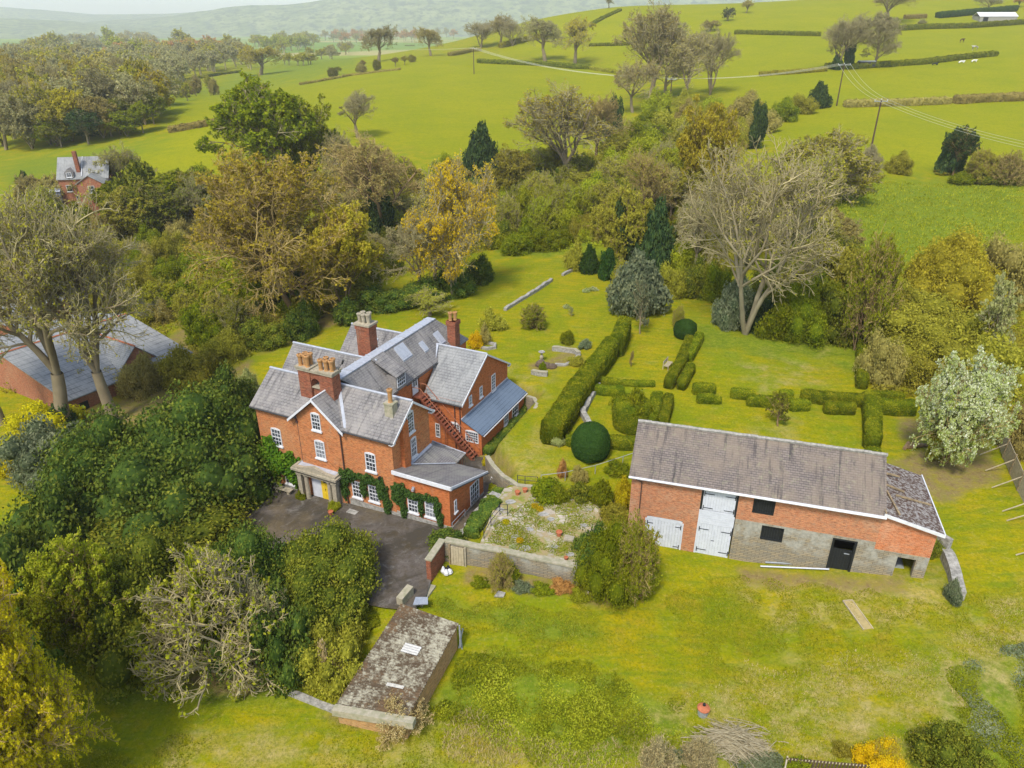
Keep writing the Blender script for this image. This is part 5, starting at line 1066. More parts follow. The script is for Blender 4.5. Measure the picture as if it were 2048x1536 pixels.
def put_bush(u, vb, vt, hw_, key, leaf, label, group=None, cat='shrub', name='shrub', depth=None, core=None, sink=.15, dy=0):
    p = P(u, vb) if not isinstance(u, Vector) else u
    w = wpx(p, hw_); d = depth if depth else w
    if not dy: # base pixel is the near foot; centre sits further back
        p = P(u, vb); c = np.array([p.x, p.y + d * .8]); z = g1(c[0], c[1]); 
    rs = random.Random(int(u * 5 + vb)); o3 = np.array([c[0], c[1], z]); dd = c[1] * FW[1] + (z - HC) * FW[2]
    # height so that the top shows at row vt
    hh = HC + (ray(u, vt)[2] / ray(u, vt)[1]) * (c[1]) - z; h = max(hh * 1.02, .25)
    me = BM[key]; root = thing(name, label, cat, (c[0], c[1], z - sink * .5), rs.random() * 6.28, group, (w, w if depth is None else w, h + sink))
    if depth: root.rotation_euler = (0, 0, 0); root.scale = (w, d, h + sink)
    fo = bpy.data.objects.new('foliage', me); link(fo); fo.parent = root; setm(fo, [LMat(core or leaf), LMat(leaf)])
    return root
# ---------------------------------------------------------------- clipped hedges
def hedge(px, h, w, leaf, label, group=None, round_=.25, name='hedge', cat='hedge', dens=190, lsz=.1, seed=1, zb=.3, pts=None, rough=.07):
    """px: near foot line of the hedge in the photo"""
    rng = np.random.default_rng(seed); pts = pts or [Vector(P(*q)) for q in px]
    if len(pts) == 1: pts = [pts[0], pts[0] + Vector((.4, 0, 0))]
    pts = [q for q in pts if (q - pts[0]).length < 500]
    if len(pts) == 1: pts = [pts[0], pts[0] + Vector((20, 0, 0))]
    o = pts[0]; L_ = [0]
    for a, b in zip(pts[:-1], pts[1:]): L_.append(L_[-1] + (b - a).length)
    n = max(3, int(L_[-1] / .3)); prof = []; K = 22
    for k in range(K):
        a = 2 * math.pi * k / K; c, s = math.cos(a), math.sin(a); e = .45; x = (abs(c) ** e) * (1 if c > 0 else -1); z = (abs(s) ** e) * (1 if s > 0 else -1); prof.append((x * .5, z * .5 + .5))
    prof = np.array(prof); rings = []
    def at(t):
        t = min(max(t, 0), L_[-1] - 1e-6)
        for i in range(len(pts) - 1):
            if t <= L_[i+1]: f = (t - L_[i]) / (L_[i+1] - L_[i]); return pts[i].lerp(pts[i+1], f), (pts[i+1] - pts[i]).normalized()
    ts = np.linspace(0, L_[-1], n + 1); ext = min(.25, w * .3)
    for i, t0 in enumerate([ts[0]] + list(ts) + [ts[-1]]):
        p, d = at(t0); sc_ = 1.0
        if i == 0: p = p - d * ext; sc_ = .72
        if i == n + 2: p = p + d * ext; sc_ = .72
        nn = Vector((-d.y, d.x, 0)).normalized()
        rr_ = []
        for x, z in prof:
            q = p + nn * (x * w * sc_) + Vector((0, 0, (z - .0) * (h + zb) * (sc_ * .3 + .7) - zb)); rr_.append(q)
        rings.append(rr_)
    m = len(rings); V = np.array([[list(q) for q in r] for r in rings]).reshape(-1, 3)
    cen = np.repeat(np.array([[sum(q[i] for q in r) / K for i in range(3)] for r in rings]), K, 0); out = nrm(V - cen)
    dis = np.array([noise.noise(Vector(v) * 1.1) * rough * 1.6 + noise.noise(Vector(v) * 3.1) * rough for v in V]); V = V + out * dis[:, None]
    i = np.arange(m - 1)[:, None] * K; k = np.arange(K)[None]; F = np.stack([i + k, i + (k + 1) % K, i + K + (k + 1) % K, i + K + k], -1).reshape(-1, 4)
    capf = [np.array([[r0, r0 + K - 1 - j - 1 + 1, r0 + K - 2 - j, r0 + j + 1] for j in range(0, 0)]) for r0 in (0,)]
    # end caps as fans of quads
    caps = []
    for r0, fl in ((0, 1), ((m - 1) * K, 0)):
        for j in range(K // 2 - 1):
            q = [r0 + j, r0 + j + 1, r0 + K - 2 - j, r0 + K - 1 - j]; caps.append(q if not fl else q[::-1])
    F = np.concatenate([F, np.array(caps)])
    A_, B_, C_2, D_ = V[F[:, 0]], V[F[:, 1]], V[F[:, 2]], V[F[:, 3]]; ar = np.linalg.norm(np.cross(C_2 - A_, D_ - B_), axis=1) * .5; fn = nrm(np.cross(C_2 - A_, D_ - B_)); fc = (A_ + B_ + C_2 + D_) / 4; oc_ = nrm(fc - cen.mean(0)); 
    cnt = rng.poisson(ar * dens); idx = np.repeat(np.arange(len(F)), cnt); a_ = rng.random((len(idx), 1)); b_ = rng.random((len(idx), 1))
    Pp = (A_[idx] * (1 - a_) + B_[idx] * a_) * (1 - b_) + (D_[idx] * (1 - a_) + C_2[idx] * a_) * b_; Nf = nrm(Pp - np.repeat(cen.mean(0)[None], len(Pp), 0)); No = nrm(out[F[idx, 0]] + out[F[idx, 2]])
    Pp = Pp + No * (rng.random((len(idx), 1)) ** 2 * .05 * min(1, w)); lv, lf = leafquads(Pp, No, lsz, rng, .72, .6)
    cn = np.array([noise.noise(Vector(q) * 1.3) for q in Pp]); Aq = np.clip(.1 + .75 * rng.random(len(lf)) + .25 * cn, 0, 1)
    V = V - np.array(o); lv = lv - np.array(o); me = qmesh('foliage', np.concatenate([V, lv]), np.concatenate([F, lf + len(V)]), np.concatenate([np.full(len(F), .25), Aq]), LMat(leaf))
    root = thing(name, label, cat, o, 0, group); fo = bpy.data.objects.new('foliage', me); link(fo); fo.parent = root
    return root
def topiary(u, vb, vt, hw_, leaf, label, prof=None, dens=200, lsz=.06, seed=1, name='topiary'):
    p = P(u, vb); w = wpx(p, hw_); c = Vector((p.x, p.y + w * .8, 0)); c.z = g1(c.x, c.y); h = HC + ray(u, vt)[2] / ray(u, vt)[1] * c.y - c.z
    prof = prof or [(.86, 0), (.97, .15), (1.0, .35), (.97, .55), (.85, .75), (.6, .92), (.3, .99), (.02, 1.0)]; K = 28; rng = np.random.default_rng(seed)
    pr = [(a, b) for a, b in prof]; V = np.array([[r * w * math.cos(6.2832 * k / K), r * w * math.sin(6.2832 * k / K), z * h] for r, z in pr for k in range(K)]); 
    m = len(pr); i = np.arange(m - 1)[:, None] * K; k = np.arange(K)[None]; F = np.stack([i + k, i + (k + 1) % K, i + K + (k + 1) % K, i + K + k], -1).reshape(-1, 4)
    V += nrm(V - np.array([0, 0, h * .4])) * np.array([noise.noise(Vector(v) * 1.5) * .08 for v in V])[:, None]
    A_, B_, C_2, D_ = [V[F[:, j]] for j in range(4)]; ar = np.linalg.norm(np.cross(C_2 - A_, D_ - B_), axis=1) * .5; idx = np.repeat(np.arange(len(F)), rng.poisson(ar * dens)); a_ = rng.random((len(idx), 1)); b_ = rng.random((len(idx), 1))
    Pp = (A_[idx] * (1 - a_) + B_[idx] * a_) * (1 - b_) + (D_[idx] * (1 - a_) + C_2[idx] * a_) * b_; No = nrm(Pp - np.array([0, 0, h * .4])); lv, lf = leafquads(Pp + No * .02, No, lsz, rng, .5, .6)
    me = qmesh('foliage', np.concatenate([V, lv]), np.concatenate([F, lf + len(V)]), np.concatenate([np.full(len(F), .3), rng.random(len(lf))]), LMat(leaf)); root = thing(name, label, 'topiary', c); fo = bpy.data.objects.new('foliage', me); link(fo); fo.parent = root; return root
# ---------------------------------------------------------------- clipped hedges of the garden
TH = 'tall clipped hedge sections'
hedge([(1102, 886), (1125, 850), (1152, 806), (1180, 770)], 2.3, 2.0, 'box', 'long near section of the tall clipped hedge behind the house', TH, seed=1)
hedge([(1183, 762), (1200, 745), (1222, 712)], 2.4, 1.7, 'box', 'middle section of the tall clipped hedge, stepped to the right', TH, seed=2)
hedge([(1232, 712), (1246, 676)], 2.7, 1.6, 'box', 'far end section of the tall clipped hedge beside the grey tree', TH, seed=3)
BX = 'low clipped box hedges'
for i, (px, h, w, lb) in enumerate([
    ([(1337, 776), (1360, 735), (1378, 690)], 1.0, 1.0, 'left one of the two long parallel box hedges in mid lawn'),
    ([(1362, 778), (1380, 745)], .95, .9, 'near right box hedge beside the long parallel hedge'),
    ([(1377, 722), (1398, 682)], .95, .9, 'far right box hedge next to the round green ball'),
    ([(1180, 765), (1215, 768), (1240, 772)], .6, .7, 'rear of two low box hedges joined to the tall hedge'),
    ([(1178, 782), (1208, 788), (1242, 790)], .8, .8, 'front of two low box hedges joined to the tall hedge'),
    ([(1245, 770), (1275, 772), (1305, 772)], .5, .6, 'thin low hedge strip behind the shaggy clipped tree'),
    ([(1390, 786), (1424, 786)], .9, .8, 'box block behind the smaller pair, left of the lawn'),
    ([(1398, 804), (1422, 805)], .8, .7, 'square box block left of the tiny cube'),
    ([(1429, 806), (1438, 806)], .6, .55, 'tiny box cube, smallest of the hedge blocks'),
    ([(1466, 794), (1503, 798)], .8, .8, 'oblong box block above the gap, left of the young pine'),
    ([(1498, 809), (1545, 812)], .8, .8, 'box block directly behind the young pine'),
    ([(1562, 797), (1580, 798)], .8, .7, 'small rounded box block behind the pine top'),
    ([(1583, 818), (1612, 818)], .85, .9, 'plump round box block right of the young pine'),
    ([(1605, 800), (1650, 806), (1690, 808), (1722, 810)], .95, .9, 'longest low box hedge, running to the tall side hedge'),
    ([(1652, 823), (1702, 825)], .9, 1.0, 'large rounded box block in front of the long low hedge'),
    ([(1742, 896), (1742, 850), (1738, 812)], 1.3, 1.3, 'thick clipped side hedge right behind the barn roof'),
    ([(1722, 776), (1722, 735), (1722, 695)], 1.1, 1.0, 'tall narrow side hedge at the right of the far lawn'),
    ([(1755, 822), (1790, 826), (1822, 826)], 1.1, 1.1, 'low hedge running right towards the white blossom tree'),
    ([(1728, 802), (1770, 800), (1800, 803)], .8, .8, 'thin rear hedge behind the side hedge crossing'),
    ([(1138, 888), (1165, 890)], .8, .8, 'short low hedge left of the dark dome bush'),
    ([(1215, 892), (1245, 896), (1275, 896)], .9, .9, 'low hedge between the dark dome and the barn'),
    ([(1300, 862), (1312, 815)], 1.5, 1.1, 'dark upright hedge right of the shaggy clipped tree'),
    ([(1322, 862), (1336, 812)], 1.2, .9, 'narrow upright hedge just above the barn roof'),
    ([(1734, 912), (1752, 912)], .7, .7, 'little yellowish box lump peeping over the barn ridge')]):
    hedge(px, h * 1.2, w * 1.05, 'box', lb, BX, seed=10 + i, lsz=.08, dens=240, name='box_hedge', rough=.05)
hedge([(975, 908), (1000, 880), (1030, 845), (1052, 812)], .7, 1.1, 'ever', 'dark trailing shrub bank along the blue slate lean-to', None, name='trailing_shrub', cat='shrub', lsz=.1, rough=.2, seed=50, dens=140)
hedge([(940, 1072), (960, 1045), (985, 1015), (1000, 990)], .8, 1.2, 'ever', 'dark trailing shrub beside the stone steps', None, name='trailing_shrub', cat='shrub', lsz=.1, rough=.2, seed=51, dens=140)
topiary(1183, 932, 850, 39, 'yew', 'large dark clipped dome bush in front of the low hedges', seed=60, dens=420, lsz=.05)
topiary(1373, 682, 640, 23, 'yew', 'dark green clipped ball beside the parallel box hedges', [(.6, 0), (.9, .15), (1, .45), (.9, .75), (.55, .94), (.02, 1)], seed=61, dens=420, lsz=.05)
topiary(1265, 868, 800, 37, 'box', 'square clipped base of shaggy bush behind the barn', [(.95, 0), (1, .3), (1, .8), (.9, .97), (.02, 1)], seed=62)
put_bush(1265, 868, 765, 42, 'small2', 'green', 'shaggy light green crown growing over the clipped bush', sink=-1.2)
# ---------------------------------------------------------------- foreground left mass
SHR = [
 (330, 1120, 805, 200, 'big1', 'ever', 'huge dark green evergreen mass left of the house front', 9), (130, 1150, 860, 130, 'big2', 'ever', 'dark evergreen behind the grey variegated shrub, far left', 8),
 (250, 1200, 1015, 215, 'big2', 'everolive', 'broad olive green shrub below the dark evergreen mass', 6), (60, 1230, 1000, 110, 'mid1', 'ever', 'dark green bush at the left frame edge', 5),
 (260, 1372, 1090, 150, 'big1', 'everolive', 'large deep green shrub in front, right of the yellow tree', 5.5), (620, 1310, 1085, 120, 'big2', 'everolive', 'big glossy evergreen standing on the drive edge', 5.5),
 (470, 1340, 1080, 130, 'big1', 'ever', 'dark evergreen shrub behind the pale twiggy tree', 5), (560, 1392, 1190, 75, 'mid2', 'ever', 'dark round shrub left of the tan seed head bush', 3.5),
 (110, 1330, 1130, 110, 'mid2', 'ever', 'dark evergreen under the yellow green conifer', 5), (430, 880, 745, 65, 'mid1', 'ever', 'dark evergreen touching the left corner of the house', 4), (470, 985, 830, 45, 'mid2', 'dark', 'very dark shrub in the shade beside the house corner', 3),
 (62, 985, 850, 85, 'mid2', 'bluegrey', 'grey green variegated shrub at the left', 5), (490, 805, 745, 24, 'small1', 'pale', 'pale yellow green shrub behind the house corner', 1.5),
 (652, 1400, 1262, 78, 'mid2', 'olive', 'grey green shrub with tan seed heads beside the shed', 3), (725, 1262, 1225, 40, 'small1', 'green', 'low green shrub between drive and shed', 1.5),
 (890, 1120, 1068, 40, 'small1', 'ever', 'round dark green bush behind the brick wall corner', 1.6), (1080, 1180, 1060, 0, '', '', '', 0)]
for u, vb, vt, hw_, key, leaf, lb, dp in SHR[:-1]: put_bush(u, vb, vt, hw_, key, leaf, lb, depth=dp)
put_bush(655, 1385, 1290, 30, 'small2', 'straw', 'tan dry seed heads in the middle of the grey green shrub', depth=1.0)
put_tree(185, 1330, 1090, 85, 'leafy1', 'spring', 'b', 'bright yellow green conifer among the dark evergreens')
put_tree(190, 1345, 1140, 75, 'leafy2', 'green', 'b', 'lower yellow green tree just in front of the conifer')
put_tree(450, 1335, 1115, 150, 'shrub2', 'spring', 'p', 'pale twiggy half bare tree with small yellow green leaves')
put_bush(430, 1350, 1130, 35, 'col1', 'green', 'green climber column inside the pale twiggy tree', depth=1.2)
put_tree(545, 1320, 1170, 60, 'shrub2', 'pale', 'g', 'pale bare branches drooping right of the twiggy tree')
put_tree(25, 1640, 1190, 165, 'willow', 'yellow', 'b', 'large golden yellow willow filling the bottom left corner')
put_tree(-30, 1500, 1150, 120, 'willow', 'yellow', 'b', 'golden tree cut by the left frame edge')
put_tree(110, 1600, 1300, 100, 'willow', 'yellow', 'b', 'lower right branch mass of golden tree, bottom left')
# ---------------------------------------------------------------- left side trees
put_tree(130, 862, 395, 165, 'high1', 'olive', 'g', 'tallest bare tree at left with an ivy clad base', ivy=[(0, .14, 1.3)])
put_tree(228, 845, 425, 140, 'high2', 'olive', 'g', 'bare grey tree beside the ivy based tree, left')
put_tree(5, 850, 445, 100, 'high2', 'olive', 'g', 'bare tree at the far left frame edge')
for i, (u, vb, vt, w, k, leaf, lb, dp) in enumerate([
 (60, 900, 815, 70, 'mid2', 'yellow', 'yellow flowering shrub behind the left evergreens', 4), (20, 960, 880, 50, 'mid1', 'yellow', 'yellow green shrub at the left edge', 3),
 (185, 790, 730, 55, 'mid2', 'olive', 'olive shrub beside the old barn roof', 3), (270, 800, 715, 45, 'mid1', 'brown', 'brown twiggy shrub in front of the brick barn gable', 3),
 (360, 790, 700, 60, 'mid2', 'olive', 'olive brown scrub left of the lawn edge', 4), (440, 735, 665, 50, 'mid1', 'olive', 'dense olive hedge shrub at the lawn edge', 3), (520, 705, 640, 55, 'mid2', 'everolive', 'dark olive shrub above the left lawn edge', 3),
 (595, 685, 610, 40, 'mid1', 'ever', 'round dark green shrub at the lawn corner', 3), (400, 700, 610, 50, 'mid2', 'green', 'mid green scrub behind the olive hedge', 4), (470, 650, 540, 60, 'mid1', 'spring', 'pale green willow scrub in the left valley', 5),
 (430, 600, 500, 60, 'mid2', 'spring', 'feathery pale green scrub right of the bare trees', 6), (340, 640, 570, 50, 'mid1', 'green', 'light green scrub behind the old barn', 5), (530, 610, 520, 50, 'mid2', 'olive', 'olive scrub under the amber tree', 4), (580, 610, 555, 35, 'mid1', 'dark', 'dark ivy bush at the foot of the amber tree', 3),
 (640, 625, 550, 40, 'mid2', 'olive', 'olive scrub right of the amber tree foot', 4),
 (700, 620, 560, 60, 'mid1', 'olive', 'olive brown scrub behind the left lawn', 4), (760, 628, 575, 60, 'mid2', 'ever', 'long dark laurel bank, left part, behind the lawn', 3.5), (840, 618, 560, 60, 'mid1', 'ever', 'long dark laurel bank, middle part, behind the lawn', 3.5),
 (905, 598, 540, 50, 'mid2', 'ever', 'long dark laurel bank, right part, behind the lawn', 3.5), (958, 572, 515, 34, 'mid1', 'ever', 'rounded right end of the dark laurel bank', 3.5), (690, 655, 600, 30, 'small1', 'ever', 'dark shrub at left end of the laurel bank', 2),
 (1040, 512, 460, 40, 'mid1', 'green', 'yellow green hedge shrub above the far lawn', 4), (1095, 505, 455, 45, 'mid2', 'green', 'bushy green hedge at the top of the far lawn', 4), (1010, 470, 405, 35, 'mid1', 'spring', 'pale spring shrub in the valley centre', 5), (1060, 455, 375, 35, 'mid2', 'spring', 'tall pale willow scrub in the valley', 6),
 (1140, 480, 410, 35, 'mid1', 'spring', 'spring green shrub below the big bare tree', 5), (985, 500, 440, 35, 'mid2', 'spring', 'light scrub behind laurel bank end', 4), (1190, 410, 350, 40, 'mid1', 'spring', 'yellow green scrub right of the big bare tree', 6), (1240, 380, 300, 45, 'mid2', 'spring', 'yellow green thicket in the valley, upper right', 8),
 (1300, 340, 265, 55, 'mid1', 'spring', 'bright yellow green thicket below the far bare trees', 9), (1350, 300, 225, 60, 'mid2', 'olive', 'olive thicket at the foot of the far bare trees', 9), (1280, 300, 235, 45, 'mid1', 'green', 'green thicket beside the ivy column', 8), (1440, 300, 235, 60, 'mid2', 'brown', 'brown thicket on the field corner', 8)]):
    put_bush(u, vb, vt, w, k, leaf, lb, depth=dp)
put_tree(590, 632, 312, 168, 'bud1', 'orange', 'b', 'great amber budding tree standing left behind the house')
put_tree(520, 620, 400, 70, 'multi1', 'orange', 'b', 'leaning amber tree at the left of the great amber tree')
put_tree(690, 622, 420, 75, 'leafy2', 'orange', 'b', 'dense amber brown tree between amber tree and laurels')
put_tree(560, 420, 165, 103, 'leafy1', 'green', 'g', 'tall leafy green tree against the big field')
put_tree(625, 400, 210, 60, 'leafy2', 'green', 'g', 'right half of leafy green tree pair by the field')
put_tree(535, 330, 158, 45, 'round1', 'orange', 'b', 'amber topped tree behind the tall leafy green tree')
put_tree(765, 500, 275, 95, 'round2', 'brown', 'b', 'brown bare tree with dark ivy in the middle wood', ivy=[(.1, .55, 2.6)])
put_tree(700, 430, 260, 50, 'round1', 'brown', 'g', 'smaller brown bare tree left of the ivy one')
put_tree(715, 275, 183, 38, 'round2', 'grey', 'g', 'lone pale bare tree standing in the big field edge')
put_tree(905, 595, 325, 92, 'bud1', 'amber', 'p', 'tall tree tipped with bright orange leaves behind laurels', leaf2='amber')
put_tree(830, 600, 430, 70, 'round3', 'grey', 'g', 'bare tree rising from the laurel bank')
put_tree(870, 560, 350, 60, 'round1', 'olive', 'g', 'olive bare tree behind the orange tipped tree')
put_bush(962, 370, 250, 40, 'cone1', 'dark', 'dark pointed fir at the bottom of the big field', cat='tree', name='fir_tree')
put_bush(930, 420, 345, 40, 'mid1', 'dark', 'dark conifer shrub under the fir')
put_tree(1122, 388, 172, 100, 'round2', 'orange', 'g', 'great bare tree with a thick pale trunk in the valley')
put_tree(1190, 330, 190, 50, 'round1', 'brown', 'b', 'bare brown tree behind the great valley tree')
put_tree(1030, 400, 300, 45, 'leafy2', 'olive', 'g', 'olive tree at the left of the great valley tree')
put_bush(1225, 305, 195, 21, 'col1', 'dark', 'dark ivy covered trunk column in the valley', cat='tree', name='ivy_tree')
put_bush(1075, 390, 340, 20, 'col1', 'dark', 'short dark ivy column left of the great tree', cat='tree', name='ivy_tree')
# far bare trees in the middle
for u, vb, vt, w, f, l, lb, iv in [(1300, 205, 12, 68, 'round2', 'brown', 'biggest of the hazy bare trees on the hillside', 0), (1365, 215, 60, 60, 'round1', 'brown', 'hazy bare tree right of the biggest', 0), (1330, 195, 30, 50, 'tall2', 'grey', 'slender bare tree among the hillside group', 0), (1420, 190, 58, 50, 'multi1', 'grey', 'pale bare tree right end of the hillside group', 0), (1265, 225, 120, 50, 'round3', 'brown', 'low bare tree left of the hillside group', 0),
   (1090, 122, 34, 42, 'oak', 'grey', 'left of two bare oaks on the ridge', 0), (1150, 131, 34, 40, 'oak', 'orange', 'right of two bare oaks, orange tinted', 0), (757, 124, 52, 36, 'oak', 'grey', 'gnarled bare oak on the far hedge line', 0), (862, 112, 55, 28, 'oak', 'brown', 'small bare oak beyond the field brow', 0), (963, 96, 42, 34, 'multi1', 'grey', 'left bare tree of the ridge clump', 0), (1000, 94, 28, 34, 'round1', 'brown', 'tallest bare tree of the ridge clump', 0), (1025, 92, 40, 26, 'multi2', 'grey', 'right bare tree of the ridge clump', 0),
   (522, 150, 93, 42, 'oak', 'orange', 'round lone oak with amber buds beyond the field', 0), (1672, 140, 35, 44, 'multi1', 'grey', 'left bare tree of the ivy clad roadside trio', [(0, .3, 2.2)]), (1695, 138, 30, 42, 'round2', 'grey', 'middle ivy clad bare tree of the roadside trio', [(0, .45, 2.2)]), (1750, 134, 25, 42, 'tall2', 'grey', 'right bare tree beside the dark trailer', 0), (1775, 45, -30, 46, 'round2', 'brown', 'bare tree cut by the top frame edge', 0),
   (1218, 16, -8, 12, 'oak', 'grey', 'tiny bare tree on the skyline', 0), (1975, 22, -8, 30, 'round3', 'white', 'white blossom tree above the farm roof', 0), (2035, 14, -6, 14, 'far1', 'rust', 'rust orange tree at the top right corner', 0), (1840, 57, 38, 10, 'far1', 'grey', 'small round bush alone in the upper field', 0), (1492, 26, 0, 14, 'far1', 'brown', 'small tree at the upper field hedge end', 0), (1420, 62, 40, 20, 'far2', 'brown', 'low tree at bottom of upper diagonal hedge', 0), (1455, 42, 15, 14, 'far2', 'dark', 'dark tree in the upper diagonal hedge', 0)]:
    put_tree(u, vb, vt, w, f, l, 'g', lb, ivy=iv or None)
# right side
put_tree(1490, 668, 285, 150, 'multi2', 'olive', 'p', 'huge spreading bare tree with pale trunk on the right lawn')
put_tree(1580, 560, 290, 90, 'round3', 'olive', 'p', 'wide bare crown behind the huge spreading tree')
put_tree(1640, 400, 268, 90, 'shrub1', 'olive', 'p', 'broad grey brown thicket at the edge of the right field')
put_tree(1730, 352, 290, 32, 'shrub2', 'grey', 'p', 'cut pale branches at the right end of the thicket')
put_tree(1405, 430, 212, 60, 'leafy2', 'orange', 'b', 'ochre leafing tree at the left of the thicket')
put_tree(1425, 395, 222, 45, 'round1', 'olive', 'b', 'bare tree crown touching the ochre tree')
put_bush(1515, 300, 205, 16, 'col1', 'dark', 'dark ivy column by the right field corner', cat='tree', name='ivy_tree', depth=2.5)
put_bush(1642, 218, 165, 24, 'cone1', 'dark', 'dark blue green conifer on the field boundary', cat='tree', name='conifer')
for i, (u, vb, vt, w, l) in enumerate([(1480, 290, 240, 38, 'olive'), (1530, 268, 215, 36, 'brown'), (1575, 245, 198, 34, 'green'), (1612, 230, 190, 28, 'olive'), (1500, 240, 185, 40, 'brown')]):
    put_bush(u, vb, vt, w, 'mid2' if i % 2 else 'mid1', l, ['olive bush, lowest of the diagonal field hedge', 'brown bush second up the diagonal field hedge', 'green bush third up the diagonal field hedge', 'olive bush next to the blue green conifer', 'brown scrub behind the diagonal field hedge'][i], 'bushes of the diagonal field hedge', depth=6)
put_tree(1250, 545, 380, 52, 'leafy2', 'olive', 'b', 'ivy hung brown tree at the top of the lawn', ivy=[(.1, .95, 2.3)])
put_tree(1220, 540, 400, 45, 'leafy1', 'olive', 'b', 'olive bushy tree left of the ivy hung tree')
put_tree(1290, 480, 300, 70, 'round1', 'olive', 'b', 'bare olive tree behind the ivy hung tree')
put_bush(1312, 562, 405, 42, 'cone1', 'dark', 'dark bluish evergreen cone behind the grey tree', cat='tree', name='evergreen_tree')
put_tree(1390, 560, 380, 60, 'round3', 'grey', 'p', 'pale twiggy tree between evergreen and spreading tree')
put_bush(1180, 550, 492, 21, 'cone1', 'yew', 'left small dark yew cone at the lawn top', cat='tree', name='yew_tree'); put_bush(1218, 562, 500, 22, 'cone2', 'yew', 'right small dark yew cone at the lawn top', cat='tree', name='yew_tree')
put_bush(1150, 545, 480, 22, 'small2', 'olive', 'olive shrub left of the yew cones')
put_tree(1243, 575, 520, 20, 'shrub1', 'spring', 'b', 'small fresh green tree between yews and grey tree')
put_tree(1280, 668, 560, 20, 'far3', 'holly', 'g', 'slim trunk under the grey green tree')
put_bush(1280, 640, 500, 62, 'cone1', 'holly', 'large grey green variegated holly tree on the lawn', cat='tree', name='holly_tree', sink=-1.0)
put_bush(1475, 664, 548, 42, 'mid1', 'bluegrey', 'grey blue dome shrub behind the pale trunk')
put_bush(1515, 668, 590, 35, 'mid2', 'dark', 'dark bush right of the pale trunk')
for u, vb, vt, w, k, l, lb, dp in [(1565, 685, 590, 48, 'mid1', 'green', 'fresh green bush, first right of the pale trunk', 4), (1625, 694, 560, 62, 'big1', 'green', 'large mid green bush at the top of the far lawn', 5), (1690, 696, 575, 55, 'mid2', 'everolive', 'dark olive bush behind the side hedge', 5), (1600, 620, 490, 70, 'mid1', 'everolive', 'tall olive bush mass behind the lawn bushes', 6), (1680, 600, 475, 70, 'mid2', 'olive', 'rounded olive bush below the right meadow', 6),
    (1750, 650, 560, 45, 'mid1', 'green', 'green bush above the side hedge', 5), (1790, 660, 570, 50, 'mid2', 'olive', 'olive bush left of the ochre bush', 5), (1775, 780, 670, 42, 'mid2', 'brown', 'brown leafless bush beside the side hedge', 3), (1790, 700, 640, 40, 'small2', 'grey', 'grey twiggy bush with pale buds', 3), (1900, 760, 610, 130, 'big2', 'olive', 'big rounded olive green bush at the right', 7), (1990, 800, 640, 90, 'mid1', 'olive', 'olive bush at the right frame edge', 6),
    (1960, 640, 470, 100, 'big1', 'orange', 'large ochre bush at the right edge above the olive one', 8), (2040, 620, 480, 60, 'mid2', 'brown', 'brown bush at the right edge', 6), (1860, 640, 570, 50, 'mid2', 'olive', 'small olive bush left of large ochre bush', 5), (2085, 930, 790, 50, 'mid1', 'brown', 'brown scrub behind the timber fence', 3), (1840, 780, 690, 50, 'mid1', 'olive', 'olive scrub behind the white blossom tree', 4)]:
    put_bush(u, vb, vt, w, k, l, lb, depth=dp)
put_tree(1720, 700, 480, 50, 'shrub1', 'green', 'b', 'thin green leafing tree above the side hedge')
put_tree(1960, 760, 560, 40, 'far3', 'pale', 'g', 'slim pale flowering tree behind the olive bush')
put_tree(1890, 930, 728, 74, 'bloom', 'white', 'b', 'white blossom tree right of the garden')
put_bush(1890, 930, 820, 30, 'col1', 'spring', 'yellow green ivy on the blossom tree trunk', depth=1)
put_tree(1905, 352, 255, 30, 'leafy1', 'dark', 'b', 'dark ivy smothered tree in the right field hedge'); put_bush(1905, 352, 262, 26, 'cone2', 'dark', 'dark pointed ivy bush in the right field hedge', depth=3)
put_bush(1808, 352, 305, 27, 'mid1', 'olive', 'round olive bush alone on the right field edge', depth=3.5)
put_tree(1955, 365, 300, 28, 'shrub1', 'olive', 'b', 'brown bush right of the dark ivy tree'); put_tree(2012, 370, 302, 34, 'shrub2', 'everolive', 'b', 'dark leaning bush at the right frame edge')
for i, (u, w, l) in enumerate([(1930, 26, 'green'), (1985, 30, 'everolive'), (2035, 26, 'green')]): put_bush(u, 372, 345, w, 'small1', l, ['low green undergrowth below the dark ivy tree', 'low olive undergrowth in the right hedge', 'low undergrowth at the right edge'][i], depth=2)
# ---------------------------------------------------------------- small garden plants
put_tree(1067, 656, 608, 25, 'shrub1', 'green', 'b', 'round multi stemmed bush alone on the back lawn', cat='shrub', name='shrub')
put_tree(1143, 633, 612, 6, 'far3', 'pale', 'g', 'tiny sapling in a soil circle on the back lawn')
put_tree(1556, 852, 782, 24, 'far3', 'everolive', 'b', 'young pine in front of the barn ridge', name='pine_tree')
put_tree(1262, 735, 700, 5, 'far3', 'brown', 'b', 'thin dead stem beside the tall hedge')
put_tree(1355, 655, 612, 12, 'shrub1', 'spring', 'b', 'thin bright shrub right of the holly')
put_bush(985, 665, 620, 28, 'small2', 'olive', 'yellow tipped shrub at the wall end behind the house'); put_bush(950, 700, 665, 16, 'small1', 'gold', 'golden shrub beside the stone ring'); put_bush(970, 690, 650, 14, 'small2', 'brown', 'brown shrub by the stone ring')
put_bush(1135, 690, 662, 15, 'small1', 'green', 'green plant in the upper raised bed'); put_bush(1170, 700, 680, 14, 'small2', 'bluegrey', 'grey green plant at the bed corner'); put_bush(1085, 742, 726, 8, 'small1', 'green', 'small green plant in the lower raised bed'); put_bush(1155, 735, 712, 20, 'small2', 'olive', 'brownish grasses against the tall hedge')
put_bush(1117, 895, 870, 14, 'small1', 'pale', 'pale ornamental grass tuft at the hedge end')
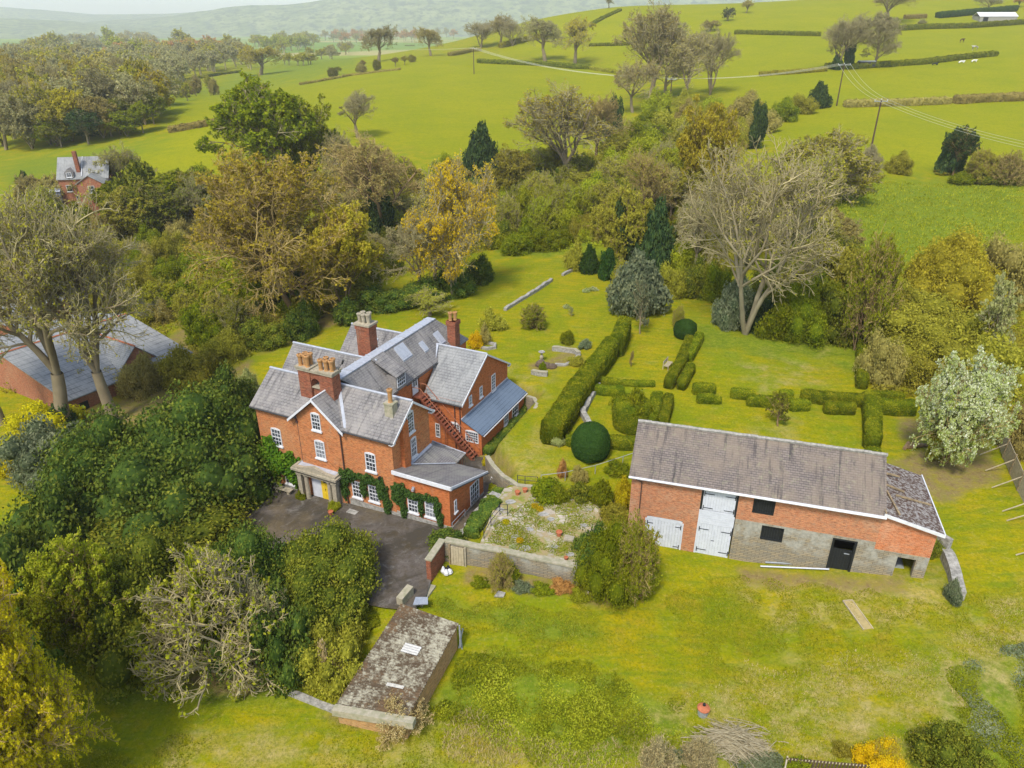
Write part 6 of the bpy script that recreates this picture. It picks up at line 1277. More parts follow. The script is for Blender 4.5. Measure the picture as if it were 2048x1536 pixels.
put_tree(860, 632, 588, 48, 'oak', 'spring', 'g', 'low spreading tree with flat branches in front of the laurels')
for u, vb, vt, w, k, l, lb in [(1095, 1008, 958, 33, 'small1', 'green', 'yellow green rounded shrub at the terrace edge'), (1120, 1012, 972, 22, 'small2', 'green', 'small shrub right of the yellow green one'), (1165, 1010, 965, 26, 'small2', 'everolive', 'dark leafy shrub in the terrace bed'), (1205, 1020, 965, 26, 'small1', 'green', 'glossy green shrub near the barn corner'), (1245, 1030, 960, 24, 'small2', 'yellow', 'yellow leaved shrub touching the barn'),
    (1160, 972, 934, 18, 'small1', 'brown', 'round pinkish brown bush under the handrail'), (1240, 960, 925, 30, 'small2', 'green', 'green shrub behind the barn corner'), (1125, 958, 918, 12, 'small2', 'rust', 'low rusty bush left of the brown bush'), (1230, 1060, 1010, 30, 'small1', 'olive', 'olive undergrowth left of the barn doors'),
    (985, 985, 968, 9, 'small1', 'spring', 'yellow green potted plant by the stone wall'), (973, 935, 912, 9, 'small1', 'yellow', 'yellow shrub at the stair foot'), (667, 1024, 1003, 13, 'small1', 'spring', 'yellow green potted shrub right of the porch'), (600, 1002, 983, 13, 'small2', 'green', 'dark potted shrub left of the porch')]:
    put_bush(u, vb, vt, w, k, l, lb)
put_bush(1232, 1218, 1055, 78, 'big1', 'green', 'large bright green bush at the end of the terrace wall', depth=2.6); put_bush(1190, 1180, 1060, 50, 'mid1', 'ever', 'darker bush behind the bright green one', depth=2.2); put_bush(1275, 1200, 1090, 45, 'mid2', 'spring', 'yellow tipped right side of the bright green bush', depth=1.8)
put_tree(1265, 1190, 1050, 50, 'shrub1', 'green', 'b', 'arching leafy shoots rising from the bright green bush', cat='shrub', name='shrub')
put_bush(1010, 1175, 1112, 26, 'small2', 'green', 'green shrub against the grey terrace wall', depth=.9); put_tree(1000, 1172, 1105, 28, 'shrub2', 'spring', 'b', 'twiggy shrub against the terrace wall', cat='shrub', name='shrub')
for u, vb, vt, w, l, lb in [(962, 1180, 1158, 22, 'green', 'low green plants under the terrace wall'), (1045, 1190, 1165, 22, 'bluegrey', 'grey leaved plants at the bed edge'), (1085, 1195, 1168, 24, 'green', 'low green plants in mid bed'), (1125, 1192, 1160, 26, 'rust', 'russet leaved plants under the wall'), (1160, 1210, 1180, 20, 'spring', 'light green plants at the bright bush foot')]: put_bush(u, vb, vt, w, 'small2', l, lb, depth=.7)
put_bush(1772, 1568, 1492, 52, 'mid1', 'gold', 'bright golden flowering gorse at the bottom edge', depth=1.1); put_bush(1920, 1578, 1462, 75, 'mid2', 'everolive', 'dark evergreen bush at the bottom right', depth=1.8); put_tree(1765, 1530, 1478, 26, 'shrub1', 'yellow', 'b', 'yellow sprigs behind the gorse', cat='shrub', name='shrub')
put_bush(1690, 1520, 1488, 22, 'small2', 'olive', 'grey green shrub behind the picket fence', depth=.5); put_bush(1600, 1560, 1520, 30, 'small1', 'green', 'green plant inside the picket fence', depth=.5)
put_bush(1870, 1120, 1075, 22, 'small2', 'everolive', 'ivy clump on the barn lean-to corner', depth=.6); put_bush(1912, 1218, 1165, 12, 'small1', 'bluegrey', 'grey ivy over the end of the low wall', depth=.8)
put_tree(1628, 1120, 1070, 14, 'far3', 'dark', 'b', 'dark green weed growing against the stone wall', cat='plant', name='tall_weed')
put_tree(1395, 1545, 1478, 40, 'shrub2', 'straw', 'g', 'pale dry grass clump left of the brush pile', cat='plant', name='dry_plant'); put_tree(1310, 1580, 1480, 50, 'shrub2', 'straw', 'g', 'tall dry stems at the bottom edge', cat='plant', name='dry_plant')
put_tree(800, 1455, 1400, 60, 'shrub2', 'straw', 'b', 'tangle of dead brown vine over the shed roof', cat='plant', name='dead_vine')
# ---------------------------------------------------------------- field hedges
def fhedge(px, h, w, leaf, label, dens=14, lsz=.3, seed=80):
    return hedge(px, h, w, leaf, label, 'field hedges', name='field_hedge', dens=dens, lsz=lsz, seed=seed, rough=.35)
for i, (px, h, w, l, lb) in enumerate([
  ([(340, 265), (400, 255), (455, 246)], 1.8, 2, 'brown', 'clipped field hedge left of the tall green tree'), ([(955, 126), (1020, 129), (1090, 131), (1180, 138)], 2, 2.5, 'everolive', 'dark hedge along the brow of the big field'), ([(1180, 138), (1240, 148), (1330, 152)], 1.4, 2, 'olive', 'low hedge continuing right from the brow'),
  ([(1470, 68), (1560, 70), (1640, 72)], 2, 3, 'everolive', 'dark straight hedge left of the roadside trees'), ([(1650, 137), (1700, 138), (1760, 134), (1850, 128), (1920, 119), (1990, 112)], 2, 3, 'everolive', 'dark hedge under the roadside trees'), ([(1520, 152), (1580, 148), (1650, 142)], 1.5, 3, 'olive', 'ragged low hedge left of the roadside trees'),
  ([(1690, 214), (1750, 212), (1830, 210), (1895, 207)], 2.0, 3, 'brown', 'brown hedge behind the nearer power pole'), ([(1910, 207), (1980, 203), (2060, 200)], 2.4, 3, 'brown', 'brown hedge at the right, beyond the gap'), ([(1780, 62), (1850, 58), (1930, 56), (2048, 48)], 2.5, 3, 'everolive', 'dark hedge in front of the white farm'), ([(1875, 36), (1960, 28), (2030, 22)], 3.2, 4, 'dark', 'tall dark hedge behind the white farm'), ([(1810, 38), (1850, 36)], 2.2, 3, 'brown', 'short hedge piece above the round bush'),
  ([(1180, 52), (1205, 38), (1240, 22)], 1.5, 3, 'everolive', 'hedge climbing to the skyline'), ([(1180, 92), (1260, 90)], 1.4, 2.5, 'everolive', 'short dark hedge on the middle slope'), ([(900, 112), (940, 104), (960, 102)], 2, 3, 'brown', 'hedge running up to the ridge clump'), ([(810, 92), (880, 74), (925, 66)], 2.2, 3, 'everolive', 'far dark hedge beyond the bare oak'), ([(1000, 96), (1040, 85), (1080, 78)], 3, 4, 'olive', 'thick hedge under the ridge clump'),
  ([(600, 170), (700, 152), (800, 140)], .9, 1, 'brown', 'thin scrubby boundary along the far edge of the big field'), ([(355, 165), (440, 150), (480, 145)], 1.5, 2, 'everolive', 'hedge in the far green field, left'), ([(560, 118), (620, 113), (680, 108)], 1.5, 2.5, 'everolive', 'hedge across the far green field, centre')]):
    fhedge(px, h, w, l, lb, seed=80 + i)
for i, u in enumerate([1890, 1915, 1940, 1965]): put_bush(u, 352, 340, 14, 'small2', 'olive', 'low scrub at the right field edge', 'low scrub tufts along right field edge', depth=2)
# ---------------------------------------------------------------- middle distance woods: single trees
rs_ = random.Random(11)
VF = [[], [], [], []]
def vfar(p, h, w, leaf):
    e = BMV; s = w / RXA['vfar']; a = rs_.random() * 6.28; c_, n_ = math.cos(a), math.sin(a); v = e[0]
    V = np.stack([p[0] + (v[:, 0] * c_ - v[:, 1] * n_) * s, p[1] + (v[:, 0] * n_ + v[:, 1] * c_) * s, p[2] + v[:, 2] * h], 1)
    VF[0].append(V); VF[1].append(e[1] + len(v) * (len(VF[0]) - 1)); VF[2].append(e[2]); mi = e[3].copy(); mi[mi == 1] = leaf; VF[3].append(mi)
def mesh_arrays(ms):
    Vs, Fs, As, Ms, o = [], [], [], [], 0
    for me, off in ms:
        v = np.zeros(len(me.vertices) * 3, np.float32); me.vertices.foreach_get('co', v); f = np.zeros(len(me.loops), np.int32); me.loops.foreach_get('vertex_index', f); a = np.zeros(len(me.polygons), np.float32); me.attributes['v'].data.foreach_get('value', a); m_ = np.zeros(len(me.polygons), np.int32); me.polygons.foreach_get('material_index', m_)
        Vs.append(v.reshape(-1, 3)); Fs.append(f.reshape(-1, 4) + o); o += len(me.vertices); As.append(a); Ms.append(m_ * off)
    return np.concatenate(Vs), np.concatenate(Fs), np.concatenate(As), np.concatenate(Ms)
BMV = mesh_arrays([(TM['vfar'][0], 0), (TM['vfar'][1], 1)]); VLEAF = ['grey', 'brown', 'rust', 'orange', 'olive', 'green', 'spring']
def wood(n, poly, hpix, wpix, forms, leaves, label, group, bark='g'):
    P_ = np.array(poly, float); k = 0; out = []
    while k < n:
        u = rs_.uniform(P_[:, 0].min(), P_[:, 0].max()); v = rs_.uniform(P_[:, 1].min(), P_[:, 1].max())
        if sdpoly(np.array([u]), np.array([v]), P_)[0] > 0: continue
        out.append((v, u)); k += 1
    for v, u in out:
        f = (v - P_[:, 1].min()) / max(1, np.ptp(P_[:, 1])); h = (hpix[0] + (hpix[1] - hpix[0]) * f) * rs_.uniform(.8, 1.2); w = (wpix[0] + (wpix[1] - wpix[0]) * f) * rs_.uniform(.8, 1.25)
        if forms is None:
            p = P(u, v); H_ = max(hat(p, v - h), 1); vfar(p, H_, wpx((p[0], p[1], p[2] + H_ * .6), w), 1 + VLEAF.index(rs_.choice(leaves))); continue
        put_tree(u, v, v - h, w, rs_.choice(forms), rs_.choice(leaves), bark, label, group)
wood(60, [(0, 300), (0, 175), (120, 165), (300, 205), (330, 235), (210, 280), (60, 305)], (70, 110), (26, 42), ['far1', 'far2', 'round1', 'leafy2'], ['olive', 'olive', 'orange', 'grey', 'brown'], 'olive brown budding tree in the crowded left wood', 'trees of the left wood')
wood(14, [(90, 285), (330, 235), (335, 262), (110, 300)], (50, 60), (24, 30), ['leafy1', 'leafy2'], ['green', 'everolive', 'green', 'dark'], 'rounded green tree on the left field edge', 'green trees along the left field edge')
wood(110, [(190, 175), (240, 125), (500, 118), (505, 142), (430, 150), (330, 185)], (38, 55), (14, 22), None, ['grey', 'grey', 'brown'], 'slim grey leafless tree in the far plantation', 'grey trees of the far plantation')
wood(50, [(190, 140), (260, 108), (470, 100), (490, 112), (300, 130)], (28, 36), (13, 20), None, ['rust', 'orange', 'rust'], 'orange tinted tree in the far plantation', 'orange trees of the far plantation')
wood(80, [(0, 180), (0, 120), (180, 115), (180, 160)], (35, 50), (15, 24), None, ['grey', 'brown', 'orange', 'olive'], 'hazy brown tree at the far left', 'hazy trees at the far left')
wood(50, [(40, 110), (100, 85), (300, 84), (310, 96), (180, 112)], (20, 26), (10, 16), None, ['grey', 'brown'], 'blue grey distant tree, left horizon wood', 'distant trees of the left horizon wood')
wood(34, [(500, 100), (520, 86), (640, 84), (645, 98), (560, 108)], (22, 28), (11, 16), None, ['green', 'olive', 'spring'], 'rounded distant green tree in the hilltop copse', 'trees of the distant green copse')
wood(40, [(640, 80), (900, 72), (930, 80), (700, 92)], (18, 24), (7, 11), None, ['grey', 'brown', 'rust'], 'small hazy bare tree on the horizon line', 'bare trees along the horizon')
wood(10, [(640, 155), (830, 122), (830, 128), (660, 160)], (16, 22), (7, 10), ['shrub1', 'far1'], ['brown', 'everolive', 'olive'], 'scrubby thorn tree on the far edge of the big field', 'thorn trees on the far field edge')
wood(10, [(350, 190), (500, 165), (500, 178), (360, 205)], (28, 34), (8, 12), ['far3', 'shrub1'], ['everolive', 'olive', 'brown'], 'small ivy green tree on the left field boundary', 'small trees on the left field boundary')
wood(10, [(240, 200), (340, 185), (345, 200), (260, 212)], (50, 65), (18, 24), ['multi1', 'round1'], ['grey', 'brown'], 'bare branched tree at the right end of the left wood', 'bare trees at the right end of left wood', 'p')
wood(16, [(560, 130), (720, 95), (740, 108), (600, 140)], (20, 26), (10, 14), None, ['grey', 'olive'], 'pale hedgerow tree in the far green field', 'hedgerow trees of the far green field')
wood(24, [(420, 560), (500, 470), (700, 520), (700, 560), (500, 620)], (60, 80), (30, 40), ['shrub1', 'shrub2', 'round3'], ['olive', 'spring', 'grey'], 'thin leafless sapling in the valley scrub', 'saplings in the valley scrub')
wood(20, [(1000, 480), (1050, 400), (1200, 430), (1180, 480)], (55, 70), (22, 30), ['shrub1', 'leafy2'], ['spring', 'spring', 'green'], 'pale willow sapling in the centre valley', 'willow saplings in the centre valley')
wood(24, [(1250, 440), (1330, 320), (1420, 330), (1400, 440)], (75, 95), (32, 42), ['round1', 'round3', 'leafy2'], ['olive', 'brown', 'spring'], 'budding tree in the upper valley', 'budding trees in the upper valley')
wood(20, [(640, 470), (700, 380), (880, 430), (880, 500)], (80, 100), (35, 45), ['round1', 'leafy2', 'round3'], ['brown', 'olive', 'orange'], 'brown budding tree in the middle valley', 'budding trees in the middle valley')
wood(14, [(1540, 500), (1600, 440), (1740, 520), (1700, 560)], (60, 80), (34, 44), ['shrub1', 'leafy2'], ['olive', 'everolive', 'brown'], 'olive bush tree below the right meadow', 'bush trees below the right meadow')
wood(14, [(220, 450), (430, 420), (430, 480), (250, 490)], (85, 110), (42, 55), ['leafy2', 'leafy1', 'round1'], ['olive', 'green', 'olive', 'everolive'], 'bushy tree in front of the distant brick house', 'bushy trees before the distant brick house')
put_bush(380, 450, 340, 55, 'mid1', 'green', 'dense green tree right of the distant brick house', depth=8, cat='tree', name='tree'); put_bush(275, 470, 330, 50, 'cone2', 'everolive', 'dark conifer right of the distant brick house', depth=7, cat='tree', name='conifer'); put_tree(255, 430, 290, 60, 'round1', 'olive', 'g', 'pale olive tree hiding the distant house end')
put_bush(47, 400, 345, 10, 'cone2', 'dark', 'small dark cypress left of the distant house', depth=2.5, cat='tree', name='cypress')

for i, (poly, n, hp_, wp_, ks, ls, lb) in enumerate([
  ([(440, 560), (560, 500), (760, 540), (740, 600), (480, 700), (400, 640)], 34, (45, 55), (26, 34), ['mid1', 'mid2'], ['olive', 'spring', 'green', 'olive'], 'rounded scrub bush in the left valley thicket'),
  ([(640, 540), (660, 380), (880, 350), (1000, 420), (1000, 500), (760, 560)], 40, (45, 55), (24, 34), ['mid1', 'mid2'], ['olive', 'brown', 'everolive', 'spring'], 'rounded scrub bush in the middle valley thicket'),
  ([(1010, 490), (1000, 400), (1200, 340), (1240, 330), (1260, 470), (1150, 505)], 36, (40, 50), (22, 32), ['mid1', 'mid2'], ['spring', 'green', 'olive', 'spring'], 'light green scrub bush in the centre valley thicket'),
  ([(1240, 480), (1230, 300), (1330, 220), (1540, 260), (1440, 330), (1420, 480)], 50, (40, 55), (22, 34), ['mid1', 'mid2'], ['olive', 'brown', 'spring', 'green'], 'scrub bush in the upper valley thicket'),
  ([(0, 540), (200, 440), (440, 430), (440, 560), (350, 640), (300, 700), (120, 620)], 44, (45, 60), (26, 38), ['mid1', 'mid2'], ['olive', 'green', 'olive', 'brown'], 'scrub bush in the thicket beneath the left bare trees'),
  ([(1560, 640), (1580, 480), (1760, 520), (1800, 640), (1740, 690)], 22, (50, 60), (30, 40), ['mid1', 'mid2'], ['everolive', 'green', 'olive'], 'bush in the thicket behind the far lawn')]):
    P_ = np.array(poly, float); k = 0
    while k < n:
        u = rs_.uniform(P_[:, 0].min(), P_[:, 0].max()); v = rs_.uniform(P_[:, 1].min(), P_[:, 1].max())
        if sdpoly(np.array([u]), np.array([v]), P_)[0] > 0: continue
        k += 1; hh_ = rs_.uniform(*hp_); ww = rs_.uniform(*wp_); put_bush(u, v, v - hh_, ww, rs_.choice(ks), rs_.choice(ls), lb, lb.replace('bush in', 'bushes in'))

wood(60, [(0, 250), (0, 160), (150, 160), (330, 200), (340, 225), (200, 260)], (60, 90), (22, 36), None, ['olive', 'brown', 'orange', 'grey'], '', '')

wood(24, [(620, 600), (640, 420), (760, 360), (1000, 430), (1000, 500), (900, 520), (760, 560)], (60, 80), (28, 38), ['leafy2', 'round1', 'shrub1'], ['olive', 'spring', 'brown', 'green'], 'leafing tree in the thicket behind the laurels', 'leafing trees behind the laurels')
wood(18, [(1000, 470), (1010, 380), (1250, 280), (1330, 240), (1300, 420), (1180, 480)], (55, 75), (26, 36), ['leafy2', 'shrub1'], ['spring', 'green', 'olive'], 'yellow green leafing tree in the valley floor', 'leafing trees of the valley floor')
wood(12, [(300, 640), (420, 480), (560, 560), (500, 690)], (60, 80), (28, 38), ['shrub1', 'leafy2'], ['spring', 'olive', 'green'], 'light green leafing tree left of the amber tree', 'leafing trees left of the amber tree')
wood(12, [(60, 420), (240, 400), (300, 470), (100, 480)], (60, 85), (30, 40), ['round1', 'shrub1'], ['olive', 'brown', 'spring'], 'twiggy tree below the distant brick house', 'twiggy trees below the distant house')
wood(40, [(0, 200), (0, 110), (220, 100), (480, 110), (500, 140), (330, 180)], (40, 60), (18, 28), None, ['spring', 'olive', 'orange', 'grey'], '', '')
for i_, (u, vb, vt, w, l, lb) in enumerate([(1345, 600, 530, 34, 'olive', 'olive scrub bush right of the holly tree'), (1395, 600, 520, 38, 'everolive', 'dark olive bush behind the round ball'), (1440, 610, 530, 36, 'green', 'green bush left of the grey blue dome'), (1370, 560, 470, 40, 'spring', 'light bush above the scrub row'), (1430, 560, 460, 42, 'olive', 'olive bush beneath the huge spreading tree'), (1540, 640, 545, 40, 'everolive', 'dark bush right behind the pale trunk')]):
    put_bush(u, vb, vt, w, 'mid1' if i_ % 2 else 'mid2', l, lb, depth=3)
wood(26, [(1240, 520), (1240, 420), (1350, 330), (1440, 380), (1560, 470), (1500, 560), (1330, 540)], (60, 85), (30, 40), ['leafy2', 'round1', 'shrub1'], ['olive', 'spring', 'green', 'brown'], 'leafing tree in the belt above the formal garden', 'leafing trees above the formal garden')
o = bpy.data.objects.new('distant_woodland', qmesh('distant_woodland', np.concatenate(VF[0]), np.concatenate(VF[1]), np.concatenate(VF[2]), [M['twigg']] + [LMat(k) for k in VLEAF], np.concatenate(VF[3]))); link(o); o['kind'] = 'stuff'
# ---------------------------------------------------------------- distant brick house
hp = aty(168, 404, 150); hx, hy = hp[0], hp[1]; zg = g1(hx, hy)
h2 = thing('country_house', 'distant brick house with grey slate roof and glass conservatory', 'house', (aty(110, 340, 150)[0], 150, 0), math.radians(12))
def Z2(v, y=150): return aty(150, v, y)[2]
ze, zr, zb2 = Z2(356), Z2(320), Z2(420) - 1
walls([(0, 0), (9.5, 0), (9.5, 7), (0, 7)], zb2, [ze] * 4, M['brick_old'], 'wall', h2, lambda m: m.add([(0, 0, ze), (0, 7, ze), (0, 3.5, zr)], [(0, 2, 1)]))
gable_roof(h2, 0, 9.5, 0, 7, ze, zr, M['slate_light'], over_end=.2, ridge=None)
walls([(4.5, -3.5), (9.3, -3.5), (9.3, 0), (4.5, 0)], zb2, [ze - .6] * 4, M['brick_old'], 'wall', h2, lambda m: m.add([(4.5, -3.5, ze - .6), (9.3, -3.5, ze - .6), (6.9, -3.5, ze + .9)], [(0, 1, 2)]))
gable_roof(h2, -3.5, 1.5, 4.5, 9.3, ze - .6, ze + .9, M['slate_light'], axis='y', over_end=.2, ridge=None)
m = MB(); m.box(3.6, 4.3, .8, 1.6, ze, zr + 1.4); m.build('chimney', M['brick_chim'], h2); m = MB(); m.tube([(4.6, .0, ze + .2), (4.6, 3.4, zr + .05)], .07, 4); m.build('flashing', M['white'], h2)
m = MB(); m.prism([(1.6, -.2, ze), (3.2, -.2, ze), (3.2, -.2, ze + 1), (2.4, -.2, ze + 1.8), (1.6, -.2, ze + 1)], (0, 2, 0)); dm = m.build('dormer', M['slate'], h2); window(dm, TF('front', -.2), 1.9, 2.9, ze + .1, ze + 1.0, 2, 2)
for a, z0 in ((1.2, -2.8), (2.6, -5)): window(h2, TF('front', 0), a, a + 1.1, ze + z0, ze + z0 + 1.3, 2, 2, mat='cream')
window(h2, TF('front', -3.5), 6.4, 7.6, ze - 2.6, ze - 1.2, 2, 2, mat='cream')
m = MB(); zc = ze - 2.2; m.slab([(-3.6, -1.2, zc - .3), (.2, -1.2, zc - .3), (.1, 1.8, zc + .7), (-2, 1.8, zc + .7)], .08); m.slab([(-3.6, 4.6, zc - .3), (-3.6, -1.2, zc - .3), (-2, 1.8, zc + .7)], .08)
cs = m.build('conservatory_roof', M['skylight'], h2); m = MB()
for k in range(7): m.box(-3.5 + k * .6, -3.42 + k * .6, -1.1, -1.02, zb2, zc - .35)
m.box(-3.45, .0, -1.0, 4.4, zb2, zc - .4); m.build('conservatory_wall', M['curtain'], h2)
p = P(462, 340); car = thing('parked_car', 'dark parked car half hidden beneath the tall green tree', 'car', p, .4)
m = MB(); m.prism([(-2.1, -.85, .35), (2.1, -.85, .35), (2.15, -.85, .8), (1.2, -.85, .95), (.7, -.85, 1.45), (-1.2, -.85, 1.45), (-1.9, -.85, .95), (-2.15, -.85, .85)], (0, 1.7, 0)); cb = m.build('body', M['black'], car); m = MB(); m.prism([(.62, -.87, 1.0), (.62, -.87, 1.38), (-1.1, -.87, 1.38), (-1.6, -.87, 1.0)], (0, 1.74, 0)); m.build('side_window', M['glass'], cb)
for x in (-1.35, 1.35):
    for y in (-.86, .66): m = MB(); m.tube([(x, y, .33), (x, y + .2, .33)], .33, 12); m.build('wheel', M['iron'], car)
# ---------------------------------------------------------------- old brick barns at the left
def oldbarn(px0, px1, px2, z, base, label, h=2.4):
    """ridge px0-px1, near eave point px2"""
    r0, r1 = atz(*px0, z), atz(*px1, z); e = atz(*px2, z - h); d = r1 - r0; L = np.linalg.norm(d[:2]); an = math.atan2(d[1], d[0]); ax = d[:2] / L; nx_ = np.array([ax[1], -ax[0]]); w = abs((e[:2] - r0[:2]) @ nx_)
    o = thing('old_barn', label, 'barn', (r0[0], r0[1], 0), an); ze, zr = z - h, z
    walls([(0, -w), (L, -w), (L, w), (0, w)], base, [ze] * 4, M['brick_old'], 'wall', o, lambda m: (m.add([(0, -w, ze), (0, w, ze), (0, 0, zr - .1)], [(0, 2, 1)]), m.add([(L, -w, ze), (L, w, ze), (L, 0, zr - .1)], [(0, 1, 2)])))
    gable_roof(o, 0, L, -w, w, ze, zr, M['slate_light'], over_end=.15, ridge='terracotta'); m = MB(); m.box(1.0, 2.0, -w - .04, -w + .1, ze - 2.2, ze - .9); m.build('window', M['black'], o); return o
oldbarn((2, 708), (252, 628), (215, 768), 1.8, -6, 'old brick barn with long pale slate roof behind the bare trees')
oldbarn((125, 645), (268, 692), (235, 740), 1.9, -6, 'cross wing of the old barn with a plain brick gable', 2.2)
oldbarn((-60, 625), (70, 548), (110, 605), 2.0, -6, 'second old barn with bright roof sheets at the left edge')
# ---------------------------------------------------------------- power poles and wires
def pole(u, vb, vt, label, arm=2.4, rz=0.0, bark='wooddark'):
    p = P(u, vb); h = hat(p, vt); root = thing('power_pole', label, 'pole', p, rz)
    m = MB(); m.tube([(0, 0, -.5), (0, 0, h)], [.22, .15], 8); m.build('mast', M['pipe'], root)
    m = MB(); m.box(-arm / 2, arm / 2, -.08, .08, h - .35, h - .2); m.build('crossarm', M['galv'], root)
    for x in (-arm / 2 + .1, 0, arm / 2 - .1): m = MB(); m.lathe([(.06, 0), (.09, .1), (.06, .2), (.09, .28), (.03, .36)], (x, 0, h - .2 if x else h), 8); m.build('insulator', M['white'], root)
    c, s = math.cos(rz), math.sin(rz); return [Vector((p.x + c * x, p.y + s * x, p.z + h + .12)) for x in (-arm / 2 + .1, 0, arm / 2 - .1)]
A_ = pole(1741, 302, 200, 'nearer wooden power pole in the right field', 3.6, .2); B_ = pole(1673, 212, 128, 'power pole with three wires by the roadside trees', 4.2, .1); C_3 = pole(1338, 222, 157, 'power pole standing in the valley thicket', 3.0, -.3); D_3 = pole(948, 148, 96, 'slim power pole at the top of the big field', 3.0, -.2)
t = NT('wire'); M['wire'] = t.done((.5, .5, .36), .5)
def wire(a, b, sag, label, r=.035, n=14):
    o = a.copy(); m = MB(); pts = [a.lerp(b, i / n) - o - Vector((0, 0, sag * 4 * (i / n) * (1 - i / n))) for i in range(n + 1)]; m.tube(pts, r, 4); w = m.build('power_line', M['wire']); w.location = o; tag(w, label, 'cable', 'overhead power lines')
nm = ['left', 'middle', 'right']; E_ = [Vector(aty(2100 + 12 * i, 306 - 4 * i, 132 - i)) for i in range(3)]
for i in range(3):
    wire(A_[i], B_[i], 1.3, nm[i] + ' sagging wire between the two right hand poles', .035); wire(A_[i], E_[i], 1.0, nm[i] + ' wire from the nearer pole to the right edge', .03)
    wire(B_[i], C_3[i], 1.5, nm[i] + ' wire from the roadside pole to the thicket pole', .045); wire(C_3[i], D_3[i], 3.0, nm[i] + ' wire across the big field', .06)
D4 = Vector(aty(640, 68, 700)); wire(D_3[1], D4, 5, 'wire leading from the slim pole to the far left', .08)
# ---------------------------------------------------------------- farm, trailer, animals
p = P(1985, 44); fm = thing('farm_shed', 'long white roofed farm building at the top right', 'farm building', p, -.05); s = 1.0
m = MB(); m.box(-8, 14, 0, 9, -1, 3.2); m.build('wall', M['stonegrey'], fm); gable_roof(fm, -8, 14, 0, 9, 3.2, 5.4, M['white'], over_end=.4, ridge=None); m = MB(); m.box(-6, -3, -.06, 0, 0, 2.6); m.build('door', M['black'], fm)
p = P(1731, 136); tr = thing('trailer', 'long dark livestock trailer parked under the roadside tree', 'trailer', p, .02); m = MB(); m.box(-3.4, 3.4, -1.1, 1.1, .6, 2.5); m.build('body', M['iron'], tr); m = MB(); m.prism([(-3.5, -1.2, 2.5), (-3.5, 1.2, 2.5), (-3.5, 0, 2.9)], (7, 0, 0)); m.build('roof', M['galv'], tr)
for x in (-1.2, 0, 1.2): m = MB(); m.tube([(x, -1.15, .45), (x, -.9, .45)], .45, 10); m.build('wheel', M['black'], tr)
def animal(u, v, col, label, kind, L=1.9, H=1.45, rz=0.0, lie=False):
    p = P(u, v); me = bpy.data.meshes.new(kind); k = -.75 if lie else 0
    vs = [(0, 0, .95 * H + k * .75), (.45 * L, 0, .92 * H + k * .75), (-.42 * L, 0, .9 * H + k * .75), (.62 * L, 0, 1.12 * H + k * .75), (.78 * L, 0, 1.05 * H + k * .75)]; ed = [(0, 1), (0, 2), (1, 3), (3, 4)]; r = [.34, .28, .3, .15, .1]
    for x in (.4 * L, -.38 * L):
        for y in (-.2, .2):
            i = len(vs)
            if lie: vs += [(x, y * 1.8, .15)]; ed += [(1 if x > 0 else 2, i)]; r += [.12]
            else: vs += [(x, y, .55 * H), (x - .03, y, .3 * H), (x, y, .02)]; ed += [(1 if x > 0 else 2, i), (i, i+1), (i+1, i+2)]; r += [.13, .07, .06]
    i = len(vs); vs += [(-.52 * L, 0, .75 * H + k * .7), (-.55 * L, 0, .45 * H + k * .4)]; ed += [(2, i), (i, i+1)]; r += [.05, .03]
    me.from_pydata(vs, ed, []); o = bpy.data.objects.new(kind, me); link(o); o.location = p; o.rotation_euler = (0, 0, rz); me.materials.append(col)
    md = o.modifiers.new('skin', 'SKIN'); 
    for sv, rr_ in zip(me.skin_vertices[0].data, r): sv.radius = (rr_, rr_)
    me.skin_vertices[0].data[0].use_root = True; sb = o.modifiers.new('sub', 'SUBSURF'); sb.levels = 1; sb.render_levels = 1; tag(o, label, 'animal')
cw = plain('cow_black_white', (.65, .62, .58), .8, .1, 1.4, col2=(.05, .035, .03)); hb = plain('horse_brown', (.1, .05, .03), .7, .1, 4)
animal(1923, 86, hb, 'dark brown horse grazing in the upper right field', 'horse', 2.4, 1.9, .3); animal(1949, 101, cw, 'brown and white patched cow standing in the upper right field', 'cow', 2.4, 1.9, 3.0)
animal(1922, 127, plain('cow_white', (.75, .73, .68), .8), 'white cow lying left of the other white one', 'cow', 2.4, 1.5, .1, True); animal(1947, 125, plain('cow_white2', (.75, .73, .68), .8), 'white cow lying nearest to the hedge end', 'cow', 2.4, 1.5, .2, True); animal(1869, 131, M['black'], 'black cow lying by the dark hedge', 'cow', 2.4, 1.5, .1, True)
# ---------------------------------------------------------------- garden things
def at(u, v, name, label, cat, rz=0): return thing(name, label, cat, P(u, v), rz)
o = at(1083, 722, 'bird_bath', 'stone pedestal bird bath on the back lawn', 'bird bath'); m = MB(); m.lathe([(.28, 0), (.28, .12), (.16, .2), (.22, .45), (.2, .6), (.1, .75), (.1, .95), (.16, 1.02)], (0, 0, 0), 14); m.build('pedestal', M['stone'], o); m = MB(); m.lathe([(.12, 0), (.34, .06), (.38, .12), (.34, .13), (.28, .08)], (0, 0, 1.02), 16); m.build('basin', M['stonegrey'], o)
for i, (u, v, r) in enumerate([(1081, 731, .55), (1093, 735, .5), (1105, 736, .45)]):
    p = P(u, v); m = MB(); m.lathe([(r, 0), (r * 1.05, r * .4), (r * .8, r * .9), (r * .3, r * 1.15)], (0, 0, 0), 9)
    m.v = [(x + .06 * math.sin(9 * y + i), y + .05 * math.sin(7 * x), z) for x, y, z in m.v]; b = m.build('garden_boulder', M['soil']); b.location = p; tag(b, ['rounded brown rock under the bird bath', 'brown rock in the middle of the pile', 'smaller brown rock right of the bird bath'][i], 'rock')
o = at(1335, 735, 'garden_bench', 'pale wooden bench against the left long box hedge', 'bench', 1.05)
m = MB()
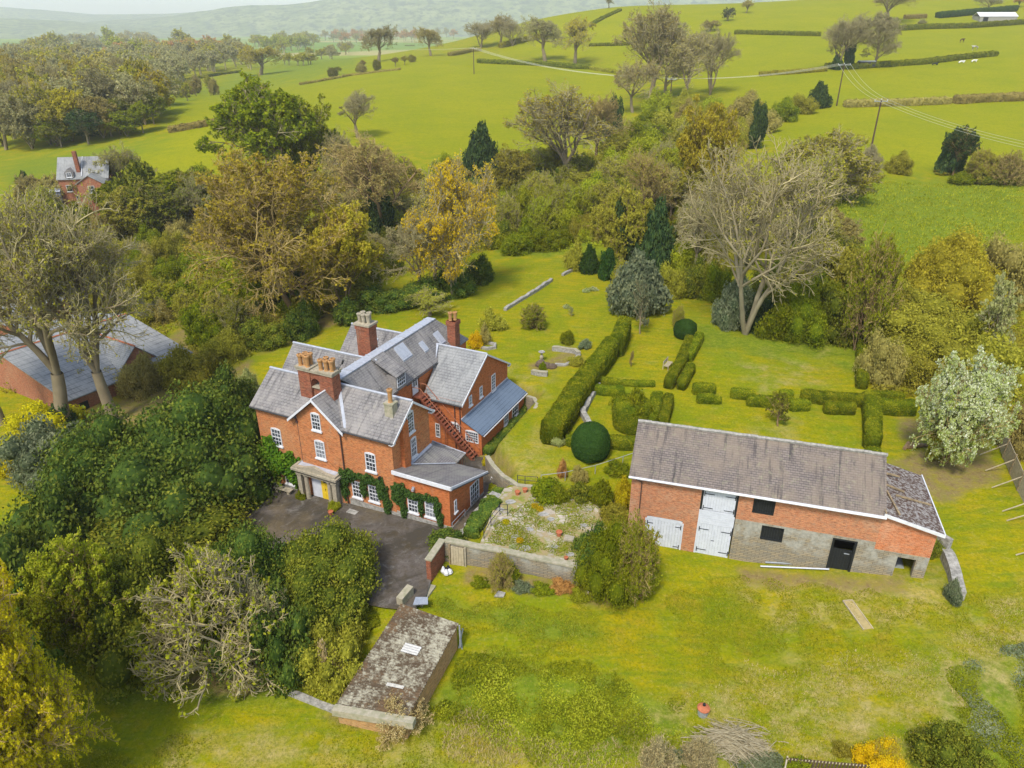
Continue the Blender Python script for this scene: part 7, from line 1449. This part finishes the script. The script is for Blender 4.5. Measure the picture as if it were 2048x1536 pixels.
for k in range(4): m.box(-.75, .75, -.3 + k * .14, -.19 + k * .14, .42, .46)
m.build('seat', M['woodpale'], o); m = MB()
for k in range(3): m.box(-.75, .75, .28, .31, .55 + k * .14, .65 + k * .14)
m.build('backrest', M['woodpale'], o)
for x in (-.7, .7):
    for y in (-.28, .28): m = MB(); m.box(x - .035, x + .035, y - .035, y + .035, 0, .42 if y < 0 else .95); m.build('leg', M['woodpale'], o)
def gchair(u, v, rz, label, mat='galv'):
    o = at(u, v, 'garden_chair', label, 'chair', rz); m = MB(); m.lathe([(.24, 0), (.26, .02), (.24, .04)], (0, 0, .42), 12); m.build('seat', M[mat], o)
    m = MB(); pts = [(.27 * math.cos(a), .27 * math.sin(a), .78) for a in np.linspace(.2, math.pi - .2, 9)]; m.tube(pts, .025, 5)
    for q in pts[::2]: m.tube([(q[0] * .9, q[1] * .9, .44), q], .015, 4)
    m.build('backrest', M[mat], o)
    for x, y in ((.18, .18), (-.18, .18), (.18, -.18), (-.18, -.18)): m = MB(); m.tube([(x, y, .42), (x * 1.25, y * 1.25, 0)], .018, 4); m.build('leg', M[mat], o)
gchair(982, 940, -1.2, 'metal garden chair nearest to the yellow shrub'); gchair(988, 962, -1.0, 'white painted metal chair beside the potted plants', 'white')
o = at(1405, 1430, 'brick_chiminea', 'small orange red domed garden incinerator with a black knob', 'incinerator'); m = MB(); m.lathe([(.28, 0), (.3, .5), (.3, .55)], (0, 0, 0), 16); m.build('bin', M['galv'], o); m = MB(); m.lathe([(.36, .55), (.36, .6), (.2, .7), (.05, .74)], (0, 0, 0), 18); m.build('lid', M['terracotta'], o); m = MB(); m.lathe([(.04, .74), (.09, .82), (.07, .92), (.02, .95)], (0, 0, 0), 10); m.build('knob', M['black'], o)
p = P(1715, 1230); o = thing('sand_frame', 'long low wooden frame lying on the rough grass', 'frame', p, .32 + 1.35); m = MB(); m.box(-1.3, 1.3, -.35, -.3, 0, .1); m.box(-1.3, 1.3, .3, .35, 0, .1); m.box(1.25, 1.3, -.3, .3, 0, .1); m.build('boards', M['woodpale'], o); m = MB(); m.box(-1.25, 1.25, -.3, .3, -.02, .04); m.build('sand', plain('dead_grass', (.42, .33, .14), .95), o)
p = P(1470, 1490); o = thing('brush_pile', 'heap of cut bare branches in the foreground', 'brush pile', p); rr = random.Random(4); m = MB()
for k in range(260):
    a = rr.uniform(0, 3.14); x, y = rr.gauss(0, .75), rr.gauss(0, .4); L = rr.uniform(.5, 1.5); z = max(.05, .6 - .35 * (x * x + y * y * 2)) * rr.random(); a = rr.gauss(-.3, .5)
    m.tube([(x - math.cos(a) * L, y - math.sin(a) * L, z), (x, y, z + .15), (x + math.cos(a) * L, y + math.sin(a) * L, max(.02, z - .1))], rr.uniform(.012, .03), 3)
m.build('branches', M['barkpale'], o)
def pot(u, v, label, r=.2): p = P(u, v); m = MB(); m.lathe([(r * .7, 0), (r, 1.6 * r), (r * 1.12, 1.65 * r), (r * 1.12, 1.9 * r), (r * .9, 1.9 * r), (r * .85, 1.6 * r)], (0, 0, 0), 12); o = m.build('plant_pot', M['terracotta']); o.location = p; tag(o, label, 'pot'); return p
pot(1035, 990, 'terracotta pot standing on the paving by the steps', .2); pot(1118, 1072, 'dark terracotta pot in the middle of the terrace', .22); pot(1132, 1120, 'small terracotta pot by the terrace wall', .14); pot(1050, 985, 'brownish pot with a dead plant near the steps', .2); pot(662, 1030, 'terracotta pot at the porch', .2)
p = P(1138, 1080); m = MB(); m.box(-.35, .35, -.28, .28, 0, .22); o = m.build('stone_block', M['stone']); o.location = p; o.rotation_euler = (0, 0, -.3); tag(o, 'square reddish stone block beside the terrace pot', 'block')
for i, (u, v, c, lb) in enumerate([(1070, 1018, 'amber', 'orange tulips in a clump, upper left'), (1080, 1024, 'amber', 'orange tulips right beside the upper clump'), (1040, 1088, 'gold', 'bright yellow orange daffodils near the wall'), (1012, 1050, 'yellow', 'pale yellow flowers beside the railing'), (1025, 1104, 'white', 'white flowers close to the wall coping'), (1185, 583, 'white', 'white daffodils on the far lawn'), (1172, 586, 'white', 'small white daffodil patch left of the main one'), (1133, 618, 'white', 'white flowering plant by the sapling')]):
    put_bush(u, v, v - 9, 8 if i != 5 else 12, 'small1', c, lb, cat='flowers', name='flower_clump', core='green', depth=.35, sink=.05)
p = P(1172, 1192); m = MB(); m.tube([(0, 0, 0), (.02, 0, .35)], .2, 10); o = m.build('tree_stump', M['woodpale']); o.location = p; tag(o, 'pale sawn tree stump under the bright green bush', 'stump')
p = P(1190, 1196); m = MB(); m.tube([(0, 0, .15), (1.6, -.25, .18)], [.17, .13], 8); o = m.build('log', M['barkbrown']); o.location = p; tag(o, 'felled log lying beside the stump', 'log')
p = P(998, 1190); m = MB(); m.prism([(-.35, -.2, 0), (.3, -.25, 0), (.4, .1, 0), (-.1, .3, 0)], (.05, 0, .14)); o = m.build('flat_stone', M['stonegrey']); o.location = p; tag(o, 'flat dark stone at the lawn edge', 'stone')
p = P(1775, 880); p = P(1815, 895); m = MB()
for k in range(5): m.tube([(k * .35 - .5, -.4 + .1 * k, .15 + .08 * (k % 2)), (k * .35 + .3, .5 - .1 * k, .2)], .15, 8)
o = m.build('log_pile', M['barkbrown']); o.location = p; tag(o, 'little pile of brown logs left of the blossom tree', 'logs')
o = at(568, 985, 'stone_bench', 'low stone bench against the front wall left of the porch', 'bench', -.44); m = MB(); m.box(-.9, .9, -.25, .25, .38, .46); m.build('slab', M['stone'], o)
for x in (-.65, .65): m = MB(); m.box(x - .14, x + .14, -.2, .2, 0, .38); m.build('support', M['stone'], o)
p = P(705, 1025); m = MB(); m.box(-.45, .45, -.25, .25, 0, .1); o = m.build('door_mat_stone', M['stonegrey']); o.location = p; o.rotation_euler = (0, 0, -.44); tag(o, 'pale slab on the drive right of the porch', 'slab')
# ---------------------------------------------------------------- ground cover (uncountable)
def cover_stuff(name, poly, n, leaf, size, hgt, seed, label=None, spiky=False):
    rng = np.random.default_rng(seed); P_ = np.array([P(*q)[:2] for q in poly]); x0, y0 = P_.min(0); x1, y1 = P_.max(0); X = rng.uniform(x0, x1, n * 3); Y = rng.uniform(y0, y1, n * 3); d = sdpoly(X, Y, P_); cl = np.array([noise.noise((a * .55, b * .55, seed)) for a, b in zip(X, Y)])
    ok = (d < -.1 + cl * 1.5) & (cl > -.25); X, Y, cl = X[ok][:n], Y[ok][:n], cl[ok][:n]; Z = ground(X, Y)
    if spiky:
        h = hgt * (.5 + rng.random(len(X))); lean = rng.normal(size=(len(X), 2)) * .4 * h[:, None]; w = rng.normal(size=(len(X), 2)) * size
        b0 = np.stack([X - w[:, 0], Y - w[:, 1], Z], 1); b1 = np.stack([X + w[:, 0], Y + w[:, 1], Z], 1); t1 = np.stack([X + lean[:, 0] + w[:, 0] * .2, Y + lean[:, 1] + w[:, 1] * .2, Z + h], 1); t0 = np.stack([X + lean[:, 0] - w[:, 0] * .2, Y + lean[:, 1] - w[:, 1] * .2, Z + h], 1)
        V = np.stack([b0, b1, t1, t0], 1).reshape(-1, 3); F = np.arange(len(V)).reshape(-1, 4); A = rng.random(len(F))
    else:
        C = np.stack([X, Y, Z + rng.random(len(X)) * hgt * (.4 + np.clip(cl + .3, 0, 1))], 1); V, F = leafquads(C, np.tile([0, 0, 1.], (len(C), 1)), size, rng, .5, .6); A = np.clip(.2 + .6 * rng.random(len(F)) + cl * .4, 0, 1)
    o = bpy.data.objects.new(name, qmesh(name, V, F, A, LMat(leaf))); link(o); o['kind'] = 'stuff'
cover_stuff('weeds', [(860, 1430), (930, 1300), (1060, 1330), (1300, 1370), (1400, 1440), (1500, 1536), (1100, 1536), (960, 1440)], 16000, 'green', .07, .14, 1)
cover_stuff('weeds', [(880, 1440), (940, 1330), (1200, 1360), (1380, 1440), (1350, 1536), (1100, 1536)], 14000, 'spring', .06, .18, 2)
cover_stuff('dry_grass', [(820, 1480), (930, 1420), (1150, 1490), (1350, 1500), (1350, 1560), (1000, 1560)], 4000, 'straw', .015, .2, 3, spiky=True)
cover_stuff('dry_grass', [(1240, 1440), (1500, 1340), (1850, 1300), (2060, 1180), (2060, 1380), (1850, 1536), (1250, 1536)], 9000, 'straw', .014, .1, 4, spiky=True)
cover_stuff('ivy_groundcover', [(1890, 1330), (2060, 1280), (2080, 1560), (1960, 1500)], 12000, 'bluegrey', .06, .1, 5)
cover_stuff('ivy_groundcover', [(1890, 1340), (2060, 1300), (2080, 1560), (1940, 1480)], 16000, 'green', .06, .12, 6)
cover_stuff('ivy_groundcover', [(1340, 1500), (1560, 1500), (1570, 1570), (1300, 1560)], 10000, 'bluegrey', .05, .15, 12)
cover_stuff('grass_blades', [(860, 1205), (1240, 1225), (1480, 1150), (1850, 1200), (2060, 1150), (2060, 1560), (-40, 1560), (600, 1430), (840, 1480), (960, 1300)], 90000, 'spring', .02, .08, 7, spiky=True)
cover_stuff('terrace_weeds', [(975, 1085), (1140, 1115), (1215, 1050), (1170, 1000), (1060, 1000), (1000, 1030)], 15000, 'green', .05, .16, 8)
cover_stuff('terrace_weeds', [(975, 1085), (1060, 1100), (1040, 1050), (1000, 1040)], 2000, 'green', .04, .15, 9)
cover_stuff('meadow_grass', [(1660, 400), (1760, 362), (2060, 365), (2060, 500), (1900, 500), (1830, 560), (1700, 540)], 11000, 'spring', .06, .3, 10, spiky=True)
cover_stuff('undergrowth', [(380, 700), (420, 560), (560, 620), (700, 600), (640, 640), (480, 730)], 16000, 'olive', .13, .9, 11)
cover_stuff('undergrowth', [(960, 500), (1000, 400), (1200, 380), (1260, 480), (1140, 510)], 16000, 'spring', .16, 1.1, 13)
cover_stuff('undergrowth', [(1240, 330), (1330, 240), (1560, 250), (1450, 320), (1400, 420), (1290, 460)], 16000, 'olive', .24, 1.6, 14)
cover_stuff('undergrowth', [(1530, 640), (1560, 500), (1760, 520), (1800, 700), (1740, 690)], 16000, 'everolive', .16, 1.2, 15)
cover_stuff('undergrowth', [(1740, 790), (1760, 640), (2048, 620), (2048, 800), (1960, 850), (1850, 800)], 16000, 'olive', .14, 1.0, 16)
cover_stuff('undergrowth', [(640, 560), (700, 350), (900, 360), (1000, 420), (980, 500), (760, 570)], 20000, 'olive', .18, 1.6, 17)
cover_stuff('undergrowth', [(0, 560), (180, 420), (430, 420), (440, 520), (380, 640), (300, 700), (0, 800)], 26000, 'olive', .16, 1.2, 18)
cover_stuff('undergrowth', [(300, 470), (480, 350), (600, 400), (480, 480)], 9000, 'everolive', .2, 1.5, 19)
# ---------------------------------------------------------------- far hills
def hillridge(name, pts, y, depth, mat, seed):
    """rolling ridge: crest given by (x, height)"""
    xs = np.linspace(pts[0][0], pts[-1][0], 120); hz = np.interp(xs, [p[0] for p in pts], [p[1] for p in pts]); hz = hz + np.array([noise.noise((x / 400, seed, 0)) * 14 + noise.noise((x / 90, seed, 5)) * 4 for x in xs])
    nr = 16; V = []
    for j in range(nr + 1):
        f = j / nr
        for x, h in zip(xs, hz): V.append((x * (1 + .1 * f), y + depth * f, -5 + (h + 5) * math.sin(min(1, f * 1.25) * math.pi / 2) ** 1.3 + noise.noise((x / 200, f * 4, seed)) * 8 * f))
    n = len(xs); F = [(j*n+i, j*n+i+1, (j+1)*n+i+1, (j+1)*n+i) for j in range(nr) for i in range(n - 1)]
    m = MB(); m.add(V, F); o = m.build(name, mat); o['kind'] = 'structure'
t = NT('hill_cover'); p = t.pos(); c = t.mix(t.step(t.noise(p, .012, 6, .7), .4, .6), (.14, .17, .08), (.24, .26, .12)); c = t.mix(t.step(t.noise(p, .03, 6, .75), .5, .56), c, (.08, .1, .07)); M['hill'] = t.done(c, 1)
hillridge('hills', [(-4200, 210), (-2900, 160), (-2300, 90), (-1500, 40), (-1200, 5)], 2900, 900, M['hill'], 1)
hillridge('hills', [(-6000, 250), (-3800, 215), (-2600, 120), (-1600, 150), (-800, 225), (0, 250), (900, 300), (3000, 350), (6000, 300)], 4300, 1500, M['hill'], 2)
hillridge('hills', [(-2200, 60), (-1500, 120), (-800, 190), (200, 200), (1200, 240), (3000, 260)], 3600, 900, M['hill'], 3)
# ---------------------------------------------------------------- haze
m = MB(); m.box(-9000, 9000, -300, 8500, -60, 420); hz = m.mesh('haze', []) if False else None
me = bpy.data.meshes.new('haze'); me.from_pydata(m.v, [], m.f); ho = bpy.data.objects.new('haze', me); link(ho); ho['kind'] = 'stuff'
hm = bpy.data.materials.new('haze_air'); hm.use_nodes = True; nt = hm.node_tree; nt.nodes.remove(nt.nodes['Principled BSDF']); pv = nt.nodes.new('ShaderNodeVolumePrincipled'); pv.inputs['Color'].default_value = (1, 1, 1, 1); pv.inputs['Density'].default_value = .00017; pv.inputs['Anisotropy'].default_value = .2
nt.links.new(pv.outputs[0], nt.nodes['Material Output'].inputs['Volume']); me.materials.append(hm)
